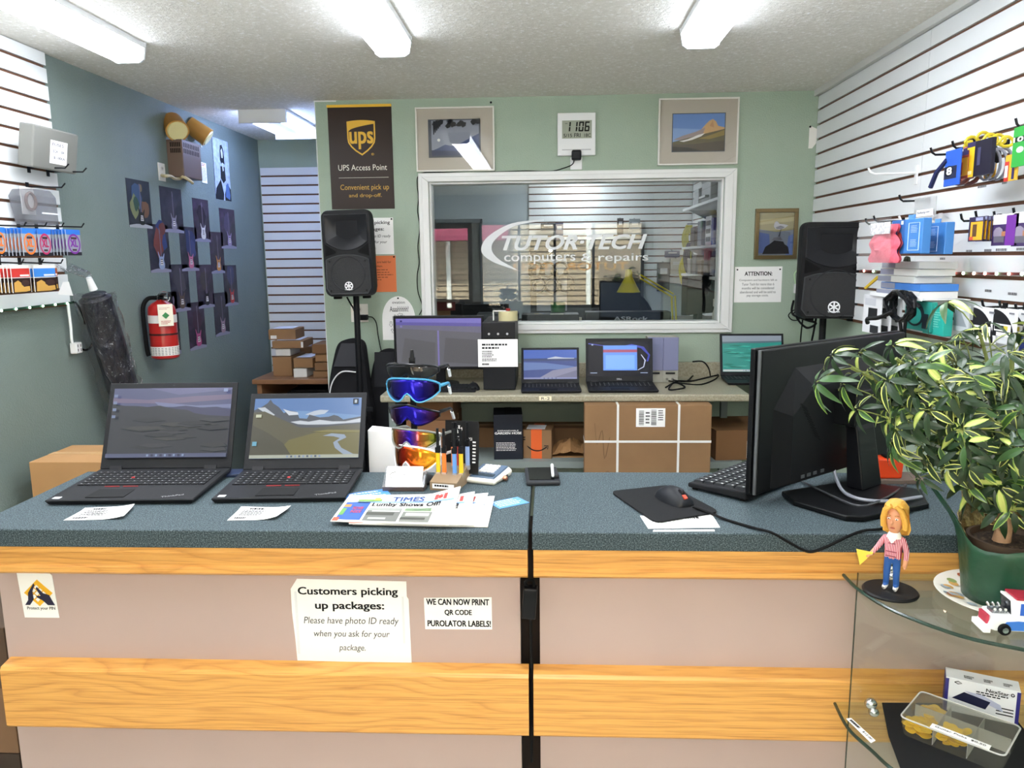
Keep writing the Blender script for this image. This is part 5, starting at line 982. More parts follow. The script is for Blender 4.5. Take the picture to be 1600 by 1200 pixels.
for (x, z, r_) in ((.04, .58, pi), (-.14, .52, -2.2), (-.24, .36, -pi/2), (-.18, .2, -.9), (.2, .52, 2.4), (.28, .36, pi/2), (.0, .12, 0)):
    Q = [(-.08, -.025), (.0, -.025), (.0, -.055), (.08, 0), (.0, .055), (.0, .025), (-.08, .025), (-.08, -.025)]; mb.tube([(w*x+(u*cos(r_)-v_*sin(r_))*h*.75, -.002, h*z+(u*sin(r_)+v_*cos(r_))*h*.75) for u, v_ in Q], .0012, 4)
mb.build('drawing', t); MB(INK).cyl((0, -.006, h*.955), (0, 0, h*.955), .005, n=8).build('push_pin', t)
def outlet(wall, label, tl, br):
    t, w, h = wall_thing(wall, 'wall_outlet', label, 'outlet', tl, br); MB(mat('#e6e3da', .4)).box(-w/2, w/2, -.006, 0, 0, h).build('plate', t, bevel=.002)
    mb = MB(mat('#c9c5ba', .4)); 
    for z in (.30, .70):
        o_ = MB(mat('#d8d4c9', .4)).cyl((0, -.0085, h*z), (0, -.006, h*z), min(w, h)*.17, n=14); s_ = o_.build('socket', t); q = MB(INK)
        for x in (-.012, .008): q.box(x*.5, x*.5+.0022, -.0090, -.0085, h*z-.005, h*z+.006)
        q.build('slots', s_)
    return t, w, h
t, w, h = outlet('B', 'white wide outlet plate right of the left speaker pole', (548, 475), (576, 503))
t, w, h = wall_thing('B', 'power_adapter', 'black plug adapter in the outlet beside the left speaker pole', 'adapter', (561, 491.5), (576, 499.5), .0092); MB(BLACK).box(-w/2, w/2, -.035, 0, 0, h).build('body', t, bevel=.004)
cable('cable', 'thin black cable from the plug adapter down behind the gig bags', [pw(575, 495, .03), pw(582, 496, .02), pw(588, 505, .02), pw(591, 525, .02), pw(595, 545, .02), pw(598, 556, .02)], .003)
t, w, h = wall_thing('B', 'power_adapter', 'small white power adapter on the wall left of the right loudspeaker', 'adapter', (1240, 443.5), (1249, 458), .0); MB(WHITE).box(-w/2, w/2, -.03, 0, 0, h).build('body', t, bevel=.003)
cable('cable', 'pale green lead looping from the white adapter to the right loudspeaker', [pw(1243, 444, .02), pw(1241, 430, .01), pw(1244, 424, .01), pw(1250, 418, .01)], .003, mat('#b9d8a8', .4))
cable('cable', 'black lead hanging in loops below the small white adapter', [pw(1245, 457, .02), pw(1246, 480, .02), pw(1238, 486, .03), pw(1232, 493, .03), pw(1238, 500, .03), pw(1249, 499, .03), pw(1240, 491, .03), pw(1250, 478, .02)], .003)
o = MB(mat('#eceae4', .9)).prism([(0, 0), (.02, .0), (.042, .03), (.045, .10), (.0, .12)], -.001, 0).build('bare_patch'); o.matrix_world = frame(PY(1263, 232, YB).x, YB, PY(1263, 232, YB).z, 'B'); tag(o, 'white torn paint patch on the green wall at the right corner', 'patch')
for i, (x, y) in enumerate(((767, 160), (1266, 198))):
    o = MB(INK).sph((0, 0, 0), .006, n=8).build('nail'); o.location = PY(x, y, YB-.004); tag(o, ['black nail in the wall above the moon picture', 'dark nail above the torn paint patch'][i], 'nail')
# ------------------------------------------------------------------ left wall
FP_ = lambda c: mat(c, .5)
def smoke_mat(name, c0, c1, sc=9):
    m, nt, b = nodes_mat(name); n = tex(nt, 'Noise', sc, Detail=6., Distortion=1.2); r = ramp(nt, (.35, c0), (.75, c1)); nt.links.new(n.outputs['Fac'], r.inputs[0]); nt.links.new(r.outputs[0], b.inputs['Base Color']); b.inputs['Roughness'].default_value = .4; return m
SM1 = smoke_mat('dark_smoke_print', '#141320', '#3a3245'); SM2 = smoke_mat('violet_smoke_print', '#1d1622', '#4a3050'); SM3 = smoke_mat('black_print', '#0d0f12', '#26282c')
STRAT = [(.0, .0), (.09, .01), (.145, .05), (.16, .12), (.13, .18), (.12, .22), (.145, .28), (.17, .345), (.155, .36), (.12, .33), (.08, .29), (.035, .275), (.03, .29), (-.03, .29), (-.035, .27), (-.085, .30), (-.125, .36), (-.155, .40), (-.17, .385), (-.15, .32), (-.125, .25), (-.13, .18), (-.16, .12), (-.15, .05), (-.09, .01)]
def guitar_poster(px, bg, body, glow, label, fl='#8d8aa0', neck='#6b6070', tilt=0.):
    tl = (180+.4167*px[0], 150+.4167*px[1]); br = (180+.4167*px[2], 150+.4167*px[3])
    t, w, h = wall_thing('L', 'guitar_poster', label, 'poster', tl, br, group='guitar posters on the left wall')
    MB(bg).box(-w/2, w/2, -.001, 0, 0, h).build('sheet', t)
    mb = MB(FP_(fl)); mb.poly([(-w/2, -.0013, 0), (w/2, -.0013, 0), (w/2, -.0013, h*.05), (w*.2, -.0013, h*.085), (-w*.2, -.0013, h*.08), (-w/2, -.0013, h*.045)])
    k = 0
    for (c, u, v_, r_) in glow:
        k += 1; rr = random.Random(k+len(label)); mb.use(FP_('#%02x%02x%02x' % tuple(int(int(c[q:q+2], 16)*.55+14) for q in (1, 3, 5)))); mb.poly([(w*u+w*r_*(.7+.5*rr.random())*cos(a_), -.0015-.0001*k, h*v_+w*r_*(.9+.6*rr.random())*sin(a_)) for a_ in [2*pi*i/11 for i in range(11)]])
    G = lambda P_, y: [((x*cos(tilt)-z*sin(tilt))*h+w*.05, y, (x*sin(tilt)+z*cos(tilt))*h+h*.06) for x, z in P_]
    mb.use(FP_(neck)); mb.poly(G([(-.018, .25), (.018, .25), (.015, .74), (-.015, .74)], -.0021)); mb.poly(G([(-.02, .74), (.02, .74), (.035, .80), (.01, .87), (-.03, .85)], -.0021))
    mb.use(FP_(body)); mb.poly(G([(x*.8, z*.95) for x, z in STRAT], -.0023)); mb.use(FP_('#cfcac6')); mb.poly(G([(-.06, .09), (.07, .09), (.05, .20), (-.04, .22)], -.0025)); mb.use(FP_('#26232a'))
    for z in (.12, .165, .205): mb.poly(G([(-.045, z), (.045, z), (.045, z+.014), (-.045, z+.014)], -.0027))
    mb.build('print', t)
PO = [((37, 306, 140, 498), SM3, '#2b2a22', [('#3f6fb0', -.1, .62, .25), ('#c9d27a', -.2, .45, .2), ('#2f6a3a', -.15, .5, .13), ('#b9742f', .22, .40, .17), ('#d0a64a', .1, .85, .07)], 'guitar poster with blue, yellow and orange swirls, leftmost in the top row', '#a9aab0'),
      ((163, 336, 258, 515), SM1, '#8c8594', [('#4a4058', -.05, .6, .22)], 'guitar poster with pale guitar, second in the top row'), ((287, 381, 358, 548), SM2, '#d9d4d0', [('#3c2c3c', 0, .6, .25)], 'guitar poster with white guitar, third in the top row'),
      ((388, 419, 455, 573), SM2, '#9a86a8', [('#6f5a86', -.05, .62, .22)], 'guitar poster with lilac guitar, last in the top row'), ((118, 478, 210, 660), SM1, '#8f9fc0', [('#2f4fae', .12, .75, .30), ('#b5482c', -.05, .62, .26), ('#a33d26', .2, .9, .15)], 'guitar poster with blue and orange flames over a pale blue guitar'),
      ((237, 488, 315, 655), SM1, '#c06a86', [('#2f3f8c', .08, .65, .32), ('#4656a8', .2, .5, .2)], 'guitar poster with pink guitar under blue smoke'), ((350, 508, 412, 664), SM2, '#c0803f', [('#4a3a4c', 0, .6, .2)], 'guitar poster with orange sunburst guitar'),
      ((200, 632, 284, 803), SM1, '#5d4a3c', [('#5a5260', -.1, .72, .25), ('#6b6270', .15, .6, .18)], 'guitar poster with brown guitar just above the fire extinguisher'), ((300, 633, 373, 790), SM2, '#2a2a2c', [('#5a4a42', -.05, .65, .22)], 'guitar poster with black and white guitar in the third row'),
      ((402, 635, 462, 782), SM1, '#c03a34', [('#5a5a92', .05, .75, .26)], 'guitar poster with red guitar, rightmost in the third row'), ((196, 735, 248, 965), SM3, '#3c3a3a', [('#2c3038', 0, .6, .25)], 'dark guitar poster mostly hidden by the fire extinguisher'),
      ((267, 777, 343, 941), SM2, '#b04a7a', [('#5a2f4a', 0, .62, .26)], 'guitar poster with magenta guitar in the bottom row'), ((365, 740, 430, 891), SM1, '#9c7f8c', [('#4f4650', -.05, .68, .26)], 'guitar poster with pale rose guitar in the bottom row')]
for p_ in PO: guitar_poster(*p_)
t, w, h = wall_thing('L', 'photo_poster', 'black and white poster of a long-haired guitarist by the emergency light', 'poster', (330, 213), (361.5, 315))
MB(mat('#aebdd0', .35, var=.3, vscale=30, name='grey_photo_print')).box(-w/2, w/2, -.001, 0, 0, h).build('sheet', t); mb = MB(FP_('#20242c')); Y_ = -.0014
for P_ in ([(-.06, .80), (-.02, .90), (.08, .92), (.16, .86), (.2, .72), (.2, .60), (.1, .62), (-.02, .60), (-.08, .66)], [(-.08, .56), (.2, .56), (.22, .34), (.05, .28), (-.1, .36)], [(-.5, 0), (-.42, .18), (-.1, .34), (.05, .1), (.0, 0)], [(.1, .1), (.3, .3), (.5, .2), (.5, 0), (.1, 0)], [(-.5, 0), (-.5, 1), (-.47, 1), (-.47, 0)]): mb.poly([(u*w, Y_, v_*h) for u, v_ in P_])
mb.use(FP_('#cfd6de')); mb.poly([(u*w, Y_-.0004, v_*h) for u, v_ in ((.0, .82), (.08, .86), (.13, .78), (.1, .70), (.03, .70))]); mb.poly([(u*w, Y_-.0004, v_*h) for u, v_ in ((.02, .62), (.1, .62), (.12, .5), (.06, .48))])
mb.use(FP_('#4f6fa8')); mb.poly([(u*w, Y_-.0006, v_*h) for u, v_ in ((.15, .06), (.2, .26), (.36, .3), (.45, .1), (.4, .02))]); mb.build('print', t)
# emergency light
y0e = PX(261, 245, XL).y; de = PY(286, 245, y0e).x-XL; y1e = PX(314.5, 250, XL+de).y; zt_, zb_ = PY(286, 217, y0e).z, PY(288, 276, y0e).z
t = thing('emergency_light', 'brown emergency light box with two tan lamp heads high on the left wall', 'emergency light', M=frame(XL, y0e, zb_, 'L')); EB = mat('#6b564a', .45); LB = y1e-y0e; H = zt_-zb_
MB(EB).box(0, LB, -de, 0, 0, H).build('case', t, bevel=.004); mb = MB(mat('#1d1712', .8))
for r_ in range(2):
    for k in range(6): x = -de+.012+k*(de-.03)/6; mb.box(-.0008, 0, x, x+.006, H*(.80-.16*r_), H*(.92-.16*r_))
    for k in range(10): x = .015+k*(LB-.03)/10; mb.box(x, x+.007, -de-.0008, -de, H*(.80-.16*r_), H*(.92-.16*r_))
mb.build('vent_slots', t)
HT = mat('#c08a3e', .4)
def head(px, dirv, r_, L_):
    c = PX(px[0], px[1], XL+de*.55); lc = V((c.y-y0e, -(c.x-XL), c.z-zb_)); d = V(dirv).normalized()
    mb = MB(HT).cyl(lc-d*L_*.6, lc+d*L_*.4, r_*.9, r_, 20); o = mb.build('lamp_head', t, smooth=True); MB(mat('#e8dca0', .15, alpha=.95)).cyl(lc+d*L_*.4, lc+d*(L_*.4+.006), r_*.88, r_*.8, 20).build('lens', o, smooth=True)
    MB(CHROME).cyl((lc.x, lc.y, lc.z-r_*.7), (lc.x, lc.y, H), .006, n=8).build('stem', t)
head((274, 199), (-.55, -.45, -.45), .062, .12); head((313, 207), (.25, -.8, -.6), .055, .13)
t, w, h = wall_thing('L', 'inspection_tag', 'white and red inspection tag hanging from the emergency light', 'tag', (313.5, 253), (324, 287), .004); MB(PAPER).box(-w/2, w/2, -.001, 0, 0, h).build('card', t); mb = MB(mat('#c0392b', .6)); mb.dashes(-w*.4, w*.4, h*.80, h*.95, 2, 3, -.0014); mb.use(GREYINK); mb.dashes(-w*.4, w*.4, h*.08, h*.74, 9, 4, -.0014, th=.3); mb.build('print', t)
outlet('L', 'white outlet plate left below the emergency light', (245.5, 253.5), (258, 284))
pl_ = lambda x, y, o=.03: PX(x, y, XL+o)
cable('cable', 'cream power cord from the outlet to under the emergency light', [pl_(253, 274, .02), pl_(258, 275, .06), pl_(266, 275, .06), pl_(273, 279, .06), pl_(281, 279, .05), pl_(286, 276, .08), pl_(295, 281, .1), pl_(301, 286, .1)], .009, mat('#c9b98f', .5))
# fire extinguisher
c = PX(254, 500, XL+.10); zb_ = PY(254, 560, c.y).z; H = PY(254, 459, c.y).z-zb_
t = thing('fire_extinguisher', 'red fire extinguisher with inspection tag hanging on the left wall', 'fire extinguisher', (c.x, c.y, zb_), radians(38)); R_ = .069; REDM = mat('#b01f1c', .28, coat=.3)
MB(REDM).lathe([(.055, 0), (R_, .008), (R_, H*.74), (R_*.93, H*.80), (R_*.65, H*.86), (.022, H*.895), (.02, H*.91)], n=28).build('cylinder', t, smooth=True)
for a, b_, c_, nm in ((.06, .20, '#e6e2dc', 'instruction_label'), (.56, .68, '#e6e2dc', 'upper_label'), (.37, .40, '#3a1210', 'band')): MB(mat(c_, .5)).lathe([(R_+.0004, H*a), (R_+.0012, H*a), (R_+.0012, H*b_), (R_+.0004, H*b_)], n=28).build(nm, t, smooth=True)
mb = MB(GREYINK)
for k in range(5):
    for j in range(26): a_ = -pi+2*pi*j/26; mb.rbox((R_*1.021*cos(a_), R_*1.021*sin(a_), H*(.08+.024*k)), (.001, .010, .003), rz=a_)
mb.build('instruction_print', t)
mb = MB(BLACK); mb.cyl((0, 0, H*.90), (0, 0, H*.96), .018, n=12).rbox((.0, -.03, H*.985), (.022, .13, .010), rx=-.12).rbox((.0, -.035, H*.93), (.020, .11, .008), rx=.05).rbox((0, .05, H*.94), (.02, .06, .02)); mb.build('valve_handle', t, bevel=.002)
MB(CHROME).cyl((.012, 0, H*.93), (.03, 0, H*.93), .012, n=12).build('gauge', t); MB(RUB).tube([(-.02, 0, H*.94), (-.062, .0, H*.93), (-.088, 0, H*.80), (-.090, 0, H*.5), (-.086, 0, H*.15), (-.08, 0, H*.06)], .011, 8, smooth=5).build('hose', t, smooth=True)
MB(CHROME).tube([(.01+.03*cos(a_), -.02, H*.95+.03*sin(a_)) for a_ in [2*pi*i/16 for i in range(17)]], .002, 5).build('pull_ring', t, smooth=True)
tg = MB(mat('#e9e2cf', .7)).box(-.036, .036, -R_-.018, -R_-.017, H*.52, H*.85).build('tag', t); mb = MB(mat('#2f7d43', .6)); mb.prism([(-.018, H*.68), (0, H*.63), (.018, H*.68), (0, H*.73)], -R_-.0188, -R_-.018); mb.use(mat('#b5463c', .6)); mb.dashes(-.024, .024, H*.54, H*.60, 3, 2, -R_-.0185); mb.dashes(-.03, .03, H*.76, H*.80, 2, 4, -R_-.0185, th=.3); mb.build('tag_print', tg)
# goods on the left slat board
def lpk(name, label, cat, tl, br, off, group=None): return wall_thing('L', name, label, cat, tl, br, off, group)
HKM = mat('#77797c', .3, .8)
def hook(wall, base, L_, label, m_=DARKWIRE, plate=True):
    p = (PX(base[0], base[1], XL+.02) if wall == 'L' else PX(base[0], base[1], XR)); t = thing('peg_hook', label, 'hook', M=frame(p.x, p.y, p.z, wall), group='slat board hooks')
    MB(m_).tube([(0, 0, 0), (0, -L_*.9, -.004), (0, -L_, .012)], .0032, 6).build('wire', t, smooth=True)
    if plate: MB(m_ if m_ is not HKM else WHITE).box(-.008, .008, -.004, 0, -.02, .018).build('clip', t)
    return t
WS = glass('frosted_storage_plastic', '#d0d1cf', .04, .3, .75, '#9c9c98')
p0 = PX(28, 232, XL+.08); p1 = PX(99, 240, XL+.08); w = p1.y-p0.y; zt_ = PX(60, 196, XL+.08).z; zb_ = PX(72, 262, XL+.08).z
t = thing('storage_case', 'frosted plastic case with FUSES price label on the left slat board', 'case', M=frame(XL+.03, (p0.y+p1.y)/2, zb_, 'L')); h = zt_-zb_
mb = MB(WS); mb.T = Matrix.Rotation(radians(9), 4, 'X'); mb.box(-w/2, w/2, -.10, -.04, .0, h); mb.build('body', t, bevel=.006)
lb = MB(PAPER); lb.T = Matrix.Rotation(radians(9), 4, 'X'); lb.box(-w*.14, w*.24, -.1012, -.1002, h*.17, h*.73); o = lb.build('label', t); mb = MB(mat('#3f4560', .6)); mb.T = lb.T
for i, s_ in enumerate(('FUSES', '0.2A – 10A', '$1.00EA')): mb.text(s_, -w*.10+(.02*i)*w, w*.15+.02*i*w, h*(.60-.16*i), h*(.67-.16*i), -.1016, bold=.01)
mb.build('label_print', o)
hook('L', (44, 262), .17, 'dark hook with white clip under the FUSES case, left one'); hook('L', (74, 268), .17, 'dark hook under the right end of the FUSES case'); hook('L', (42, 292), .16, 'dark hook above the clear bin on the left slat board')
t, w, h = lpk('hanging_pack', 'white card pack with a brown ring behind the clear bin', 'pack', (30, 291), (55, 336), .06); MB(mat('#e9e4dc', .6)).box(-w/2, w/2, -.004, 0, 0, h).build('card', t); mb = MB(mat('#8a6a5c', .5)); mb.tube([(w*.05+w*.38*cos(a_), -.012, h*.48+w*.42*sin(a_)) for a_ in [2*pi*i/24 for i in range(25)]], .006, 6); mb.build('coil', t, smooth=True)
t, w, h = lpk('clear_bin', 'small clear plastic bin on the left slat board above the string packs', 'bin', (50, 294), (93, 352), .13); mb = MB(glass('bin_plastic', '#e0e1e5', .05, .1, .35, '#94969c')); mb.loft([[(-w*.42, 0, 0), (w*.5, 0, 0), (w*.5, .09, 0), (-w*.42, .09, 0)], [(-w*.5, 0, h*.8), (w*.48, 0, h*.8), (w*.48, .1, h*.8), (-w*.5, .1, h*.8)], [(-w*.42, .01, h), (w*.36, .01, h), (w*.36, .09, h), (-w*.42, .09, h)]]); mb.build('body', t, bevel=.004); MB(mat('#e7e9ee', .3)).box(-w*.2, w*.5, -.004, 0, h*.30, h*.34).build('rail', t)
def n_lab(l): return l.split(' ringed')[0]+' ringed string pack stacked behind the front one of its hook'
def string_pack(tl, br, off, col, label, n, ring=True):
    t, w, h = lpk('string_pack', label, 'string pack', tl, br, off, 'electric guitar string packs')
    MB(mat('#9aa0ad', .3, name='silver_pouch')).box(-w/2, w/2, -.003, 0, 0, h).build('pouch', t); MB(mat('#2f74d0', .4)).box(-w/2, w/2, -.0036, 0, h*.82, h*1.02).build('header', t); MB(mat('#26272d', .4)).box(-w/2, w/2, -.0036, -.0030, 0, h*.13).build('foot_band', t)
    mb = MB(mat(col, .4)); N = 26
    for a, b_ in ((.44, .36), (.30, 0.)):
        if b_: mb.add([(w*a*cos(2*pi*i/N), -.0042, h*.45+h*.40*(a/.44)*sin(2*pi*i/N)) for i in range(N)]+[(w*b_*cos(2*pi*i/N), -.0042, h*.45+h*.40*(b_/.44)*sin(2*pi*i/N)) for i in range(N)], [(i, (i+1) % N, N+(i+1) % N, N+i) for i in range(N)])
    mb.text('XL', -w*.26, w*.24, h*.34, h*.62, -.0044, bold=.05); mb.use(mat('#3a2326', .5)); mb.box(-w*.2, w*.2, -.0042, -.0038, h*.64, h*.72).box(-w*.15, w*.15, -.0042, -.0038, h*.18, h*.25); mb.build('print', t)
    for k in range(1, n): M = t.matrix_world.copy(); dup(t, M @ Matrix.Translation((-.001*k, .013*k, .001*(k % 2))), n_lab(label))
string_pack((-14, 355), (10.5, 399), .22, '#ee7a2b', 'orange ringed string pack cut by the left edge of view', 1)
string_pack((32, 357), (58, 400), .22, '#ee7a2b', 'orange ringed string pack at the front of its hook', 7)
string_pack((57, 358), (81, 400), .19, '#b8245c', 'magenta ringed string pack between orange and purple', 2)
string_pack((101, 359), (127, 399), .24, '#7d2a9c', 'purple ringed string pack, rightmost on its row', 7)
def acoustic_pack(tl, br, off, col, label, n):
    t, w, h = lpk('string_pack', label, 'string pack', tl, br, off, 'acoustic guitar string packs')
    MB(mat('#e8e6e2', .4)).box(-w/2, w/2, -.003, 0, 0, h).build('card', t); MB(mat(col, .4)).box(-w/2, w/2, -.0036, -.003, h*.55, h*.87).build('colour_band', t)
    mb = MB(mat('#2a1c18', .4)); mb.box(-w/2, w/2, -.0036, -.003, 0, h*.52); mb.use(mat('#c79a4c', .4)); mb.poly([(u*w, -.0040, v_*h) for u, v_ in ((-.45, .02), (-.42, .36), (-.2, .44), (-.05, .36), (.1, .2), (.42, .22), (.44, .05), (.2, .02))]); mb.use(mat('#3a2320', .5)); mb.poly([(w*.2+w*.24*cos(2*pi*i/14), -.0043, h*.33+h*.12*sin(2*pi*i/14)) for i in range(14)]); mb.use(PAPER); mb.box(-w*.05, w*.45, -.0041, -.0036, h*.585, h*.645); mb.build('print', t)
    for k in range(1, n): dup(t, t.matrix_world @ Matrix.Translation((-.001*k, .013*k, 0)), label.replace('at the front of', 'stacked behind the front one of'))
acoustic_pack((15, 414), (48, 456), .20, '#cc3a34', 'red banded acoustic string pack at the front of its hook', 6); acoustic_pack((50, 414), (88, 454), .20, '#3f86d8', 'blue banded acoustic string pack at the front of its hook', 3); acoustic_pack((66, 414), (91, 452), .16, '#b5562a', 'orange banded acoustic string pack behind the blue one', 1)
for i, x in enumerate((12, 46, 74, 107)): hook('L', (x-18, 352+i*.6), .12, ['dark hook of the cut-off orange string pack', 'dark hook of the orange string packs', 'dark hook of the magenta string packs', 'dark hook of the purple string packs'][i])
for i, x in enumerate((4, 36, 68)): hook('L', (x-6, 410), .10, ['dark hook of the red acoustic packs', 'dark hook of the blue acoustic packs', 'dark hook of the orange acoustic pack'][i])
t, w, h = lpk('price_card', 'white price card under the blue acoustic packs', 'card', (88, 441), (114, 462), .14); MB(PAPER).prism([(-w/2, .01), (w/2, 0), (w*.3, h), (-w*.1, h)], -.001, 0).build('card', t)
LEDG = mat('#b6ffd0', .4, emit=6, name='lit_green_led'); SG = mat('#123a22', .5)
def led_strip(label, P, n, m_list, size=.006, strip=SG):
    t = thing('led_strip', label, 'light strip', P[0]); Q = [p_-P[0] for p_ in P]; d = (Q[-1]-Q[0]); MB(strip).tube(Q, .006, 4).build('strip', t)
    for i in range(n):
        u = (i+.5)/n; k = min(int(u*(len(Q)-1)), len(Q)-2); v_ = u*(len(Q)-1)-k; p_ = Q[k].lerp(Q[k+1], v_); s_ = -1 if P[0].x > 0 else 1; MB(m_list[i % len(m_list)]).sph((p_.x+s_*.006, p_.y, p_.z), size*.6, size, size*.8, 8).build('led', t)
led_strip('green LED strip along the bottom of the left slat board', [pl_(-30, 490, .03), pl_(0, 485.5, .03), pl_(112, 473, .03)], 11, [LEDG])
t, w, h = lpk('extension_socket', 'white multi-outlet end of an extension cord hanging on the left wall', 'outlet', (108, 536), (119.5, 551), .015); MB(WHITE).box(-w/2, w/2, -.03, 0, 0, h).build('body', t, bevel=.004); mb = MB(INK)
for x in (-.25, .2):
    for z in (.3, .7): mb.box(x*w, x*w+.004, -.0305, -.03, z*h-.006, z*h+.006)
mb.build('slots', t)
cable('cable', 'white extension cord hanging from the green LED strip', [pl_(106, 474, .03), pl_(108, 490, .03), pl_(110.5, 510, .03), pl_(112, 530, .03), pl_(113.5, 537, .03)], .006, WHITE)
cable('usb_cable', 'black USB cable with small controller looping below the green LED strip', [pl_(113, 472, .03), pl_(119, 474, .03), pl_(126, 485, .03), pl_(133, 502, .03), pl_(142, 515, .03), pl_(146, 528, .03), pl_(141, 543, .03), pl_(133, 547, .03), pl_(124, 543, .03), pl_(119, 541, .03)], .0045)
t, w, h = lpk('led_controller', 'small black inline controller on the USB cable', 'controller', (129, 494), (137.5, 506), .02); MB(BLACK).box(-w/2, w/2, -.02, 0, 0, h).build('body', t, bevel=.003); MB(mat('#c9ccd0', .5)).box(-w*.25, w*.25, -.0206, -.02, h*.15, h*.85).build('buttons', t)
# rolled bag in clear plastic leaning on the wall
pA, pB = PX(147, 460, XL+.115), PX(203, 640, XL+.13); d = (pB-pA)/(pA.z-pB.z); pC = pA+d*(pA.z-.03)
t = thing('rolled_bag', 'dark rolled bag in clear plastic leaning in front of the left wall', 'bag', (pC.x, pC.y, 0)); Q = [p_-V((pC.x, pC.y, 0)) for p_ in (pA, pA.lerp(pB, .06), pA.lerp(pB, .3), pA.lerp(pB, .7), pB, pC)]
m, nt, b = nodes_mat('wrinkled_dark_nylon'); n = tex(nt, 'Noise', 14, (1, 1, .45), Detail=5., Distortion=1.5); r = ramp(nt, (.3, '#10111a'), (.55, '#1a1b28'), (.78, '#30313f')); nt.links.new(n.outputs['Fac'], r.inputs[0]); nt.links.new(r.outputs[0], b.inputs['Base Color']); b.inputs['Roughness'].default_value = .4
p = nt.nodes.new('ShaderNodeBump'); p.inputs['Strength'].default_value = .6; p.inputs['Distance'].default_value = .03; nt.links.new(n.outputs['Fac'], p.inputs['Height']); nt.links.new(p.outputs[0], b.inputs['Normal'])
MB(m).tube(catmull(Q, 4), [.05]*3+[.068]*40, 16).build('bag', t, smooth=True)
m = glass('wrinkled_clear_film', '#f0f1f3', .07, .12); nt = m.node_tree; n = tex(nt, 'Noise', 16, (1, 1, .5), Detail=4., Distortion=2.); p = nt.nodes.new('ShaderNodeBump'); p.inputs['Strength'].default_value = 1.; p.inputs['Distance'].default_value = .05; nt.links.new(n.outputs['Fac'], p.inputs['Height'])
for q in nt.nodes:
    if q.type == 'BSDF_GLOSSY': nt.links.new(p.outputs[0], q.inputs['Normal'])
rr = random.Random(5); PP = catmull(Q, 5); rings = []
for i, q in enumerate(PP): rings.append([(q.x+(.074+.016*rr.random()+(.02 if k in (8, 9) else 0)*(i/len(PP)))*cos(2*pi*k/14), q.y+(.074+.016*rr.random()+(.05*i/len(PP) if 8 <= k <= 11 else 0))*cos(2*pi*k/14+pi/2)*-1, q.z+.01*rr.random()) for k in range(14)])
mb = MB(m); mb.loft(rings, caps=False); mb.build('plastic_sleeve', t, smooth=True)
q = Q[0]; MB(WHITE).cyl((q.x, q.y, q.z+.02), (q.x-.005, q.y-.02, q.z+.075), .018, .012, 10).build('tie', t, smooth=True); mb = MB(m); mb.loft([[(q.x+.014*cos(a_), q.y-.02+.014*sin(a_), q.z+.07) for a_ in [2*pi*i/10 for i in range(10)]], [(q.x+.03*cos(a_)*(1+.4*sin(3*a_)), q.y-.10+.05*sin(a_), q.z+.10) for a_ in [2*pi*i/10 for i in range(10)]], [(q.x+.03*cos(a_), q.y-.20+.06*sin(a_), q.z+.12+.02*cos(4*a_)) for a_ in [2*pi*i/10 for i in range(10)]]], caps=False); mb.build('plastic_neck', t, smooth=True)
# ------------------------------------------------------------------ right slat wall: hooks and goods
def rhook(base, tip, label, m_=DARKWIRE, plate=False, grp='hooks on the right slat wall'):
    p = PX(base[0], base[1], XR); e = PY(tip[0], tip[1], p.y); L_ = max(.06, XR-e.x)
    t = thing('peg_hook', label, 'hook', M=frame(p.x, p.y, p.z, 'R'), group=grp); r_ = .0038 if m_ is DARKWIRE else .0042
    MB(m_).tube([(0, 0, 0), (0, -L_*.86, -.002), (0, -L_*.95, .006), (0, -L_, .022)], r_, 7).build('wire', t, smooth=True); MB(WHITE if plate else m_).box(-.010, .010, -.006, 0, -.045 if plate else -.015, .03 if plate else .012).build('clip', t); return t
WH = mat('#eceded', .35)
rhook((1433, 270), (1357, 256), 'bare white hook high on the right slat wall', WH, True)
for (b_, t_, lb) in (((1512, 240), (1454, 230), 'black hook holding the blue number 8 pack'), ((1540, 230), (1488, 219), 'black hook holding the red and yellow pack'), ((1575, 224), (1521, 211), 'black hook with yellow clips holding the tall yellow pack'), ((1640, 196), (1587, 183), 'black hook at the right edge of view on the right wall'),
                     ((1452, 313), (1405, 304), 'black hook holding the empty clear bag'), ((1412, 345), (1365, 338), 'dark hook over the pink gloves'), ((1392, 349), (1352, 346), 'dark hook just right of the loudspeaker top'), ((1540, 344), (1501, 338), 'dark hook of the yellow tool packs, left one'), ((1562, 340), (1524, 332), 'dark hook of the yellow tool packs, right one'), ((1594, 341), (1553, 330), 'dark hook of the first purple pack'), ((1630, 336), (1583, 327), 'dark hook at the right edge over the purple packs'),
                     ((1432, 456), (1394, 441), 'black hook of the coiled black cable'), ((1572, 479), (1534, 474), 'black hook of the left flash drive pack'), ((1604, 481), (1561, 475), 'black hook of the right flash drive packs'), ((1640, 486), (1586, 478), 'black hook at the right edge by the flash drive packs'), ((1398, 464), (1372, 460), 'dark hook of the white cable packs')): rhook(b_, t_, lb)
rhook((1470, 346), (1405, 331), 'white hook holding the two blue packs', WH, True)
def rpk(name, label, cat, tl, br, off, group=None):
    M, w, h = on('R', tl, br, off); return thing(name, label, cat, M=M, group=group), w, h
def card(t, w, h, col, th=.004, bevel=.001, name='card'): return MB(mat(col, .45)).box(-w/2, w/2, -th, 0, 0, h).build(name, t, bevel=bevel)
def deco(t, shapes, y=-.0045, name='print'):
    mb = MB()
    for i, (c, P) in enumerate(shapes): mb.use(mat(c, .45)); mb.poly([(u, y-.0003*i, v_) for u, v_ in P])
    return mb.build(name, t)
R4 = lambda w, h, a, b_, c, d: [(a*w, c*h), (b_*w, c*h), (b_*w, d*h), (a*w, d*h)]
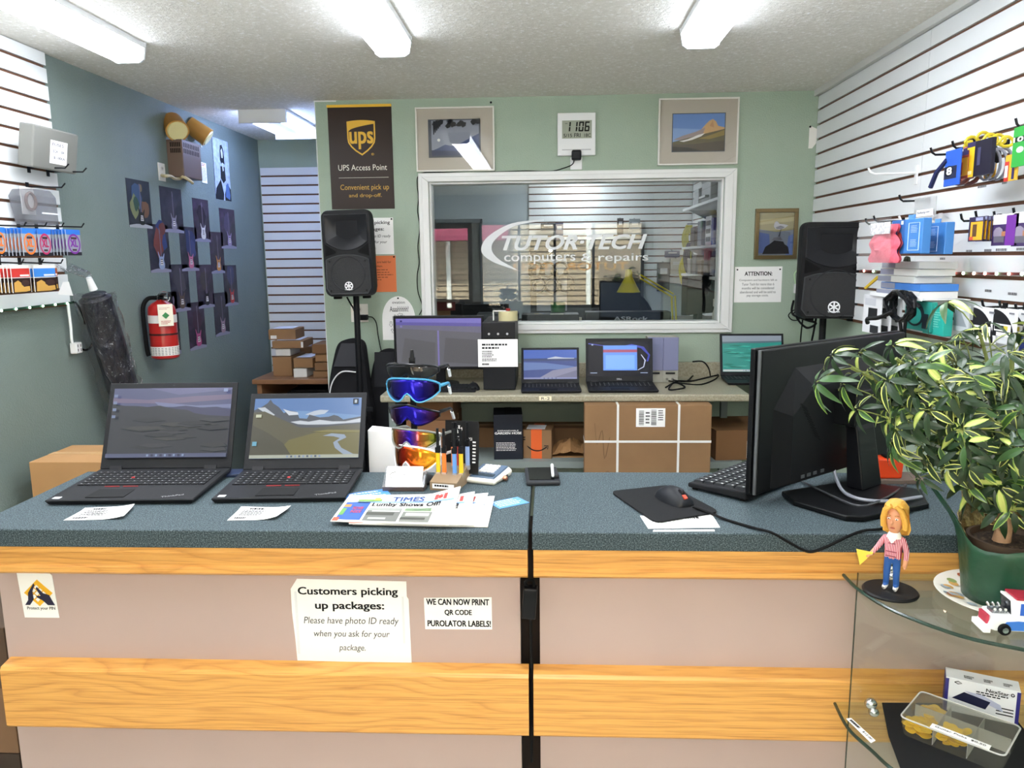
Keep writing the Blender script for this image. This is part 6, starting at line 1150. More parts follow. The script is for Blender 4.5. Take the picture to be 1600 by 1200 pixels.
t, w, h = rpk('hanging_pack', 'blue cable pack with a white number 8, leftmost of the upper goods', 'pack', (1480, 237), (1500, 288), .20); card(t, w, h, '#2456b8'); deco(t, [('#1a2140', R4(w, h, -.5, .3, .2, .55)), ('#15171f', [(-.2*w+.28*w*cos(a_), .42*h+.15*h*sin(a_)) for a_ in [2*pi*i/14 for i in range(14)]])]); mb = MB(PAPER); mb.text('8', -w*.3, w*.0, h*.32, h*.52, -.0056, bold=.04); mb.build('number', t)
MB(mat('#1a2250', .5)).tube([(-w*.4, -.004, h*.75), (-w*.9, -.01, h*.45), (-w*1.25, -.01, h*.05)], .008, 6).build('plug_cable', t, smooth=True)
t, w, h = rpk('hanging_pack', 'red and yellow cable pack next to the blue number 8 pack', 'pack', (1493, 240), (1513, 278), .17); card(t, w, h, '#a9402f'); deco(t, [('#e8a92c', R4(w, h, -.1, .5, .1, .75)), ('#c23a2a', R4(w, h, -.05, .15, .15, .6)), ('#2a2352', R4(w, h, -.5, .5, .84, 1.))])
t, w, h = rpk('hanging_pack', 'pinkish pack with violet header behind the tall yellow pack', 'pack', (1508, 230), (1522, 279), .13); card(t, w, h, '#b3645a'); deco(t, [('#2a2352', R4(w, h, -.5, .3, .45, .95)), ('#7d7a92', R4(w, h, -.3, .0, .3, .65))])
t, w, h = rpk('hanging_pack', 'tall yellow and black cable pack in the middle of the upper goods', 'pack', (1519, 224), (1553, 271), .16); card(t, w, h, '#211f2e', .012); deco(t, [('#e9b91e', R4(w, h, -.5, -.18, .0, .86)), ('#2f2757', R4(w, h, -.5, -.16, .86, 1.)), ('#3f3f5c', R4(w, h, -.05, .08, .3, .8)), ('#f1e3b0', R4(w, h, -.44, -.24, .08, .18))], -.0125)
t, w, h = rpk('hanging_pack', 'yellow price backed pack low behind the tall yellow pack', 'pack', (1541, 248), (1556, 276), .10); card(t, w, h, '#d8a52a'); deco(t, [('#7d5a1e', R4(w, h, -.3, .3, .3, .5))])
t, w, h = rpk('cable_coil', 'brown cable coil hanging low behind the upper packs', 'cable', (1516, 262), (1548, 285), .08); mb = MB(mat('#6d3325', .5)); mb.tube([(w*.5*cos(a_), -.01-.002*i, h*.5+h*.45*sin(a_)) for i, a_ in enumerate([2*pi*k/14 for k in range(29)])], .007, 6); mb.build('coil', t, smooth=True)
t, w, h = rpk('cable_coil', 'grey audio cable coil with black plugs between yellow and green packs', 'cable', (1556, 228), (1592, 277), .07); mb = MB(mat('#8b8d9c', .4)); mb.tube([(w*.36*cos(a_), -.01-.0010*i, h*.42+h*.42*sin(a_)) for i, a_ in enumerate([2*pi*k/18 for k in range(55)])], .0042, 6); mb.build('coil', t, smooth=True); MB(BLACK).tube([(-w*.2, -.03, h*.9), (.0, -.03, h*.7), (w*.1, -.04, h*.5)], .011, 8).build('plug', t, smooth=True); MB(CHROME).cyl((-w*.1, -.04, h*.55), (w*.03, -.045, h*.66), .005, n=8).build('plug_tip', t)
t, w, h = rpk('hanging_pack', 'red and yellow striped pack hanging under the green pack', 'pack', (1574, 243), (1590, 281), .15); card(t, w, h, '#d8a62c'); deco(t, [('#b8332a', R4(w, h, -.5, -.15, .0, .75)), ('#2a2352', R4(w, h, .1, .3, .05, .7)), ('#e6e2da', R4(w, h, -.45, -.22, .15, .6))])
t, w, h = rpk('hanging_pack', 'green pack with white lettering at the right edge of the picture', 'pack', (1587, 200), (1625, 254), .16); card(t, w, h, '#2d9a3c'); deco(t, [('#1b2a20', R4(w, h, -.5, .1, .62, .75)), ('#bfe3c4', [(-.2*w+.14*w*cos(2*pi*i/12), .42*h+.08*h*sin(2*pi*i/12)) for i in range(12)])]); mb = MB(PAPER); mb.text('10', -w*.45, -w*.1, h*.62, h*.74, -.006, bold=.03); mb.build('number', t)
for i, (x, y) in enumerate(((1519, 221), (1537, 214), (1548, 217), (1560, 218), (1573, 221), (1517, 228))):
    p = PX(x, y, XR-.14+.01*i); o = MB(mat('#d9c32a', .5)).tube([(.02*cos(a_), .004*sin(2*a_), .014*sin(a_)) for a_ in [2*pi*k/10 for k in range(11)]], .005, 6).build('yellow_tag', smooth=True); o.location = p; tag(o, 'yellow plastic loop hanging on the black hooks of the upper goods', 'tag', 'yellow loops on the upper hooks')
t, w, h = rpk('clear_bag', 'empty clear bag with a white label on its black hook', 'bag', (1431, 311), (1462, 339), .06); MB(glass('thin_clear_bag', '#f0f1f1', .06, .1, .25)).box(-w/2, w/2, -.004, 0, 0, h).build('bag', t); MB(PAPER).box(-w*.35, w*.42, -.0056, -.0046, h*.1, h*.42).build('label', t); mb = MB(mat('#44506a', .6)); mb.text('Safety', -w*.3, w*.1, h*.2, h*.32, -.006, bold=.02); mb.dashes(w*.12, w*.38, h*.22, h*.3, 1, 3, -.006); mb.build('label_print', t)
# pink gloves in a clear bag
t, w, h = rpk('glove_bag', 'pink gloves in a clear bag with patterned card next to the loudspeaker', 'bag', (1369, 345), (1417, 417), .22)
rr = random.Random(3); mb = MB(mat('#e4697c', .6, bump=.5, bscale=45, name='pink_fabric')); vs = []; N = 12
for s in (1, -1):
    vs = [((u/N-.5)*w*(.86+.10*sin(v_*1.3))*(1 if v_ < 9 else .8), -s*(.004+.022*sin(pi*u/N)*sin(pi*(v_+.5)/13)*(.7+.6*rr.random()))-.02, h*(.08+.80*v_/12)) for v_ in range(13) for u in range(N+1)]
    mb.add(vs, [(j*(N+1)+i, j*(N+1)+i+1, (j+1)*(N+1)+i+1, (j+1)*(N+1)+i) for j in range(12) for i in range(N)])
mb.build('gloves', t, smooth=True)
MB(mat('#d7d7dc', .5, var=.5, vscale=90, name='patterned_card')).box(-w*.22, w*.38, -.052, -.050, h*.68, h*.92).build('card', t)
fm = mat('#e9eaec', .12, alpha=.13, name='glove_bag_film'); vs = [((u/8-.5)*w, -.056-.008*rr.random(), h*v_/10) for v_ in range(11) for u in range(9)]; MB(fm).add(vs, [(j*9+i, j*9+i+1, (j+1)*9+i+1, (j+1)*9+i) for j in range(10) for i in range(8)]).build('bag', t, smooth=True)
# two blue boxes
def bluebox(label, tl, br, off, first):
    t, w, h = rpk('adapter_pack', label, 'pack', tl, br, off, 'blue accessory packs'); card(t, w, h, '#3f7fc4', .03, .003, 'box'); y = -.0306
    MB(mat('#5d97d6', .4)).box(-w*.1, w*.1, -.016, -.012, h, h*1.13).build('hang_tab', t)
    mb = MB(mat('#cfe2f4', .5)); a, b_ = (.08, .42) if first else (-.28, .22)
    fr = [(a*w, h*.1), (b_*w, h*.1), (b_*w, h*.88), (a*w, h*.88), (a*w, h*.1)]; mb.tube([(u, y, v_) for u, v_ in fr], .0013, 4); mb.dashes((a+.07)*w, (b_-.06)*w, h*.58, h*.8, 5, 3, y, th=.3); mb.dashes((a+.07)*w, (b_-.06)*w, h*.18, h*.4, 5, 4, y, th=.3); mb.build('print', t)
    if first: deco(t, [('#2f68ad', R4(w, h, -.5, -.05, 0, 1)), ('#a33a34', [(-.22*w+.10*w*cos(2*pi*i/16), .38*h+.27*h*sin(2*pi*i/16)) for i in range(16)]), ('#c9564c', [(-.22*w+.05*w*cos(2*pi*i/12), .5*h+.08*h*sin(2*pi*i/12)) for i in range(12)]), ('#dfe6ee', R4(w, h, -.18, -.1, .86, .97))], -.0305, 'window')
bluebox('blue accessory pack with a red device pictured, left of two', (1408, 345), (1453, 396), .20, True); bluebox('plain blue accessory pack, right of two', (1453, 350), (1489, 397), .12, False)
# yellow tool packs and purple packs
t, w, h = rpk('tool_pack', 'yellow and violet tool pack at the front of its hook', 'pack', (1517, 340), (1536, 377), .17, 'yellow tool packs'); card(t, w, h, '#2c2346', .004); deco(t, [('#e2a728', R4(w, h, -.35, .5, .06, .80)), ('#5a3f26', R4(w, h, -.2, .1, .2, .7)), ('#b8442e', R4(w, h, -.38, -.12, .06, .2)), ('#9aa0c8', R4(w, h, .0, .5, .84, .97))])
for k in range(1, 6): dup(t, t.matrix_world @ Matrix.Translation((.001*k, .0105*k, .0015*(k % 2))), 'yellow and violet tool pack stacked behind the front one of its hook')
for k, (tl, br, lb) in enumerate((((1556, 336), (1592, 383), 'white and purple accessory pack left of its twin'), ((1588, 332), (1628, 384), 'white and purple accessory pack cut by the right edge'))):
    t, w, h = rpk('accessory_pack', lb, 'pack', tl, br, .14); card(t, w, h, '#e6e3e6', .006); deco(t, [('#3b2a58', R4(w, h, -.5, .5, .0, .68)), ('#8a8194', [(-.25*w+.2*w*cos(2*pi*i/9), .4*h+.2*h*sin(2*pi*i/9)) for i in range(9)]), ('#5d5a66', R4(w, h, -.4, .0, .1, .3)), ('#6b2f8f', R4(w, h, .05, .42, .0, .95)), ('#a06a4a', R4(w, h, -.1, .05, .3, .45))], -.0065)
# red and green LED strip, HDMI cables, boxes on a small shelf
LR, LG_, LW = mat('#ff9a8c', .4, emit=6, name='lit_red_led'), mat('#b8ffc4', .4, emit=5, name='lit_pale_green_led'), mat('#ffe0c4', .4, emit=6, name='lit_warm_led')
pr = lambda x, y, o=.012: PX(x, y, XR-o)
led_strip('red and green LED strip along a groove of the right slat wall', [pr(1345, 423), pr(1435, 427), pr(1500, 427), pr(1600, 428), pr(1650, 428.5)], 22, [LR, LG_, LW, LR, LG_], .007, mat('#5a1f1a', .5))
t, w, h = rpk('cable_pack', 'three looped dark green cables with plugs in a clear pack', 'cable', (1403, 398), (1434, 446), .12); mb = MB(mat('#33402f', .5))
for k in range(3): mb.tube([(w*(-.25+.25*k), -.01*k, h*.12), (w*(-.2+.22*k), -.01*k, h*.6), (w*(-.1+.2*k), -.012*k, h*.9), (w*(.05+.15*k), -.012*k, h*.7), (w*(.0+.2*k), -.01*k, h*.2)], .006, 6, smooth=4)
mb.build('cables', t, smooth=True)
for k in range(3): MB(BLACK).rbox((w*(-.02+.2*k), -.01*k, h*.12), (.016, .01, .035), ry=.3).build('plug', t, bevel=.002)
t, w, h = rpk('screwdriver_pack', 'yellow flat wrench hanging at an angle just right of the loudspeaker', 'tool', (1353, 430), (1376, 452), .12); mb = MB(mat('#d9b52c', .45)); mb.prism([(-w*.5, 0), (-w*.4, -.004), (w*.45, h*.9), (w*.5, h), (w*.3, h)], -.006, 0); mb.build('body', t)
sp, ww, hh = rpk('small_shelf', 'white two-piece shelf tray on the right slat wall holding thin boxes', 'shelf', (1426, 453), (1517, 471), .02)
MB(WH).box(-ww/2, ww/2, -.16, 0, hh*.2, hh*.35).build('shelf_board', sp, bevel=.002); MB(WH).box(-ww/2, ww/2, -.165, -.16, hh*.05, hh*.75).build('front_lip', sp, bevel=.002)
for k, (col, lb, dx, dw) in enumerate((('#d9dad8', 'lowest thin white box on the slat wall shelf', .0, 1.), ('#3f7fd0', 'thin box with blue front, second from the bottom on the shelf', .02, .9), ('#d9dcd6', 'thin white box above the blue fronted one', -.02, .85), ('#dfe2dc', 'thin white box second from the top of the shelf pile', .0, .85), ('#cfd2d0', 'topmost thin white box of the shelf pile', .01, .85))):
    t = thing('thin_box', lb, 'box', M=sp.matrix_world @ Matrix.Translation((dx, -.085, hh*.35+.0005+k*.0255)), group='thin boxes on the slat wall shelf'); bw = ww*.82*dw
    MB(mat(col, .5)).box(-bw/2, bw/2, -.07, .06, 0, .024).build('body', t, bevel=.001); MB(mat('#8f93a6', .5)).box(-bw/2-.0005, -bw*.12, -.0708, -.07, .002, .022).build('grey_end', t)
t, w, h = rpk('cable_pack', 'white cable pack with a black adapter picture, front of three', 'pack', (1352, 459), (1376, 524), .17, 'white cable packs'); card(t, w, h, '#e4e5e8', .004); deco(t, [('#1d1e22', R4(w, h, -.2, .3, .4, .66)), ('#c9cbd2', R4(w, h, -.4, .2, .72, .9)), ('#2a2b30', R4(w, h, -.05, .4, .02, .22))])
for k in range(1, 3): dup(t, t.matrix_world @ Matrix.Translation((.006*k, .035*k, 0)), 'white cable pack behind the front one of three, beside the black coil')
t, w, h = rpk('cable_coil', 'thick black cable coil hanging beside the white cable packs', 'cable', (1398, 452), (1444, 512), .19); mb = MB(mat('#131416', .4)); rr = random.Random(6)
mb.tube([((w*.36+rr.uniform(-.01, .01))*cos(a_), -.01-.0004*i+rr.uniform(-.006, .006), h*.55+(h*.38+rr.uniform(-.01, .01))*sin(a_)) for i, a_ in enumerate([2*pi*k/16 for k in range(90)])], .006, 6); mb.build('coil', t, smooth=True)
MB(BLACK).tube([(0, -.05, h*.4), (-w*.4, -.06, h*.15), (-w*.8, -.06, h*.05), (-w*.9, -.05, -h*.1)], .008, 8, smooth=4).build('lead', t, smooth=True)
for k in range(2): MB(RUB).tube([(w*(.1+.2*k), -.04, h*.2), (w*(.2+.1*k), -.04, -h*.3), (w*(.15+.3*k), -.03, -h*1.0), (w*(.3+.2*k), -.03, -h*1.6)], .006, 6, smooth=4).build('lead', t, smooth=True)
t, w, h = rpk('device_pack', 'teal pack of a black headset in the lower middle of the right wall', 'pack', (1424, 468), (1462, 520), .14); card(t, w, h, '#1d8f84', .02, .002); deco(t, [('#17242c', [(-.1*w+.36*w*cos(2*pi*i/20), .55*h+.42*h*sin(2*pi*i/20)) for i in range(20)]), ('#23a397', [(-.1*w+.26*w*cos(2*pi*i/20), .5*h+.3*h*sin(2*pi*i/20)) for i in range(20)]), ('#15202a', R4(w, h, .2, .42, .1, .6))], -.0206)
t, w, h = rpk('device_pack', 'plain teal box with fine white print, right of the headset pack', 'pack', (1458, 476), (1487, 526), .12); card(t, w, h, '#1fa596', .03, .002); mb = MB(mat('#a8ded6', .5)); mb.dashes(-w*.3, w*.35, h*.15, h*.8, 8, 5, -.0306, th=.25); mb.build('print', t)
t, w, h = rpk('hanging_pack', 'grey and white pack partly behind the plant, left of the flash drives', 'pack', (1494, 476), (1514, 520), .10); card(t, w, h, '#b9bcc0'); deco(t, [('#8a8f94', [(-.5*w, .2*h), (.4*w, .2*h), (-.1*w, .8*h), (-.5*w, .95*h)]), ('#e2e4e6', R4(w, h, -.3, .4, .8, .95))])
def flash_pack(label, tl, br, off):
    t, w, h = rpk('flash_drive_pack', label, 'pack', tl, br, off, 'flash drive packs'); card(t, w, h, '#d5d6d8', .004); deco(t, [('#1d1d20', [(-.5*w, .0*h)]+[(-.5*w+.92*w*sin(a_), .02*h+.94*h*cos(a_)) for a_ in [pi/2*i/10 for i in range(11)]]), ('#e3e3e0', R4(w, h, -.42, .30, .20, .46)), ('#15161a', R4(w, h, -.40, .0, .25, .40)), ('#c2b43a', R4(w, h, .0, .18, .25, .40)), ('#efefef', R4(w, h, -.3, .3, .02, .16)), ('#6d6f76', R4(w, h, .2, .42, .84, .90))]); return t
flash_pack('flash drive pack on the left black hook of the row', (1524, 478), (1556, 538), .15); t = flash_pack('flash drive pack on the right black hook, front one', (1556, 481), (1588, 530), .15); dup(t, t.matrix_world @ Matrix.Translation((-.004, .035, -.002)), 'flash drive pack behind the front one on the right black hook')
t, w, h = rpk('hanging_pack', 'dark blue pack cut by the right edge below the flash drives', 'pack', (1596, 520), (1640, 560), .12); card(t, w, h, '#1d2c68')
t, w, h = rpk('blister_pack', 'clear grey blister pack hanging behind the plant top', 'pack', (1540, 532), (1592, 575), .12); card(t, w, h, '#c4c8cb'); MB(CLEAR).box(-w*.35, w*.35, -.03, -.0045, h*.15, h*.7).build('blister', t, bevel=.006)
for i, (x, y, dw) in enumerate(((1535, 291, 14), (1572, 285, 12), (1517, 393, 15), (1545, 392, 14), (1566, 391, 20), (1597, 390, 18), (1475, 405, 12), (1546, 456, 14), (1584, 461, 18))):
    a, b_ = PX(x-dw/2, y-1, XR-.0006), PX(x+dw/2, y+1, XR-.0006); o = MB(GREYINK).dashes(0, a.y-b_.y, 0, .008, 1, i+2, 0, th=1.).build('shelf_label'); o.matrix_world = frame(XR-.0008, a.y, b_.z, 'R'); tag(o, 'tiny printed label stuck on a white slat of the right wall', 'label', 'tiny labels on the right slats')
# ------------------------------------------------------------------ right counter: big monitor, keyboard, mouse
A = PZ(1182, 774, 1.062); ztop = PY(1187, 548, A.y).z; Bp = PZ(1415, 519, ztop); ang = atan2(Bp.y-A.y, Bp.x-A.x); MWd = (V((Bp.x, Bp.y, 0))-V((A.x, A.y, 0))).length
t = thing('monitor', 'big black monitor seen from behind on the right counter', 'monitor', (A.x, A.y, CT), ang); zl_, zh_ = 1.062-CT, ztop-CT
MBK = mat('#0d0e10', .38); MB(MBK).box(0, MWd, 0, .016, zl_, zh_).build('back_shell', t, bevel=.003); MB(mat('#6a6c6e', .35, .5)).box(-.0045, -.0002, .002, .008, zl_, zh_).build('edge_strip', t); MB(MBK).box(-.004, MWd+.002, .0165, .030, zl_-.003, zh_+.003).build('bezel', t, bevel=.002)
mb = MB(scr('#8fa6c4', .5)); mb.add([(.012, .0304, zl_+.02), (MWd-.012, .0304, zl_+.02), (MWd-.012, .0304, zh_-.012), (.012, .0304, zh_-.012)], [(3, 2, 1, 0)]); mb.build('screen', t)
mb = MB(mat('#121316', .45)); mb.loft([[(.05, 0, zl_+.004), (MWd-.05, 0, zl_+.004), (MWd-.05, 0, zl_+.20), (MWd*.8, 0, zh_-.05), (MWd*.2, 0, zh_-.05), (.05, 0, zl_+.20)], [(.10, -.022, zl_+.012), (MWd-.10, -.022, zl_+.012), (MWd-.10, -.022, zl_+.18), (MWd*.72, -.022, zh_-.10), (MWd*.28, -.022, zh_-.10), (.10, -.022, zl_+.18)]]); mb.build('rear_bulge', t, bevel=.003)
for k in range(12): MB(mat('#08090a', .7)).rbox((.14+.006*k, -.0226, zl_+.20-.008*k), (.03, .001, .003), ry=.5).build('vent_slot', t)
for x in (.22, .26, .30, .35): MB(mat('#777b80', .3, .7)).box(MWd*x, MWd*x+.014, -.024, -.022, zl_+.02, zl_+.028).build('port', t)
def bl(x, y, z=CT): p = PZ(x, y, z); return p
base = [(1221, 767), (1240, 782), (1322, 806), (1350, 807), (1452, 786), (1440, 764), (1330, 750)]
cB = PZ(1345, 776, CT+.02); st = thing('monitor_stand_base', None, None)
bpy.data.objects.remove(st)
P = [PZ(x, y, CT+.014) for x, y in base]; iM = t.matrix_world.inverted()
mb = MB(MBK); mb.loft([[iM @ V((p_.x, p_.y, CT+.001)) for p_ in P], [iM @ p_ for p_ in P]]); mb.build('stand_base', t, bevel=.003)
c0, c1 = PZ(1342, 775, CT+.014), None; nrm = V((-sin(ang), cos(ang), 0)); ax = V((cos(ang), sin(ang), 0)); cm = V((A.x, A.y, 0))+ax*MWd*.50-nrm*.035
c0 = V((cm.x, cm.y, CT+.014))-nrm*.05; q = lambda c, hw, hd: [iM @ (c+ax*s_*hw+nrm*d_*hd) for s_, d_ in ((-1, -1), (1, -1), (1, 1), (-1, 1))]
mb = MB(mat('#101114', .3)); mb.loft([q(c0, .045, .022), q(V((cm.x, cm.y, CT+.16))-nrm*.03, .040, .016), q(V((cm.x, cm.y, CT+.24)), .038, .014)]); mb.build('stand_column', t, bevel=.004); mb = MB(MBK); mb.loft([q(V((cm.x, cm.y, CT+.17)), .05, .045), q(V((cm.x, cm.y, CT+.26)), .05, .045)]); mb.build('stand_mount', t, bevel=.004)
g_ = lambda x, y, o=0.: PY(x, y, c0.y-.03+o)
cable('cable', 'grey video cable looping from the back of the big monitor', [PY(1304, 697, 1.97), PY(1303, 715, 1.955), PY(1305, 742, 1.93), PZ(1318, 768, CT+.022), PZ(1345, 780, CT+.022), PZ(1390, 783, CT+.02), PZ(1440, 776, CT+.02)], .0042, mat('#8f939e', .35)); 
o = MB(CHROME).cyl((0, 0, 0), (0, 0, .014), .005, n=8).build('cable_plug'); o.location = PY(1304, 700, 1.97); tag(o, 'silver plug of the grey cable behind the big monitor', 'plug')
cable('cable', 'thin black cable crossing in front of the monitor stand', [PZ(1253, 752, CT+.006), PZ(1290, 770, CT+.020), PZ(1340, 790, CT+.019), PZ(1380, 780, CT+.021), PZ(1416, 757, CT+.006)], .003, mat('#3c3e42', .4))
K0, K1 = PZ(1074, 762, CT+.004), PZ(1166, 784, CT+.004); kd = (K1-K0).length; ka = atan2(K1.y-K0.y, K1.x-K0.x)
t = thing('keyboard', 'black keyboard in front of the big monitor screen', 'keyboard', (K1.x, K1.y, CT), ka+pi/2)
mb = MB(MATTE); mb.prism([(0, .006), (kd, .006), (kd, .018), (0, .028)], 0, .40, 'YZ'); mb.build('case', t, bevel=.004); mb = MB(mat('#2b2d30', .45))
for i in range(18):
    for j in range(5): y = .012+j*(kd-.02)/5; z = .028-.010*y/kd; x = .012+i*.0208; mb.loft([[(x, y, z-.003), (x+.0195, y, z-.003), (x+.0195, y+(kd-.02)/5-.002, z-.004), (x, y+(kd-.02)/5-.002, z-.004)], [(x+.002, y+.002, z+.006), (x+.0175, y+.002, z+.006), (x+.0175, y+(kd-.02)/5-.004, z+.005), (x+.002, y+(kd-.02)/5-.004, z+.005)]])
mb.build('keys', t); mb = MB(mat('#d8d9da', .5))
for i in range(18):
    for j in range(5): y = .016+j*(kd-.02)/5; z = .0345-.010*y/kd; x = .016+i*.0208; mb.box(x, x+.004, y, y+.005, z, z+.0006)
mb.build('key_letters', t)
for y in (.01, kd-.02): MB(RUB).box(.01, .025, y, y+.012, 0, .007).build('foot', t)
mp = [PZ(x, y, CT+.002) for x, y in ((953, 769), (1046, 759), (1125, 801), (1024, 818))]; c = sum(mp, V())/4
def rounded(P, r_=.12, n=4):
    out = []
    for i in range(len(P)):
        a, b_, d = P[i-1], P[i], P[(i+1) % len(P)]; p0, p1 = b_.lerp(a, r_), b_.lerp(d, r_); out += [(p0*(1-k)**2+b_*2*k*(1-k)+p1*k*k) for k in [j/n for j in range(n+1)]]
    return out
Q = rounded(mp); o = MB(mat('#17181a', .85, bump=.2, bscale=800)).loft([[V((p_.x, p_.y, CT+.0018))-c for p_ in Q], [V((p_.x, p_.y, CT+.005))-c for p_ in Q]]).build('mouse_pad'); o.location = c; tag(o, 'black mouse pad lying over printed sheets on the right counter', 'mouse pad')
m0, m1 = PZ(1030, 768, CT+.01), PZ(1078, 791, CT+.01); mc = (m0+m1)/2; mouse('black corded mouse with red scroll stripe on the mouse pad', mc.x, mc.y, CT+.0052, atan2(m1.y-m0.y, m1.x-m0.x)-pi/2, mat('#1d1f23', .45), True, 1.0)
cable('cable', 'black mouse cable trailing over the front edge of the right counter', [PZ(1083, 792, CT+.010), PZ(1105, 800, CT+.008), PZ(1135, 812, CT+.004), PZ(1175, 824, CT+.004), PZ(1205, 832, CT+.006), PY(1225, 843, 1.594), PY(1252, 858, 1.594), PY(1268, 862, 1.593), PY(1290, 855, 1.594), PY(1325, 838, 1.594), PZ(1350, 829, CT+.005), PZ(1385, 824, CT+.004), PZ(1420, 800, CT+.004), PZ(1418, 785, CT+.004), PZ(1440, 768, CT+.004)], .0032)
def flat_sheet(name, label, pxs, seed, z=.0006):
    P = [PZ(x, y, CT+z) for x, y in pxs]; c = sum(P, V())/4; t = thing(name, label, 'paper', (c.x, c.y, CT)); MB(PAPER).loft([[V((p_.x-c.x, p_.y-c.y, z-.0004)) for p_ in P], [V((p_.x-c.x, p_.y-c.y, z+.0003)) for p_ in P]]).build('sheet', t)
    ux, uy = P[1]-P[0], P[3]-P[0]; mb = MB(GREYINK); mb.T = Matrix(((ux.x, 0, uy.x, P[0].x-c.x), (ux.y, 0, uy.y, P[0].y-c.y), (0, 1, 0, z+.0006), (0, 0, 0, 1))); return t, mb
t, mb = flat_sheet('printed_sheet', 'white printed sheet sticking out under the mouse pad', [(1013, 826), (1125, 824), (1112, 803), (1000, 806)], 2); mb.dashes(.05, .95, .08, .6, 6, 4, 0, th=.35); mb.use(INK); mb.text('SURPRISE', .60, .95, .70, .9, 0, bold=.03) if 0 else mb.dashes(.62, .95, .66, .84, 1, 4, 0, th=.9); mb.build('print', t)
t, mb = flat_sheet('printed_strip', 'narrow printed paper strip lying along the front edge below the sheet', [(1020, 830.5), (1117, 830), (1116, 827.5), (1021, 828)], 2); mb.dashes(.02, .98, .3, .7, 1, 4, 0, th=1.); mb.build('print', t)
a, b_ = PZ(1366, 757, CT), PZ(1412, 757, CT)
t = thing('brown_box', 'flat brown box on the counter under the orange tape cutter', 'box', ((a.x+b_.x)/2, a.y+.04, CT)); w = b_.x-a.x; MB(mat('#6a5a50', .6)).box(-w/2, w/2+.06, -.04, .04, 0, .012).build('body', t, bevel=.002)
t = thing('tape_cutter', 'bright orange box-shaped tape cutter behind the big monitor stand', 'tape dispenser', ((a.x+b_.x)/2+.002, a.y+.035, CT+.0125)); MB(mat('#e8481c', .4)).prism([(-w*.42, 0), (w*.46, 0), (w*.50, .045), (w*.42, .052), (-w*.38, .052)], -.025, .025).build('body', t, bevel=.004); MB(BLACK).box(-w*.1, w*.22, -.015, .015, .0525, .058).build('button', t, bevel=.002)
# ------------------------------------------------------------------ quarter-round glass shelf unit in front of the right counter
ZU, ZD = .945, .645; GSH = glass('shelf_glass', '#f7fbf8', .04); GEDGE = mat('#1e3a30', .15, alpha=.85, name='green_glass_edge')
gs = thing('glass_shelf_unit', 'corner display unit with curved glass shelves in front of the right counter', 'display shelf', (.95, 1.58, 0)); gM = gs.matrix_world.inverted()
YBK = 1.592
def shelf_outline(z, pts, tip):
    P = [PZ(x, y, z) for x, y in pts]; P = [V((tip.x, YBK, z))]+P; P = catmull(P, 5)+[V((1.12, 1.265, z)), V((1.36, 1.27, z)), V((1.40, YBK, z))]; return P
for z, pts, tip, nm in ((ZU, [(1345, 921), (1400, 953), (1500, 990), (1600, 1012)], PY(1318, 897, YBK), 'upper'), (ZD, [(1325, 1135), (1362, 1170), (1400, 1203), (1480, 1250)], PY(1304, 1104, YBK), 'lower')):
    P = shelf_outline(z, pts, tip); o = MB(GSH).loft([[gM @ V((p_.x, p_.y, z-.008)) for p_ in P], [gM @ V((p_.x, p_.y, z)) for p_ in P]]).build('glass_shelf', gs)
    mb = MB(GEDGE); mb.tube([gM @ V((p_.x, p_.y, z-.004)) for p_ in P[:-2]], .0036, 6); mb.build('polished_edge', o, smooth=True)
xg = PY(1340, 905, YBK+.004).x; MB(glass('panel_glass', '#fafcfb', .04)).box(xg-.95, 1.40-.95, .0125, .0165, ZD-.64-.58+.58, ZU+.002).build('glass_back_panel', gs); 
MB(glass('post_glass', '#e4ebe6', .05)).box(xg-.95, xg-.946, -.0, .012, 0.02, ZU-.01).build('glass_side_panel', gs) if 0 else None
MB(GEDGE).box(xg-.9515, xg-.95, .0125, .0165, 0.005, ZU).build('panel_edge', gs)
for (x, y) in ((1388, 889), (1358, 1100)):
    p = gM @ PY(x, y, YBK-.01); o = MB(CHROME).sph((p.x, p.y-.008, p.z+.006), .0135, .012, .0125, 16).build('clamp', gs, smooth=True); MB(CHROME).sph((p.x+.004, p.y-.016, p.z-.009), .0115, .011, .010, 14).build('clamp_screw', o, smooth=True)
a, b_, c_, d_ = [PZ(x, y, ZD+.001) for x, y in ((1322, 1123), (1330, 1122), (1368, 1157), (1361, 1161))]
t = thing('price_label', 'white price strip along the curved edge of the lower glass shelf', 'label', (a.x, a.y, ZD)); o = V((a.x, a.y, ZD)); MB(PAPER).loft([[p_-o-V((0, 0, .0004)) for p_ in (a, b_, c_, d_)], [p_-o+V((0, 0, .0004)) for p_ in (a, b_, c_, d_)]]).build('strip', t)
ux = c_-b_; uy = b_-a; mb = MB(INK); mb.T = Matrix(((ux.x, 0, uy.x, 0), (ux.y, 0, uy.y, 0), (0, 1, 0, .0018), (0, 0, 0, 1))); mb.text('PICKS $12.00', .08, .94, .28, .72, 0, bold=.01) if 0 else mb.dashes(.08, .55, .25, .75, 1, 5, 0, th=1.); mb.text('$12.00', .6, .95, .25, .75, 0, bold=.01); mb.build('print', t)
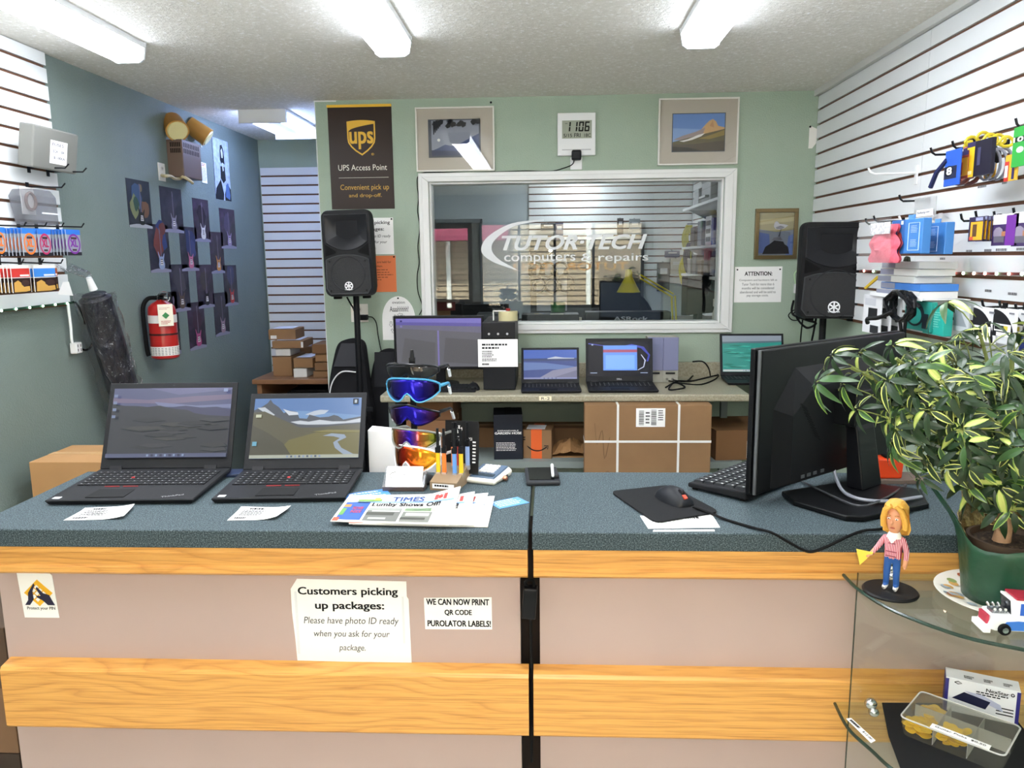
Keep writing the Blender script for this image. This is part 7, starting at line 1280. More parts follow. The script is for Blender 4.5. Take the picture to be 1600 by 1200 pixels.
# black mat, clear pick box, drive box on the lower shelf
P = [PZ(x, y, ZD+.001) for x, y in ((1378, 1099), (1388, 1150), (1412, 1215), (1620, 1290), (1640, 1190), (1590, 1128), (1500, 1100))]; c = P[0]
o = MB(mat('#1b1c1e', .75)).loft([[p_-c for p_ in P], [p_-c+V((0, 0, .002)) for p_ in P]]).build('counter_mat'); o.location = c; tag(o, 'black mat on the lower glass shelf under the clear pick box', 'mat')
z1 = ZD+.042; A_, B_, D_ = PZ(1439, 1080, z1), PZ(1596, 1136, z1), PZ(1403, 1123, z1); ux = (B_-A_); uy = (D_-A_); Lx, Ly = ux.length, uy.length; an = atan2(ux.y, ux.x); Ly = min(Ly, .13)
t = thing('pick_box', 'clear divided plastic box of yellow guitar picks on the lower shelf', 'box', (A_.x, A_.y, ZD+.0035), an)
PBX = glass('pick_box_plastic', '#f4f4f0', .04, .08, .09, '#c9c9c2'); hb = .036
mb = MB(PBX); Rr = rounded([V((0, -Ly, 0)), V((Lx, -Ly, 0)), V((Lx, 0, 0)), V((0, 0, 0))], .09); ins = [V((Lx/2+(p_.x-Lx/2)*.95, -Ly/2+(p_.y+Ly/2)*.93, 0)) for p_ in Rr]
mb.loft([ins, [V((p_.x, p_.y, hb)) for p_ in Rr]], caps=False); mb.poly(ins[::-1]); mb.build('tray', t, smooth=True)
mb = MB(PBX); mb.loft([[V((p_.x, p_.y, hb+.0005)) for p_ in Rr], [V((p_.x, p_.y, hb+.004)) for p_ in Rr]]); o = mb.build('lid', t); mb = MB(mat('#f1f1ee', .3, alpha=.5)); mb.tube([V((p_.x, p_.y, hb+.003)) for p_ in Rr+[Rr[0]]], .0018, 5); mb.build('lid_rim', o, smooth=True)
mb = MB(mat('#e6e6e0', .3, alpha=.45, name='divider_plastic'))
for x in (.33, .66): mb.box(Lx*x, Lx*x+.0012, -Ly*.97, -Ly*.03, .003, hb-.002)
mb.box(Lx*.03, Lx*.97, -Ly*.40, -Ly*.40+.0012, .003, hb-.002); mb.build('divider', t)
rr = random.Random(9); k_ = 0
for i in range(70):
    cx, cy = ((.16, -.72), (.48, -.66), (.16, -.30), (.82, -.7))[i % 3 if i < 60 else 1]; r_ = .011
    o = thing('guitar_pick', 'small yellow guitar pick lying loose in the clear divided box', 'guitar pick', M=t.matrix_world @ Matrix.Translation((Lx*(cx+rr.uniform(-.10, .10)), Ly*(cy+rr.uniform(-.13, .13)), .004+.00028*i+rr.uniform(0, .006))) @ Matrix.Rotation(rr.uniform(0, 6), 4, 'Z') @ Matrix.Rotation(rr.uniform(-.5, .5), 4, 'X'), group='yellow picks in the clear box') if 0 else None
    if i == 0:
        pk = MB(mat('#f0c528', .4)).loft([[(r_*.95*sin(a_)*(1+.25*cos(a_)), r_*cos(a_)*1.1, z_) for a_ in [2*pi*j/14 for j in range(14)]] for z_ in (0, .0009)]).build('guitar_pick'); o = pk
    else: o = pk.copy(); COL.objects.link(o)
    tag(o, 'small yellow guitar pick lying loose in the clear divided box', 'guitar pick', 'yellow picks in the clear box'); o.matrix_world = t.matrix_world @ Matrix.Translation((Lx*(cx+rr.uniform(-.11, .11)), Ly*(cy+rr.uniform(-.15, .15)), .005+.0003*i)) @ Matrix.Rotation(rr.uniform(0, 6), 4, 'Z') @ Matrix.Rotation(rr.uniform(-.5, .5), 4, 'X')
lb = MB(PAPER).box(Lx*.30, Lx*.86, -Ly*.99, -Ly*.86, hb+.0042, hb+.0048).build('label', t); mb = MB(INK); mb.T = Matrix.Translation((0, 0, hb+.0052)) @ Matrix.Rotation(-pi/2, 4, 'X'); mb.text('Guitar Picks  $0.50', Lx*.34, Lx*.82, -Ly*.95, -Ly*.90, 0, bold=.01); mb.build('label_print', lb)
L0, R0_ = PZ(1474, 1108, ZD+.004), PZ(1590, 1134, ZD+.004); an = atan2(R0_.y-L0.y, R0_.x-L0.x); bw = (R0_-L0).length; bh = PY(1590, 1081, R0_.y).z-ZD-.004
t = thing('drive_box', 'white and purple drive enclosure box standing behind the clear pick box', 'box', (L0.x, L0.y, ZD+.0035), an)
MB(mat('#e9eaee', .4)).box(0, bw, 0, .045, 0, bh).build('carton', t, bevel=.001); MB(mat('#2d2a78', .4)).box(-.0006, bw*.045, -.0006, .0456, 0, bh*.97).build('purple_edge', t); MB(mat('#2d2a78', .4)).box(bw*.955, bw+.0006, -.0006, .0456, 0, bh*.97).build('purple_edge', t)
mb = MB(INK); y = -.0009; mb.text('NexStar', bw*.55, bw*.85, bh*.80, bh*.90, y, bold=.02); mb.tube([(bw*.9+bw*.022*cos(a_), y, bh*.855+bw*.022*sin(a_)) for a_ in [2*pi*i/14 for i in range(15)]], .0009, 4); mb.dashes(bw*.42, bw*.92, bh*.64, bh*.77, 2, 3, y, th=.55)
for k in range(3): mb.box(bw*.70, bw*.93, y, y+.0004, bh*(.40-.09*k), bh*(.43-.09*k))
mb.tube([(bw*.12, y, bh*.90), (bw*.17, y, bh*.94), (bw*.22, y, bh*.90), (bw*.17, y, bh*.86), (bw*.12, y, bh*.90)], .0008, 4); mb.build('print', t)
mb = MB(mat('#1d1f3c', .35)); mb.poly([(bw*.10, y-.0003, bh*.42), (bw*.26, y-.0003, bh*.66), (bw*.62, y-.0003, bh*.52), (bw*.56, y-.0003, bh*.28)]); mb.build('drive_picture', t); mb = MB(mat('#b9bdd6', .4)); mb.poly([(bw*.26, y-.0001, bh*.70), (bw*.5, y-.0001, bh*.68), (bw*.75, y-.0001, bh*.5), (bw*.8, y-.0001, bh*.3), (bw*.62, y-.0001, bh*.42)]); mb.build('swoosh', t)
mb = MB(GREYINK); 
mb.T = Matrix.Translation((0, 0, bh+.0006)) @ Matrix.Rotation(-pi/2, 4, 'X')
for a in (.25, .52, .78): mb.dashes(bw*a, bw*(a+.14), .008, .022, 2, int(a*9), 0, th=.8)
mb.build('top_print', t)
# toy truck
a, b_ = PZ(1540, 990, ZU), PZ(1600, 998, ZU); an = -.06; a = a+V((0.004, .02, 0))
t = thing('toy_truck', 'small white, blue and red toy hot rod truck on the glass shelf', 'toy', (a.x, a.y, ZU+.0005), an); TW = mat('#eef0f2', .3)
mb = MB(TW); mb.prism([(0, .010), (.012, .006), (.13, .006), (.13, .030), (.045, .028), (.040, .036), (.008, .034)], -.022, .022); mb.build('body', t, bevel=.002)
mb = MB(TW); mb.prism([(.040, .028), (.085, .028), (.088, .062), (.046, .064), (.035, .066)], -.020, .020); mb.build('cab', t, bevel=.002); MB(mat('#a8243c', .35)).prism([(.044, .0645), (.094, .062), (.094, .066), (.044, .069)], -.021, .021).build('roof', t, bevel=.001)
MB(mat('#2f62c4', .35)).box(.052, .080, -.0206, .0206, .036, .058).build('side_window', t); mb = MB(mat('#23252b', .2)); mb.prism([(.0385, .036), (.0395, .036), (.036, .062), (.035, .062)], -.017, .017); mb.build('windscreen', t)
MB(mat('#3c78d0', .35)).prism([(.018, .008), (.13, .008), (.13, .020), (.05, .026), (.030, .024)], -.0226, .0226).build('blue_flash', t); MB(mat('#b8344a', .4)).box(-.001, .004, -.014, .014, .016, .032).build('grille', t); MB(TW).box(-.008, .004, -.023, .023, .002, .012).build('bumper', t, bevel=.001)
for k in range(3):
    for s in (-1, 1): MB(CHROME).tube([(.014+.009*k, s*.006, .034), (.013+.009*k, s*.012, .042), (.012+.009*k, s*.015, .044)], .0026, 6).build('exhaust_pipe', t, smooth=True)
MB(mat('#8e9296', .3, .8)).box(.010, .036, -.010, .010, .033, .040).build('engine', t, bevel=.001)
for x, r_ in ((.026, .0105), (.105, .013)):
    for s in (-1, 1): o = MB(RUB).lathe([(.003, -.005), (r_*.9, -.005), (r_, -.003), (r_, .003), (r_*.9, .005), (.003, .005)], (x, s*.0235, r_), 18, 'Y').build('wheel', t, smooth=True); MB(CHROME).lathe([(.001, -.0056), (r_*.5, -.0056), (r_*.5, .0056), (.001, .0056)], (x, s*.0235, r_), 12, 'Y').build('hub', o, smooth=True)
mb = MB(mat('#b3306a', .4)); mb.poly([(.085, -.0229, .020), (.10, -.0229, .026), (.128, -.0229, .022), (.105, -.0229, .014)]); mb.use(mat('#e6c23a', .4)); mb.poly([(.09, -.0231, .012), (.12, -.0231, .016), (.125, -.0231, .010)]); mb.build('decals', t)
# ------------------------------------------------------------------ potted schefflera
PC = V((.893, 1.468, ZU)); pt_ = thing('plate', 'flower patterned saucer plate with white rim under the plant pot', 'plate', (PC.x, PC.y, ZU))
MB(mat('#e6e2d6', .25)).lathe([(.001, .0005), (.07, .0005), (.118, .012), (.121, .014), (.117, .0145), (.07, .005), (.001, .005)], n=40).build('dish', pt_, smooth=True)
mb = MB()
rr = random.Random(1)
for i in range(44): a_ = rr.uniform(0, 6.28); r_ = rr.uniform(.082, .106); mb.use(mat(['#8a9a5a', '#b5603a', '#d2a25a', '#9aa7b0'][i % 4], .5)); zz_ = .0052+(r_-.07)*.21; mb.poly([(r_*cos(a_)+.010*cos(b_), r_*sin(a_)+.009*sin(b_), zz_+.0012+.0001*(i % 7)+.21*(.010*cos(b_)*cos(a_)+.009*sin(b_)*sin(a_))) for b_ in [2*pi*k/8 for k in range(8)]])
mb.build('flower_pattern', pt_)
zs = PY(1540, 838, PC.y).z-ZU; pl = thing('potted_schefflera', 'variegated umbrella plant in green paper wrapped pot on the glass shelf', 'plant', (PC.x, PC.y, ZU+.006))
MB(mat('#4a3a2c', .7)).lathe([(.055, 0), (.072, zs*.95), (.066, zs*.95), (.06, zs*.8), (.001, zs*.8)], n=28).build('pot', pl, smooth=True)
so, nt, b = nodes_mat('potting_soil'); n = tex(nt, 'Noise', 160, Detail=6.); r = ramp(nt, (.35, '#1c140f'), (.6, '#4a3a2a'), (.8, '#8a7a62')); nt.links.new(n.outputs['Fac'], r.inputs[0]); nt.links.new(r.outputs[0], b.inputs['Base Color']); b.inputs['Roughness'].default_value = .9
MB(so).lathe([(.066, zs*.80), (.066, zs*.86), (.03, zs*.90), (.001, zs*.9)], n=24).build('soil', pl, smooth=True)
GW = mat('#1e4a33', .4, name='green_wrapping_paper', var=.2, vscale=18, bump=.3, bscale=30)
def wrap(r0, r1, zb_, hf, m_, nm, seed, a0=0, a1=2*pi):
    rr = random.Random(seed); n = 48; m2 = 7; vs = []
    for j in range(m2+1):
        for i in range(n+1):
            a_ = a0+(a1-a0)*i/n; v_ = j/m2; H_ = hf(a_); rad = (r0+(r1-r0)*v_**1.1)*(1+.03*v_*sin(a_*9+seed)+.02*v_*sin(a_*17)); z = zb_+H_*v_; rad += max(0, z-zs)*.55*v_; vs.append((rad*cos(a_), rad*sin(a_), z))
    mb = MB(m_); W_ = n+1; mb.add(vs, [(j*W_+i, j*W_+i+1, (j+1)*W_+i+1, (j+1)*W_+i) for j in range(m2) for i in range(n)]); o = mb.build(nm, pl, smooth=True); s_ = o.modifiers.new('thick', 'SOLIDIFY'); s_.thickness = .0012
bump_ = lambda a_, c_, w_: math.exp(-((((a_-c_+pi) % (2*pi))-pi)/w_)**2)
wrap(.072, .094, .0, lambda a_: zs*(.93+.05*sin(3*a_))+.10*bump_(a_, radians(168), .36)+.05*bump_(a_, radians(15), .4)+.05*bump_(a_, radians(80), .5), GW, 'green_wrap', 2)
GF = mat('#a9966a', .25, .75, name='gold_foil', bump=.8, bscale=28)
wrap(.064, .080, .03, lambda a_: zs*.85+.135*bump_(a_, radians(75), .62)+.05*bump_(a_, radians(20), .3), GF, 'gold_foil', 5, 0, pi)
BARK = mat('#b08a68', .7, bump=.4, bscale=60, name='light_bark'); tr = [(-.016, -.004, zs*.85), (-.012, -.004, zs+.03), (-.016, .0, zs+.075), (-.008, .0, zs+.11)]
MB(BARK).tube(catmull([V(p_) for p_ in tr], 4), [.017, .016, .015, .014]+[.0145]*5+[.013]*4, 10).build('trunk', pl, smooth=True)
LD, LM, LY_, LYG = mat('#22391f', .35, name='dark_leaf', var=.25, vscale=25), mat('#34552a', .35, name='mid_leaf', var=.2, vscale=25), mat('#c6cf72', .4, name='cream_yellow_leaf'), mat('#86a548', .4, name='lime_leaf')
rr = random.Random(11); lf = MB(LD); br = MB(mat('#6f7a3e', .5, name='green_stem'))
def leaflet(o_, d, n_, L_, W_, fold, droop, m_in, m_ed):
    d = d.normalized(); s_ = d.cross(n_).normalized(); n_ = s_.cross(d); K = 5; mid = []; lft = []; rgt = []; l2 = []; r2 = []
    for k in range(K+1):
        u = k/K; w_ = W_*(sin(pi*min(1, u*.88+.06))**.8)*(1-.25*u) if 0 < k < K else W_*.06; c_ = o_+d*(L_*u)-n_*(droop*L_*u*u)
        mid.append(c_-n_*fold*w_*.3); lft.append(c_+s_*w_*.66); rgt.append(c_-s_*w_*.66); l2.append(c_+s_*w_+n_*.0006); r2.append(c_-s_*w_+n_*.0006)
    for A_, B_, m_ in ((lft, mid, m_in), (mid, rgt, m_in), (l2, lft, m_ed), (rgt, r2, m_ed)):
        lf.use(m_); lf.add(A_+B_, [(k, k+1, K+2+k, K+1+k) for k in range(K)])
def cluster(c_, up_, size, var):
    up_ = up_.normalized(); e1 = up_.orthogonal().normalized(); e2 = up_.cross(e1); n = rr.choice((6, 7, 7, 8)); ph = rr.uniform(0, 6)
    for i in range(n):
        a_ = ph+2*pi*i/n+rr.uniform(-.15, .15); d = e1*cos(a_)+e2*sin(a_)+up_*rr.uniform(-.35, .1); q = rr.random()
        m_in, m_ed = (LD, LD) if q > var else ((LD, LY_) if q > var*.55 else ((LM, LYG) if q > var*.25 else (LY_, LYG)))
        if q > .9: m_in = m_ed = LM
        leaflet(c_+d*.006, d, up_, size*rr.uniform(.75, 1.1), size*rr.uniform(.15, .19), rr.uniform(.1, .5), rr.uniform(.3, 1.1), m_in, m_ed)
loc = lambda x, y, yy: PY(x, y, PC.y+yy)-V((PC.x, PC.y, ZU+.006))
fork = V((-.008, 0, zs+.105)); limbs = [((1330, 575), -.02), ((1400, 560), -.06), ((1440, 600), -.10), ((1480, 545), .06), ((1530, 520), .03), ((1580, 560), .0), ((1620, 600), -.05), ((1500, 640), -.12), ((1560, 660), -.12), ((1640, 680), .05), ((1400, 640), -.04), ((1550, 590), .14), ((1460, 690), -.02), ((1680, 560), .08)]
tips = []
for (xy, yy) in limbs:
    e = loc(xy[0], xy[1], yy); m1 = fork.lerp(e, .4)+V((0, 0, -.01)); m2 = fork.lerp(e, .75)+V((0, 0, .012)); br.tube(catmull([fork+V((rr.uniform(-.006, .006), rr.uniform(-.006, .006), -.02)), m1, m2, e], 4), .0034, 5)
    for k in range(11):
        u = .50+.52*k/10; b0 = fork.lerp(e, min(1, u)); off = V((rr.gauss(0, .042), rr.gauss(0, .042), rr.gauss(.0, .034))); c_ = b0+off; br.tube([b0, b0.lerp(c_, .5)+V((0, 0, .008)), c_], .0013, 4); tips.append(c_)
for (xy, yy) in (((1300, 556), -.02), ((1318, 600), -.03), ((1340, 640), -.03), ((1345, 550), .0), ((1395, 540), -.02), ((1425, 575), -.10), ((1470, 598), -.13), ((1450, 640), -.13), ((1420, 660), -.08), ((1395, 690), -.02), ((1540, 505), .02), ((1500, 520), .04), ((1470, 540), .06), ((1585, 520), .02), ((1420, 720), .0), ((1440, 745), -.02), ((1480, 730), -.05), ((1530, 700), -.13), ((1580, 715), -.12), ((1500, 670), -.15), ((1595, 640), -.13), ((1560, 760), -.08), ((1510, 755), -.06), ((1600, 750), -.05)):
    c_ = loc(xy[0], xy[1], yy); tips.append(c_); br.tube([fork.lerp(c_, .6), fork.lerp(c_, .85)+V((0, 0, .01)), c_], .0013, 4)
for k in range(60):
    a_ = rr.uniform(0, 2*pi); q_ = rr.uniform(.5, 1); e = rr.uniform(-1, 1); c_ = V((.03+.17*q_*cos(a_)*sqrt(1-e*e*.7), .10*q_*sin(a_), zs+.17+.115*e)); tips.append(c_); br.tube([fork.lerp(c_, .55), fork.lerp(c_, .8)+V((0, 0, .01)), c_], .0013, 4)
cc = V((0, 0, zs+.15))
for c_ in tips:
    out = (c_-cc); up_ = V((out.x*1.6, out.y*1.6-.25*.1, .10+max(0, out.z))); cluster(c_, up_, rr.uniform(.036, .052), .36)
br.build('branches', pl, smooth=True); lf.build('foliage', pl, smooth=True)
# ------------------------------------------------------------------ bobble figurine
fp = PZ(1391, 925, ZU); fg = thing('figurine', 'blond figurine in striped red sweater and jeans holding a yellow pennant', 'figurine', (fp.x, fp.y, ZU), radians(-38)); H = PY(1400, 780, fp.y).z-ZU
MB(mat('#161617', .4)).lathe([(.052, 0), (.053, .003), (.050, .006), (.001, .006)], n=36).build('base', fg, smooth=True)
Z_ = lambda u: .006+(H-.006)*u
sk = {'pel': ((0, 0, Z_(.36)), .0135, .011), 'wst': ((0, 0, Z_(.43)), .0165, .0125), 'chs': ((0, .001, Z_(.55)), .0165, .0125), 'nck': ((0, .001, Z_(.615)), .006, .006), 'hd0': ((0, -.002, Z_(.67)), .012, .0125), 'hd1': ((0, -.004, Z_(.77)), .0185, .0195), 'hd2': ((0, -.001, Z_(.88)), .017, .0185), 'hd3': ((0, .001, Z_(.95)), .009, .010),
      'hl': ((-.0085, 0, Z_(.33)), .0082, .0085), 'kl': ((-.009, -.001, Z_(.19)), .0066, .0068), 'al': ((-.0095, .001, Z_(.045)), .0058, .006), 'fl': ((-.0105, -.013, Z_(.022)), .0052, .004), 'hr': ((.0085, 0, Z_(.33)), .0082, .0085), 'kr': ((.009, -.001, Z_(.19)), .0066, .0068), 'ar': ((.0095, .001, Z_(.045)), .0058, .006), 'fr': ((.0105, -.013, Z_(.022)), .0052, .004),
      'sl': ((-.017, .001, Z_(.565)), .0068, .0068), 'el': ((-.026, -.008, Z_(.47)), .0056, .0056), 'wl': ((-.034, -.024, Z_(.40)), .0044, .0044), 'pl': ((-.037, -.030, Z_(.388)), .0042, .0035), 'sr': ((.017, .001, Z_(.565)), .0068, .0068), 'er': ((.0245, .002, Z_(.44)), .0058, .0058), 'wr': ((.0245, -.003, Z_(.335)), .0046, .0046), 'pr': ((.0245, -.004, Z_(.30)), .0046, .0040)}
ed = 'pel-wst wst-chs chs-nck nck-hd0 hd0-hd1 hd1-hd2 hd2-hd3 pel-hl hl-kl kl-al al-fl pel-hr hr-kr kr-ar ar-fr chs-sl sl-el el-wl wl-pl chs-sr sr-er er-wr wr-pr'.split()
ks = list(sk); fing = []
for nm, base_, dirs in (('pl', V(sk['pl'][0]), V((-.5, -.8, -.25))), ('pr', V(sk['pr'][0]), V((0, -.1, -1)))):
    side = V((.5, -.3, -.6)).normalized() if nm == 'pl' else V((0, 1, 0))
    for k in range(4): fing.append((nm, base_+side*(.0022*(k-1.5))+dirs.normalized()*(.0078-.0008*abs(k-1.4)), .0015))
    fing.append((nm, base_+V((.003, -.004, .001)) if nm == 'pl' else base_+V((-.004, -.004, .002)), .0016))
me = bpy.data.meshes.new('fig'); me.from_pydata([sk[k][0] for k in ks]+[tuple(f_[1]) for f_ in fing], [tuple(ks.index(x) for x in e_.split('-')) for e_ in ed]+[(ks.index(f_[0]), len(ks)+i) for i, f_ in enumerate(fing)], [])
to = bpy.data.objects.new('fig', me); COL.objects.link(to); md = to.modifiers.new('s', 'SKIN'); lay = me.skin_vertices[0].data
for i, k in enumerate(ks): lay[i].radius = sk[k][1:]
for i, f_ in enumerate(fing): lay[len(ks)+i].radius = (f_[2], f_[2])
lay[0].use_root = True; sb_ = to.modifiers.new('u', 'SUBSURF'); sb_.levels = sb_.render_levels = 2
dg = bpy.context.evaluated_depsgraph_get(); nm_ = bpy.data.meshes.new_from_object(to.evaluated_get(dg)); bpy.data.objects.remove(to)
st, nt, b = nodes_mat('red_white_striped_knit'); wv = tex(nt, 'Wave', 105, wave_type='BANDS', bands_direction='X', Distortion=.3); r = ramp(nt, (.40, '#b23a50'), (.62, '#e9b9c0')); nt.links.new(wv.outputs['Fac'], r.inputs[0]); nt.links.new(r.outputs[0], b.inputs['Base Color']); b.inputs['Roughness'].default_value = .6
SKN = mat('#d99a72', .5, name='painted_skin'); ml = [SKN, st, mat('#26579c', .5), mat('#eceae6', .5)]
for m_ in ml: nm_.materials.append(m_)
for p_ in nm_.polygons:
    c = p_.center; u = (c.z-.006)/(H-.006); x = abs(c.x)
    p_.material_index = 3 if u < .05 else (2 if u < .365 and x < .0195 else (1 if (u < .60 and not (c.x > .018 and u < .36) and not (c.x < -.0315 and c.y < -.0195)) else (3 if (u < .635 and x < .013) else 0)))
    p_.use_smooth = True
nm_.name = 'body'; bo = bpy.data.objects.new('body', nm_); COL.objects.link(bo); bo.parent = fg
mb = MB(mat('#e3ac48', .5, bump=.3, bscale=220, name='blond_hair')); rings = []
for (u, rx, ry, y) in ((1.0, .006, .006, .002), (.985, .014, .0145, .001), (.93, .0215, .0225, .001), (.84, .024, .023, .003), (.76, .025, .021, .006), (.68, .0265, .018, .008), (.62, .024, .014, .009), (.60, .014, .008, .010)):
    n = 20; ring = []
    for i in range(n):
        a_ = 2*pi*i/n; yy = sin(a_)*ry+y; front = max(0, -sin(a_))
        if u < .90: yy = yy+front**1.5*(ry+.011)          # open at the face
        ring.append((cos(a_)*rx*(1+.05*sin(5*a_+u*20)), yy, Z_(u)))
    rings.append(ring)
mb.loft(rings); mb.build('hair', fg, smooth=True)
mb = MB(mat('#e3ac48', .5, bump=.3, bscale=220, name='blond_hair'))
for s in (-1, 1): mb.tube([(s*.004, -.0215, Z_(.955)), (s*.015, -.019, Z_(.90)), (s*.0195, -.012, Z_(.80)), (s*.020, -.008, Z_(.70))], [.004, .0055, .006, .005], 8)
mb.build('fringe', fg, smooth=True)
MB(SKN).sph((0, -.0245, Z_(.775)), .0028, .005, .0048, 10).build('nose', fg, smooth=True)
mb = MB(mat('#a8523f', .5)).sph((0, -.0195, Z_(.712)), .0050, .0026, .0013, 10); mb.build('mouth', fg, smooth=True)
for s in (-1, 1):
    MB(mat('#f1efe9', .4)).sph((s*.0072, -.0205, Z_(.815)), .0032, .0022, .0018, 10).build('eye', fg, smooth=True); MB(INK).sph((s*.0072, -.0223, Z_(.814)), .0012, .001, .0013, 8).build('pupil', fg, smooth=True); MB(mat('#b07a34', .6)).tube([(s*.0035, -.0222, Z_(.848)), (s*.0075, -.0222, Z_(.856)), (s*.011, -.0195, Z_(.846))], .0009, 5).build('eyebrow', fg, smooth=True)
    MB(SKN).sph((s*.0190, -.001, Z_(.79)), .0022, .0035, .0048, 8).build('ear', fg, smooth=True)
mb = MB(mat('#eceae6', .5)); mb.lathe([(.009, Z_(.655)), (.0125, Z_(.61)), (.0145, Z_(.585)), (.0135, Z_(.585)), (.008, Z_(.645))], n=18); mb.prism([(-.009, Z_(.60)), (.009, Z_(.60)), (0, Z_(.535))], -.0165, -.013); mb.build('collar', fg, smooth=True)
mb = MB(mat('#8a2f42', .6)); mb.box(-.0095, .0095, -.0172, -.0145, Z_(.395), Z_(.40)).box(-.0095, .0095, -.0172, -.0145, Z_(.445), Z_(.45)).box(-.006, .006, -.0172, -.014, Z_(.535), Z_(.54)); mb.build('pocket_trim', fg)
mb = MB(mat('#e9cf4a', .5)); p = V(sk['pl'][0])+V((-.003, -.004, 0)); mb.T = Matrix.Translation(p) @ Matrix.Rotation(radians(28), 4, 'Z'); mb.prism([(-.020, .011), (.012, .006), (-.012, -.022)], -.0015, .0015); mb.build('pennant', fg)
for s in (-1, 1): MB(INK).tube([(s*.0085, -.0175, Z_(.035)), (s*.0105, -.0180, Z_(.045)), (s*.0125, -.0175, Z_(.035)), (s*.0105, -.018, Z_(.028)), (s*.0085, -.0175, Z_(.035))], .0006, 4).build('shoe_lace', fg)
a = PZ(1592, 772, CT); t = thing('closed_laptop', 'closed black laptop on the right counter behind the plant pot', 'laptop', (a.x+.12, a.y+.05, CT), .2); MB(LBODY).box(-.16, .13, -.10, .11, .002, .012).build('base', t, bevel=.003); MB(mat('#141518', .35)).box(-.16, .13, -.10, .11, .0125, .020).build('lid', t, bevel=.003)
# ------------------------------------------------------------------ workshop behind the inner window
d2 = thing('door_2', None, None, (-.92, 8.0, 0)); d2['kind'] = 'structure'
MB(mat('#4d4a48', .6)).box(-.235, .235, -.02, .015, 0, 1.98).build('leaf', d2); MB(mat('#5d6468', .6)).box(-.25, -.225, -.03, .015, 0, 2.02).build('jamb', d2); MB(mat('#5d6468', .6)).box(.225, .25, -.03, .015, 0, 2.02).build('jamb', d2); MB(mat('#5d6468', .6)).box(-.25, .25, -.03, .015, 1.98, 2.02).build('lintel', d2); MB(CHROME).sph((-.18, -.05, 1.0), .025, n=12).build('handle', d2, smooth=True)
DZ = 1.06
wt = thing('workbench', 'dark workbench just behind the inner window', 'workbench', (.1, 5.05, 0))
MB(mat('#2b2622', .6)).box(-1.2, 1.2, -.42, .42, DZ-.04, DZ).build('top', wt)
for x in (-1.15, 1.10):
    for y in (-.4, .35): MB(mat('#3a3a3c', .5)).box(x, x+.05, y, y+.05, 0, DZ-.04).build('leg', wt)
def wbox(name, label, cat, tl, br, Yp, dep, col, z=DZ, group=None, rz=0., bev=.003):
    a, b_ = PY(*tl, Yp), PY(*br, Yp); w = b_.x-a.x; h = max(.02, a.z-z); t = thing(name, label, cat, ((a.x+b_.x)/2, Yp, z), rz, group); MB(mat(col, .5)).box(-w/2, w/2, 0, dep, 0, h).build('body', t, bevel=bev); return t, w, h
t, w, h = wbox('product_box', 'black printed product box lying against the bottom of the inner window', 'box', (915, 488), (1048, 504), 4.70, .14, '#121214'); mb = MB(mat('#9a9ca0', .5)); zt = PY(960, 498, 4.70).z-DZ; mb.text('ASRock', PY(959, 498, 4.7).x-t.location.x, PY(1012, 498, 4.7).x-t.location.x, zt-.012, zt+.012, -.001, bold=.03); mb.build('lettering', t)
t, w, h = wbox('bench_monitor', 'black monitor standing on the workshop bench behind the inner window', 'monitor', (924, 434), (1001, 486), 5.30, .04, '#0c0d0f'); mb = MB(mat('#26282d', .15)); mb.box(-w/2+.012, w/2-.012, -.001, 0, h*.32, h-.012); mb.build('screen', t); MB(MATTE).box(-.06, .06, .04, .12, 0, h*.4).build('foot', t)
t, w, h = wbox('bench_monitor', 'wide dark monitor at the left of the workshop bench', 'monitor', (716, 476), (795, 500), 5.10, .05, '#101113'); MB(MATTE).box(-.1, .1, .05, .14, 0, .06).build('foot', t)
t, w, h = wbox('shipping_box', 'brown box with dark red end at the left inside the inner window', 'box', (674, 472), (712, 505), 5.0, .25, '#7a5434'); MB(mat('#6a1f1c', .6)).box(-w/2, w/2, -.003, 0, h*.8, h).build('red_band', t); MB(mat('#1c1718', .6)).box(w*.3, w/2+.04, -.002, .24, 0, h*.95).build('dark_end', t)
wbox('grey_case', 'grey electronics case on the bench left of the tape roll', 'case', (745, 490), (810, 505), 4.80, .15, '#4b4d50')
wbox('tool_tray', 'dark tray of small parts on the bench at the window bottom', 'tray', (815, 492), (905, 505), 4.8, .2, '#1f2022')
rr = random.Random(12)
for k in range(14):
    x = rr.uniform(812, 905); p = PY(x, rr.uniform(490, 499), 4.9); o = MB(mat(rr.choice(['#c9ccd0', '#2f5fae', '#b9a23a', '#3a3b3f', '#7c8086', '#d8d4c6']), .5)).rbox((0, 0, .0), (rr.uniform(.03, .09), .03, rr.uniform(.008, .03)), rz=rr.uniform(-.6, .6)).build('spare_part'); o.location = (p.x, 4.86+rr.uniform(-.04, .1), p.z); tag(o, 'small loose computer part in the tray at the window bottom', 'part', 'loose parts on the workshop bench')
p = PY(872, 485, 5.05); t = thing('green_cup', 'dark green cup on the bench behind the inner window', 'cup', (p.x, 5.05, DZ)); zt = PY(872, 472, 5.05).z-DZ; MB(mat('#2f6a3a', .4)).lathe([(.035, 0), (.05, zt), (.046, zt), (.032, .005)], n=20).build('body', t, smooth=True)
p = PY(1118, 500, 4.75); zt = PY(1118, 467, 4.75).z-DZ; t = thing('white_bottle', 'white spray bottle at the right bottom of the inner window', 'bottle', (p.x, 4.75, DZ)); MB(mat('#d8d4c8', .4)).lathe([(.02, 0), (.022, zt*.7), (.012, zt*.8), (.012, zt*.85)], n=16).build('body', t, smooth=True); MB(mat('#e2ded2', .4)).cyl((0, 0, zt*.85), (0, 0, zt), .018, n=12).build('cap', t)
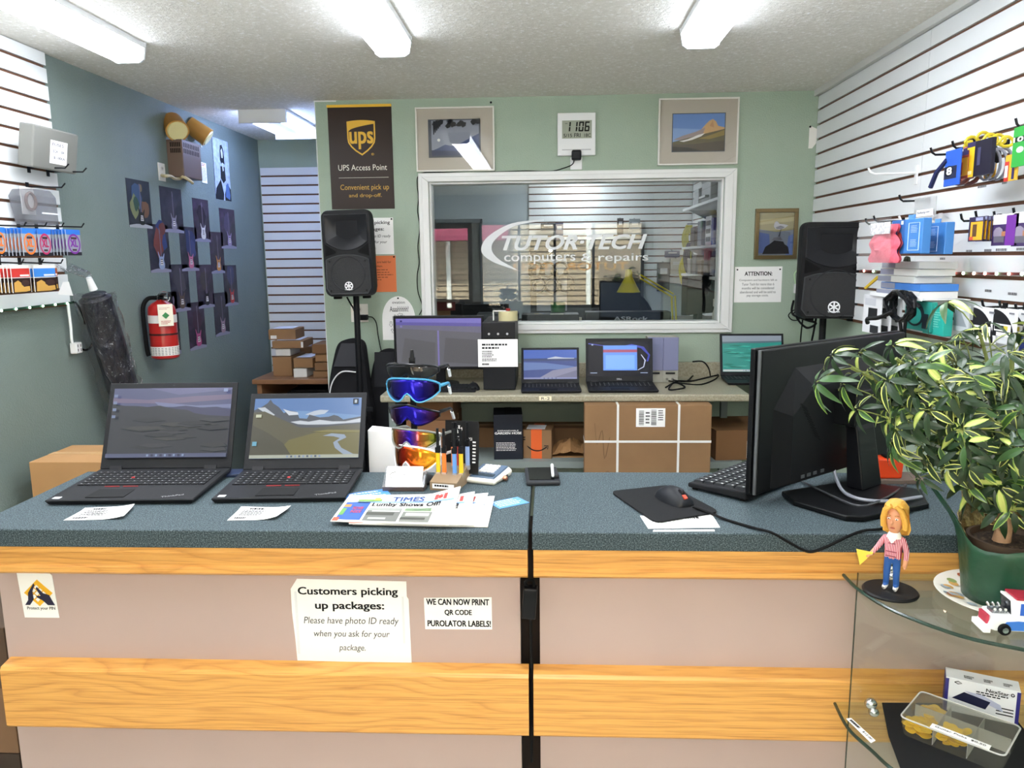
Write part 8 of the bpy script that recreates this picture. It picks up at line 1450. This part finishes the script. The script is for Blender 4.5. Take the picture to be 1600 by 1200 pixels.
# yellow swing arm lamp
c = PY(982, 447, 5.15); b0 = PY(1056, 486, 5.2); e1 = PY(1000, 432, 5.18)
t = thing('desk_lamp', 'yellow swing-arm desk lamp on the workshop bench', 'lamp', (b0.x, 5.2, DZ)); o_ = V((b0.x, 5.2, DZ)); YL = mat('#d3c01f', .35)
MB(YL).lathe([(.022, .11), (.026, .06), (.030, .05), (.078, -.04), (.074, -.04), (.026, .045)], c-o_, 24).build('lamp_shade', t, smooth=True)
mb = MB(YL); el = PY(1052, 462, 5.2)-o_
for s in (-.012, .012): mb.tube([e1-o_+V((0, 0, s)), el+V((0, 0, s))], .006, 6); mb.tube([el+V((s, 0, 0)), V((s, 0, .02))], .006, 6)
mb.build('arm', t, smooth=True); MB(mat('#2a2a2c', .5)).tube([c-o_+V((0, 0, .10)), e1-o_], .008, 6).build('joint', t); MB(YL).lathe([(.07, 0), (.07, .02), (.02, .03)], n=24).build('base', t, smooth=True)
# chair back
p = PY(984, 455, 5.75); t = thing('office_chair', 'black rounded office chair back in the workshop', 'chair', (p.x, 5.85, 0)); mb = MB(mat('#141416', .6)); hz = p.z; mb.prism([(.21*cos(a_), hz-.32+.32*sin(a_)) for a_ in [pi*i/16 for i in range(17)]]+[(-.2, hz-.55), (.2, hz-.55)], -.04, .04); mb.build('backrest', t, bevel=.02); MB(mat('#141416', .7)).box(-.23, .23, -.02, .42, .42, .5).build('seat', t, bevel=.02); MB(mat('#222224', .5)).box(-.03, .03, .03, .07, .45, hz-.5).build('back_stem', t); MB(CHROME).cyl((0, .2, .05), (0, .2, .42), .025).build('post', t)
for k in range(5): a_ = 2*pi*k/5; MB(MATTE).tube([(0, .2, .08), (.27*cos(a_), .2+.27*sin(a_), .05)], .02, 8).build('leg', t)
# pegboard panel with headphones and coiled cables
pa, pb = PY(838, 405, 7.9), PY(886, 486, 7.9)
t = thing('display_panel', 'pale panel on the workshop slat wall hung with headphones', 'panel', ((pa.x+pb.x)/2, 7.96, pb.z)); w, h = pb.x-pa.x, pa.z-pb.z; MB(mat('#aeb2b6', .6)).box(-w/2, w/2, -.015, .0, 0, h).build('board', t)
HP = None
for i, (x, y) in enumerate(((838, 421), (856, 421), (876, 421), (842, 446), (862, 446), (884, 442))):
    p = PY(x, y, 7.93); lab = ['headphones on the pale workshop panel, upper row left', 'headphones on the pale workshop panel, upper row middle', 'headphones on the pale workshop panel, upper row right', 'coiled grey cable on the pale workshop panel, lower left', 'coiled cable on the pale workshop panel, lower middle', 'large black headphones at the right edge of the pale panel'][i]
    t = thing('headphones' if i not in (3, 4) else 'cable_coil', lab, 'headphones' if i not in (3, 4) else 'cable', (p.x, 7.93, p.z), group='goods on the workshop panel'); r_ = .07 if i < 5 else .085
    MB(mat('#26272b', .5)).tube([(r_*cos(a_), -.01, r_*sin(a_)) for a_ in [2*pi*k/20 for k in range(21)]], .012, 6).build('band', t, smooth=True)
    if i not in (3, 4):
        for s in (-1, 1): MB(BLACK).sph((s*r_*.8, -.012, -r_*.45), .03, .02, .042, 10).build('ear_pad', t, smooth=True)
    else: MB(mat('#55585e', .5)).tube([(r_*.8*cos(a_), -.03, r_*.8*sin(a_)) for a_ in [2*pi*k/16 for k in range(17)]], .008, 6).build('inner_coil', t, smooth=True)
# goods on the far slats
for i, (tl, br, col, lb) in enumerate((((965, 341), (974, 367), '#3c3637', 'dark tall pack on the far workshop slat wall'), ((984, 342), (1000, 366), '#8f9498', 'grey pack on the far workshop slat wall'), ((845, 349), (868, 360), '#3a3c40', 'black router on the far workshop slat wall'), ((868, 348), (880, 375), '#57566b', 'dark violet box on the far workshop slat wall'), ((1040, 392), (1062, 402), '#2b3560', 'row of dark blue packs on the far slat wall'), ((1028, 410), (1046, 455), '#35363a', 'tall dark pack in the far corner of the workshop'), ((1048, 404), (1066, 428), '#9b9b8e', 'pale boxed part in the far corner of the workshop'))):
    a, b_ = PY(*tl, 7.9), PY(*br, 7.9); t = thing('hanging_pack', lb, 'pack', ((a.x+b_.x)/2, 7.9, b_.z)); w, h = b_.x-a.x, a.z-b_.z; MB(mat(col, .5)).box(-w/2, w/2, 0, .06, 0, h).build('card', t); MB(mat('#b9bcc2', .5)).box(-w*.3, w*.3, -.001, 0, h*.6, h*.8).build('label', t); MB(DARKWIRE).tube([(0, .03, h), (0, .10, h+.01)], .003, 5).build('hang_wire', t)
# shelves on the right wall of the workshop with their goods
for i, (zs_, lb) in enumerate(((2.03, 'white top shelf on the right wall of the workshop'), (1.70, 'white middle shelf on the right wall of the workshop'), (1.47, 'white lowest shelf on the right wall of the workshop'))):
    t = thing('wall_shelf', lb, 'shelf', (1.32, 6.25, zs_), group='workshop wall shelves'); MB(WH).box(-.13, .13, -.75, .75, -.02, 0).build('board', t)
    for y in (-.6, .6): MB(mat('#9a9da0', .4, .5)).prism([(-.10, -.02), (.135, -.02), (.135, -.14)], y, y+.012).build('bracket', t)
def shelf_item(label, cat, y, z, s, col, name='shelf_box', x=1.32): t = thing(name, label, cat, (x, y, z)); MB(mat(col, .5)).box(-s[0]/2, s[0]/2, -s[1]/2, s[1]/2, 0, s[2]).build('body', t, bevel=.006); return t
t = shelf_item('grey printer on the top workshop shelf', 'printer', 6.1, 2.03, (.22, .34, .15), '#7d8084', 'printer'); MB(mat('#55585c', .5)).box(-.115, .05, -.15, .15, .15, .18).build('scanner_lid', t); MB(mat('#c9ccce', .5)).box(-.14, -.10, -.12, .12, .03, .045).build('paper_tray', t)
t = shelf_item('white ring light box on the top workshop shelf', 'box', 6.55, 2.03, (.2, .2, .13), '#a9acaf')
t = shelf_item('white slotted crate with blue side on the middle workshop shelf', 'crate', 6.02, 1.70, (.20, .22, .22), '#c3c9d4', 'crate'); MB(mat('#2f4a9c', .5)).box(-.101, .101, -.19, -.111, 0, .2).build('blue_side', t)
for k in range(3): MB(mat('#4a4f58', .6)).box(-.102, -.10, -.08, .08, .03+.06*k, .065+.06*k).build('slot', t)
t = shelf_item('dark blue-grey box on the middle workshop shelf', 'box', 6.42, 1.70, (.18, .16, .2), '#33405e'); t = shelf_item('black box at the back of the middle workshop shelf', 'box', 6.72, 1.70, (.18, .18, .16), '#1f2226'); t = shelf_item('black box at the front end of the middle workshop shelf', 'box', 5.72, 1.70, (.18, .16, .24), '#2d3038')
for k in range(6): shelf_item(['black part box at the near end of the lowest workshop shelf', 'dark grey part box, second on the lowest workshop shelf', 'black part box, third on the lowest workshop shelf', 'brown part box, fourth on the lowest workshop shelf', 'grey part box, fifth on the lowest workshop shelf', 'pale part box at the far end of the lowest workshop shelf'][k], 'box', 5.6+.24*k, 1.47, (.2, .16, (.18, .14, .19, .12, .16, .13)[k]), ['#1b1b1d', '#3a3c40', '#202226', '#5d4a3a', '#5f6164', '#8f8f86'][k])
for k, (x, y) in enumerate(((1073, 372), (1068, 420), (1075, 400))):
    p = PX(x, y, 1.30); t = thing('cable_bundle', ['yellow cable bundle hanging under the top workshop shelf', 'long yellow cable bundle by the far workshop corner', 'dark cable bundle hanging between the workshop shelves'][k], 'cable', p); MB(DARKWIRE).tube([(0, 0, .13), (.155, 0, .13)], .004, 5).build('hook', t); cl = mat(['#b5b03a', '#c7bd2a', '#34363a'][k], .5)
    for j in range(4): MB(cl).tube([(.02*j, .03*j, .12), (-.04+.02*j, .02*j, .0), (.0+.02*j, -.01*j, -.16-.03*j), (.05, .02*j, -.02), (.02*j, .03*j, .12)], .008, 6, smooth=4).build('loop', t, smooth=True)
t = thing('bench_monitor', 'black monitor turned sideways at the right end of the workshop', 'monitor', (1.15, 5.75, 1.16), .8); MB(mat('#121215', .5)).box(-.22, .22, 0, .05, .04, .32).build('housing', t, bevel=.006); MB(MATTE).box(-.03, .03, .03, .07, 0, .1).build('neck', t)
t = thing('side_table', 'grey table at the right end of the workshop under the sideways monitor', 'table', (1.17, 5.8, 0)); MB(mat('#6d6a66', .6)).box(-.26, .26, -.25, .3, 1.12, 1.158).build('top', t)
for x in (-.25, .21):
    for y in (-.22, .25): MB(mat('#55565a', .5)).box(x, x+.04, y, y+.04, 0, 1.12).build('leg', t)
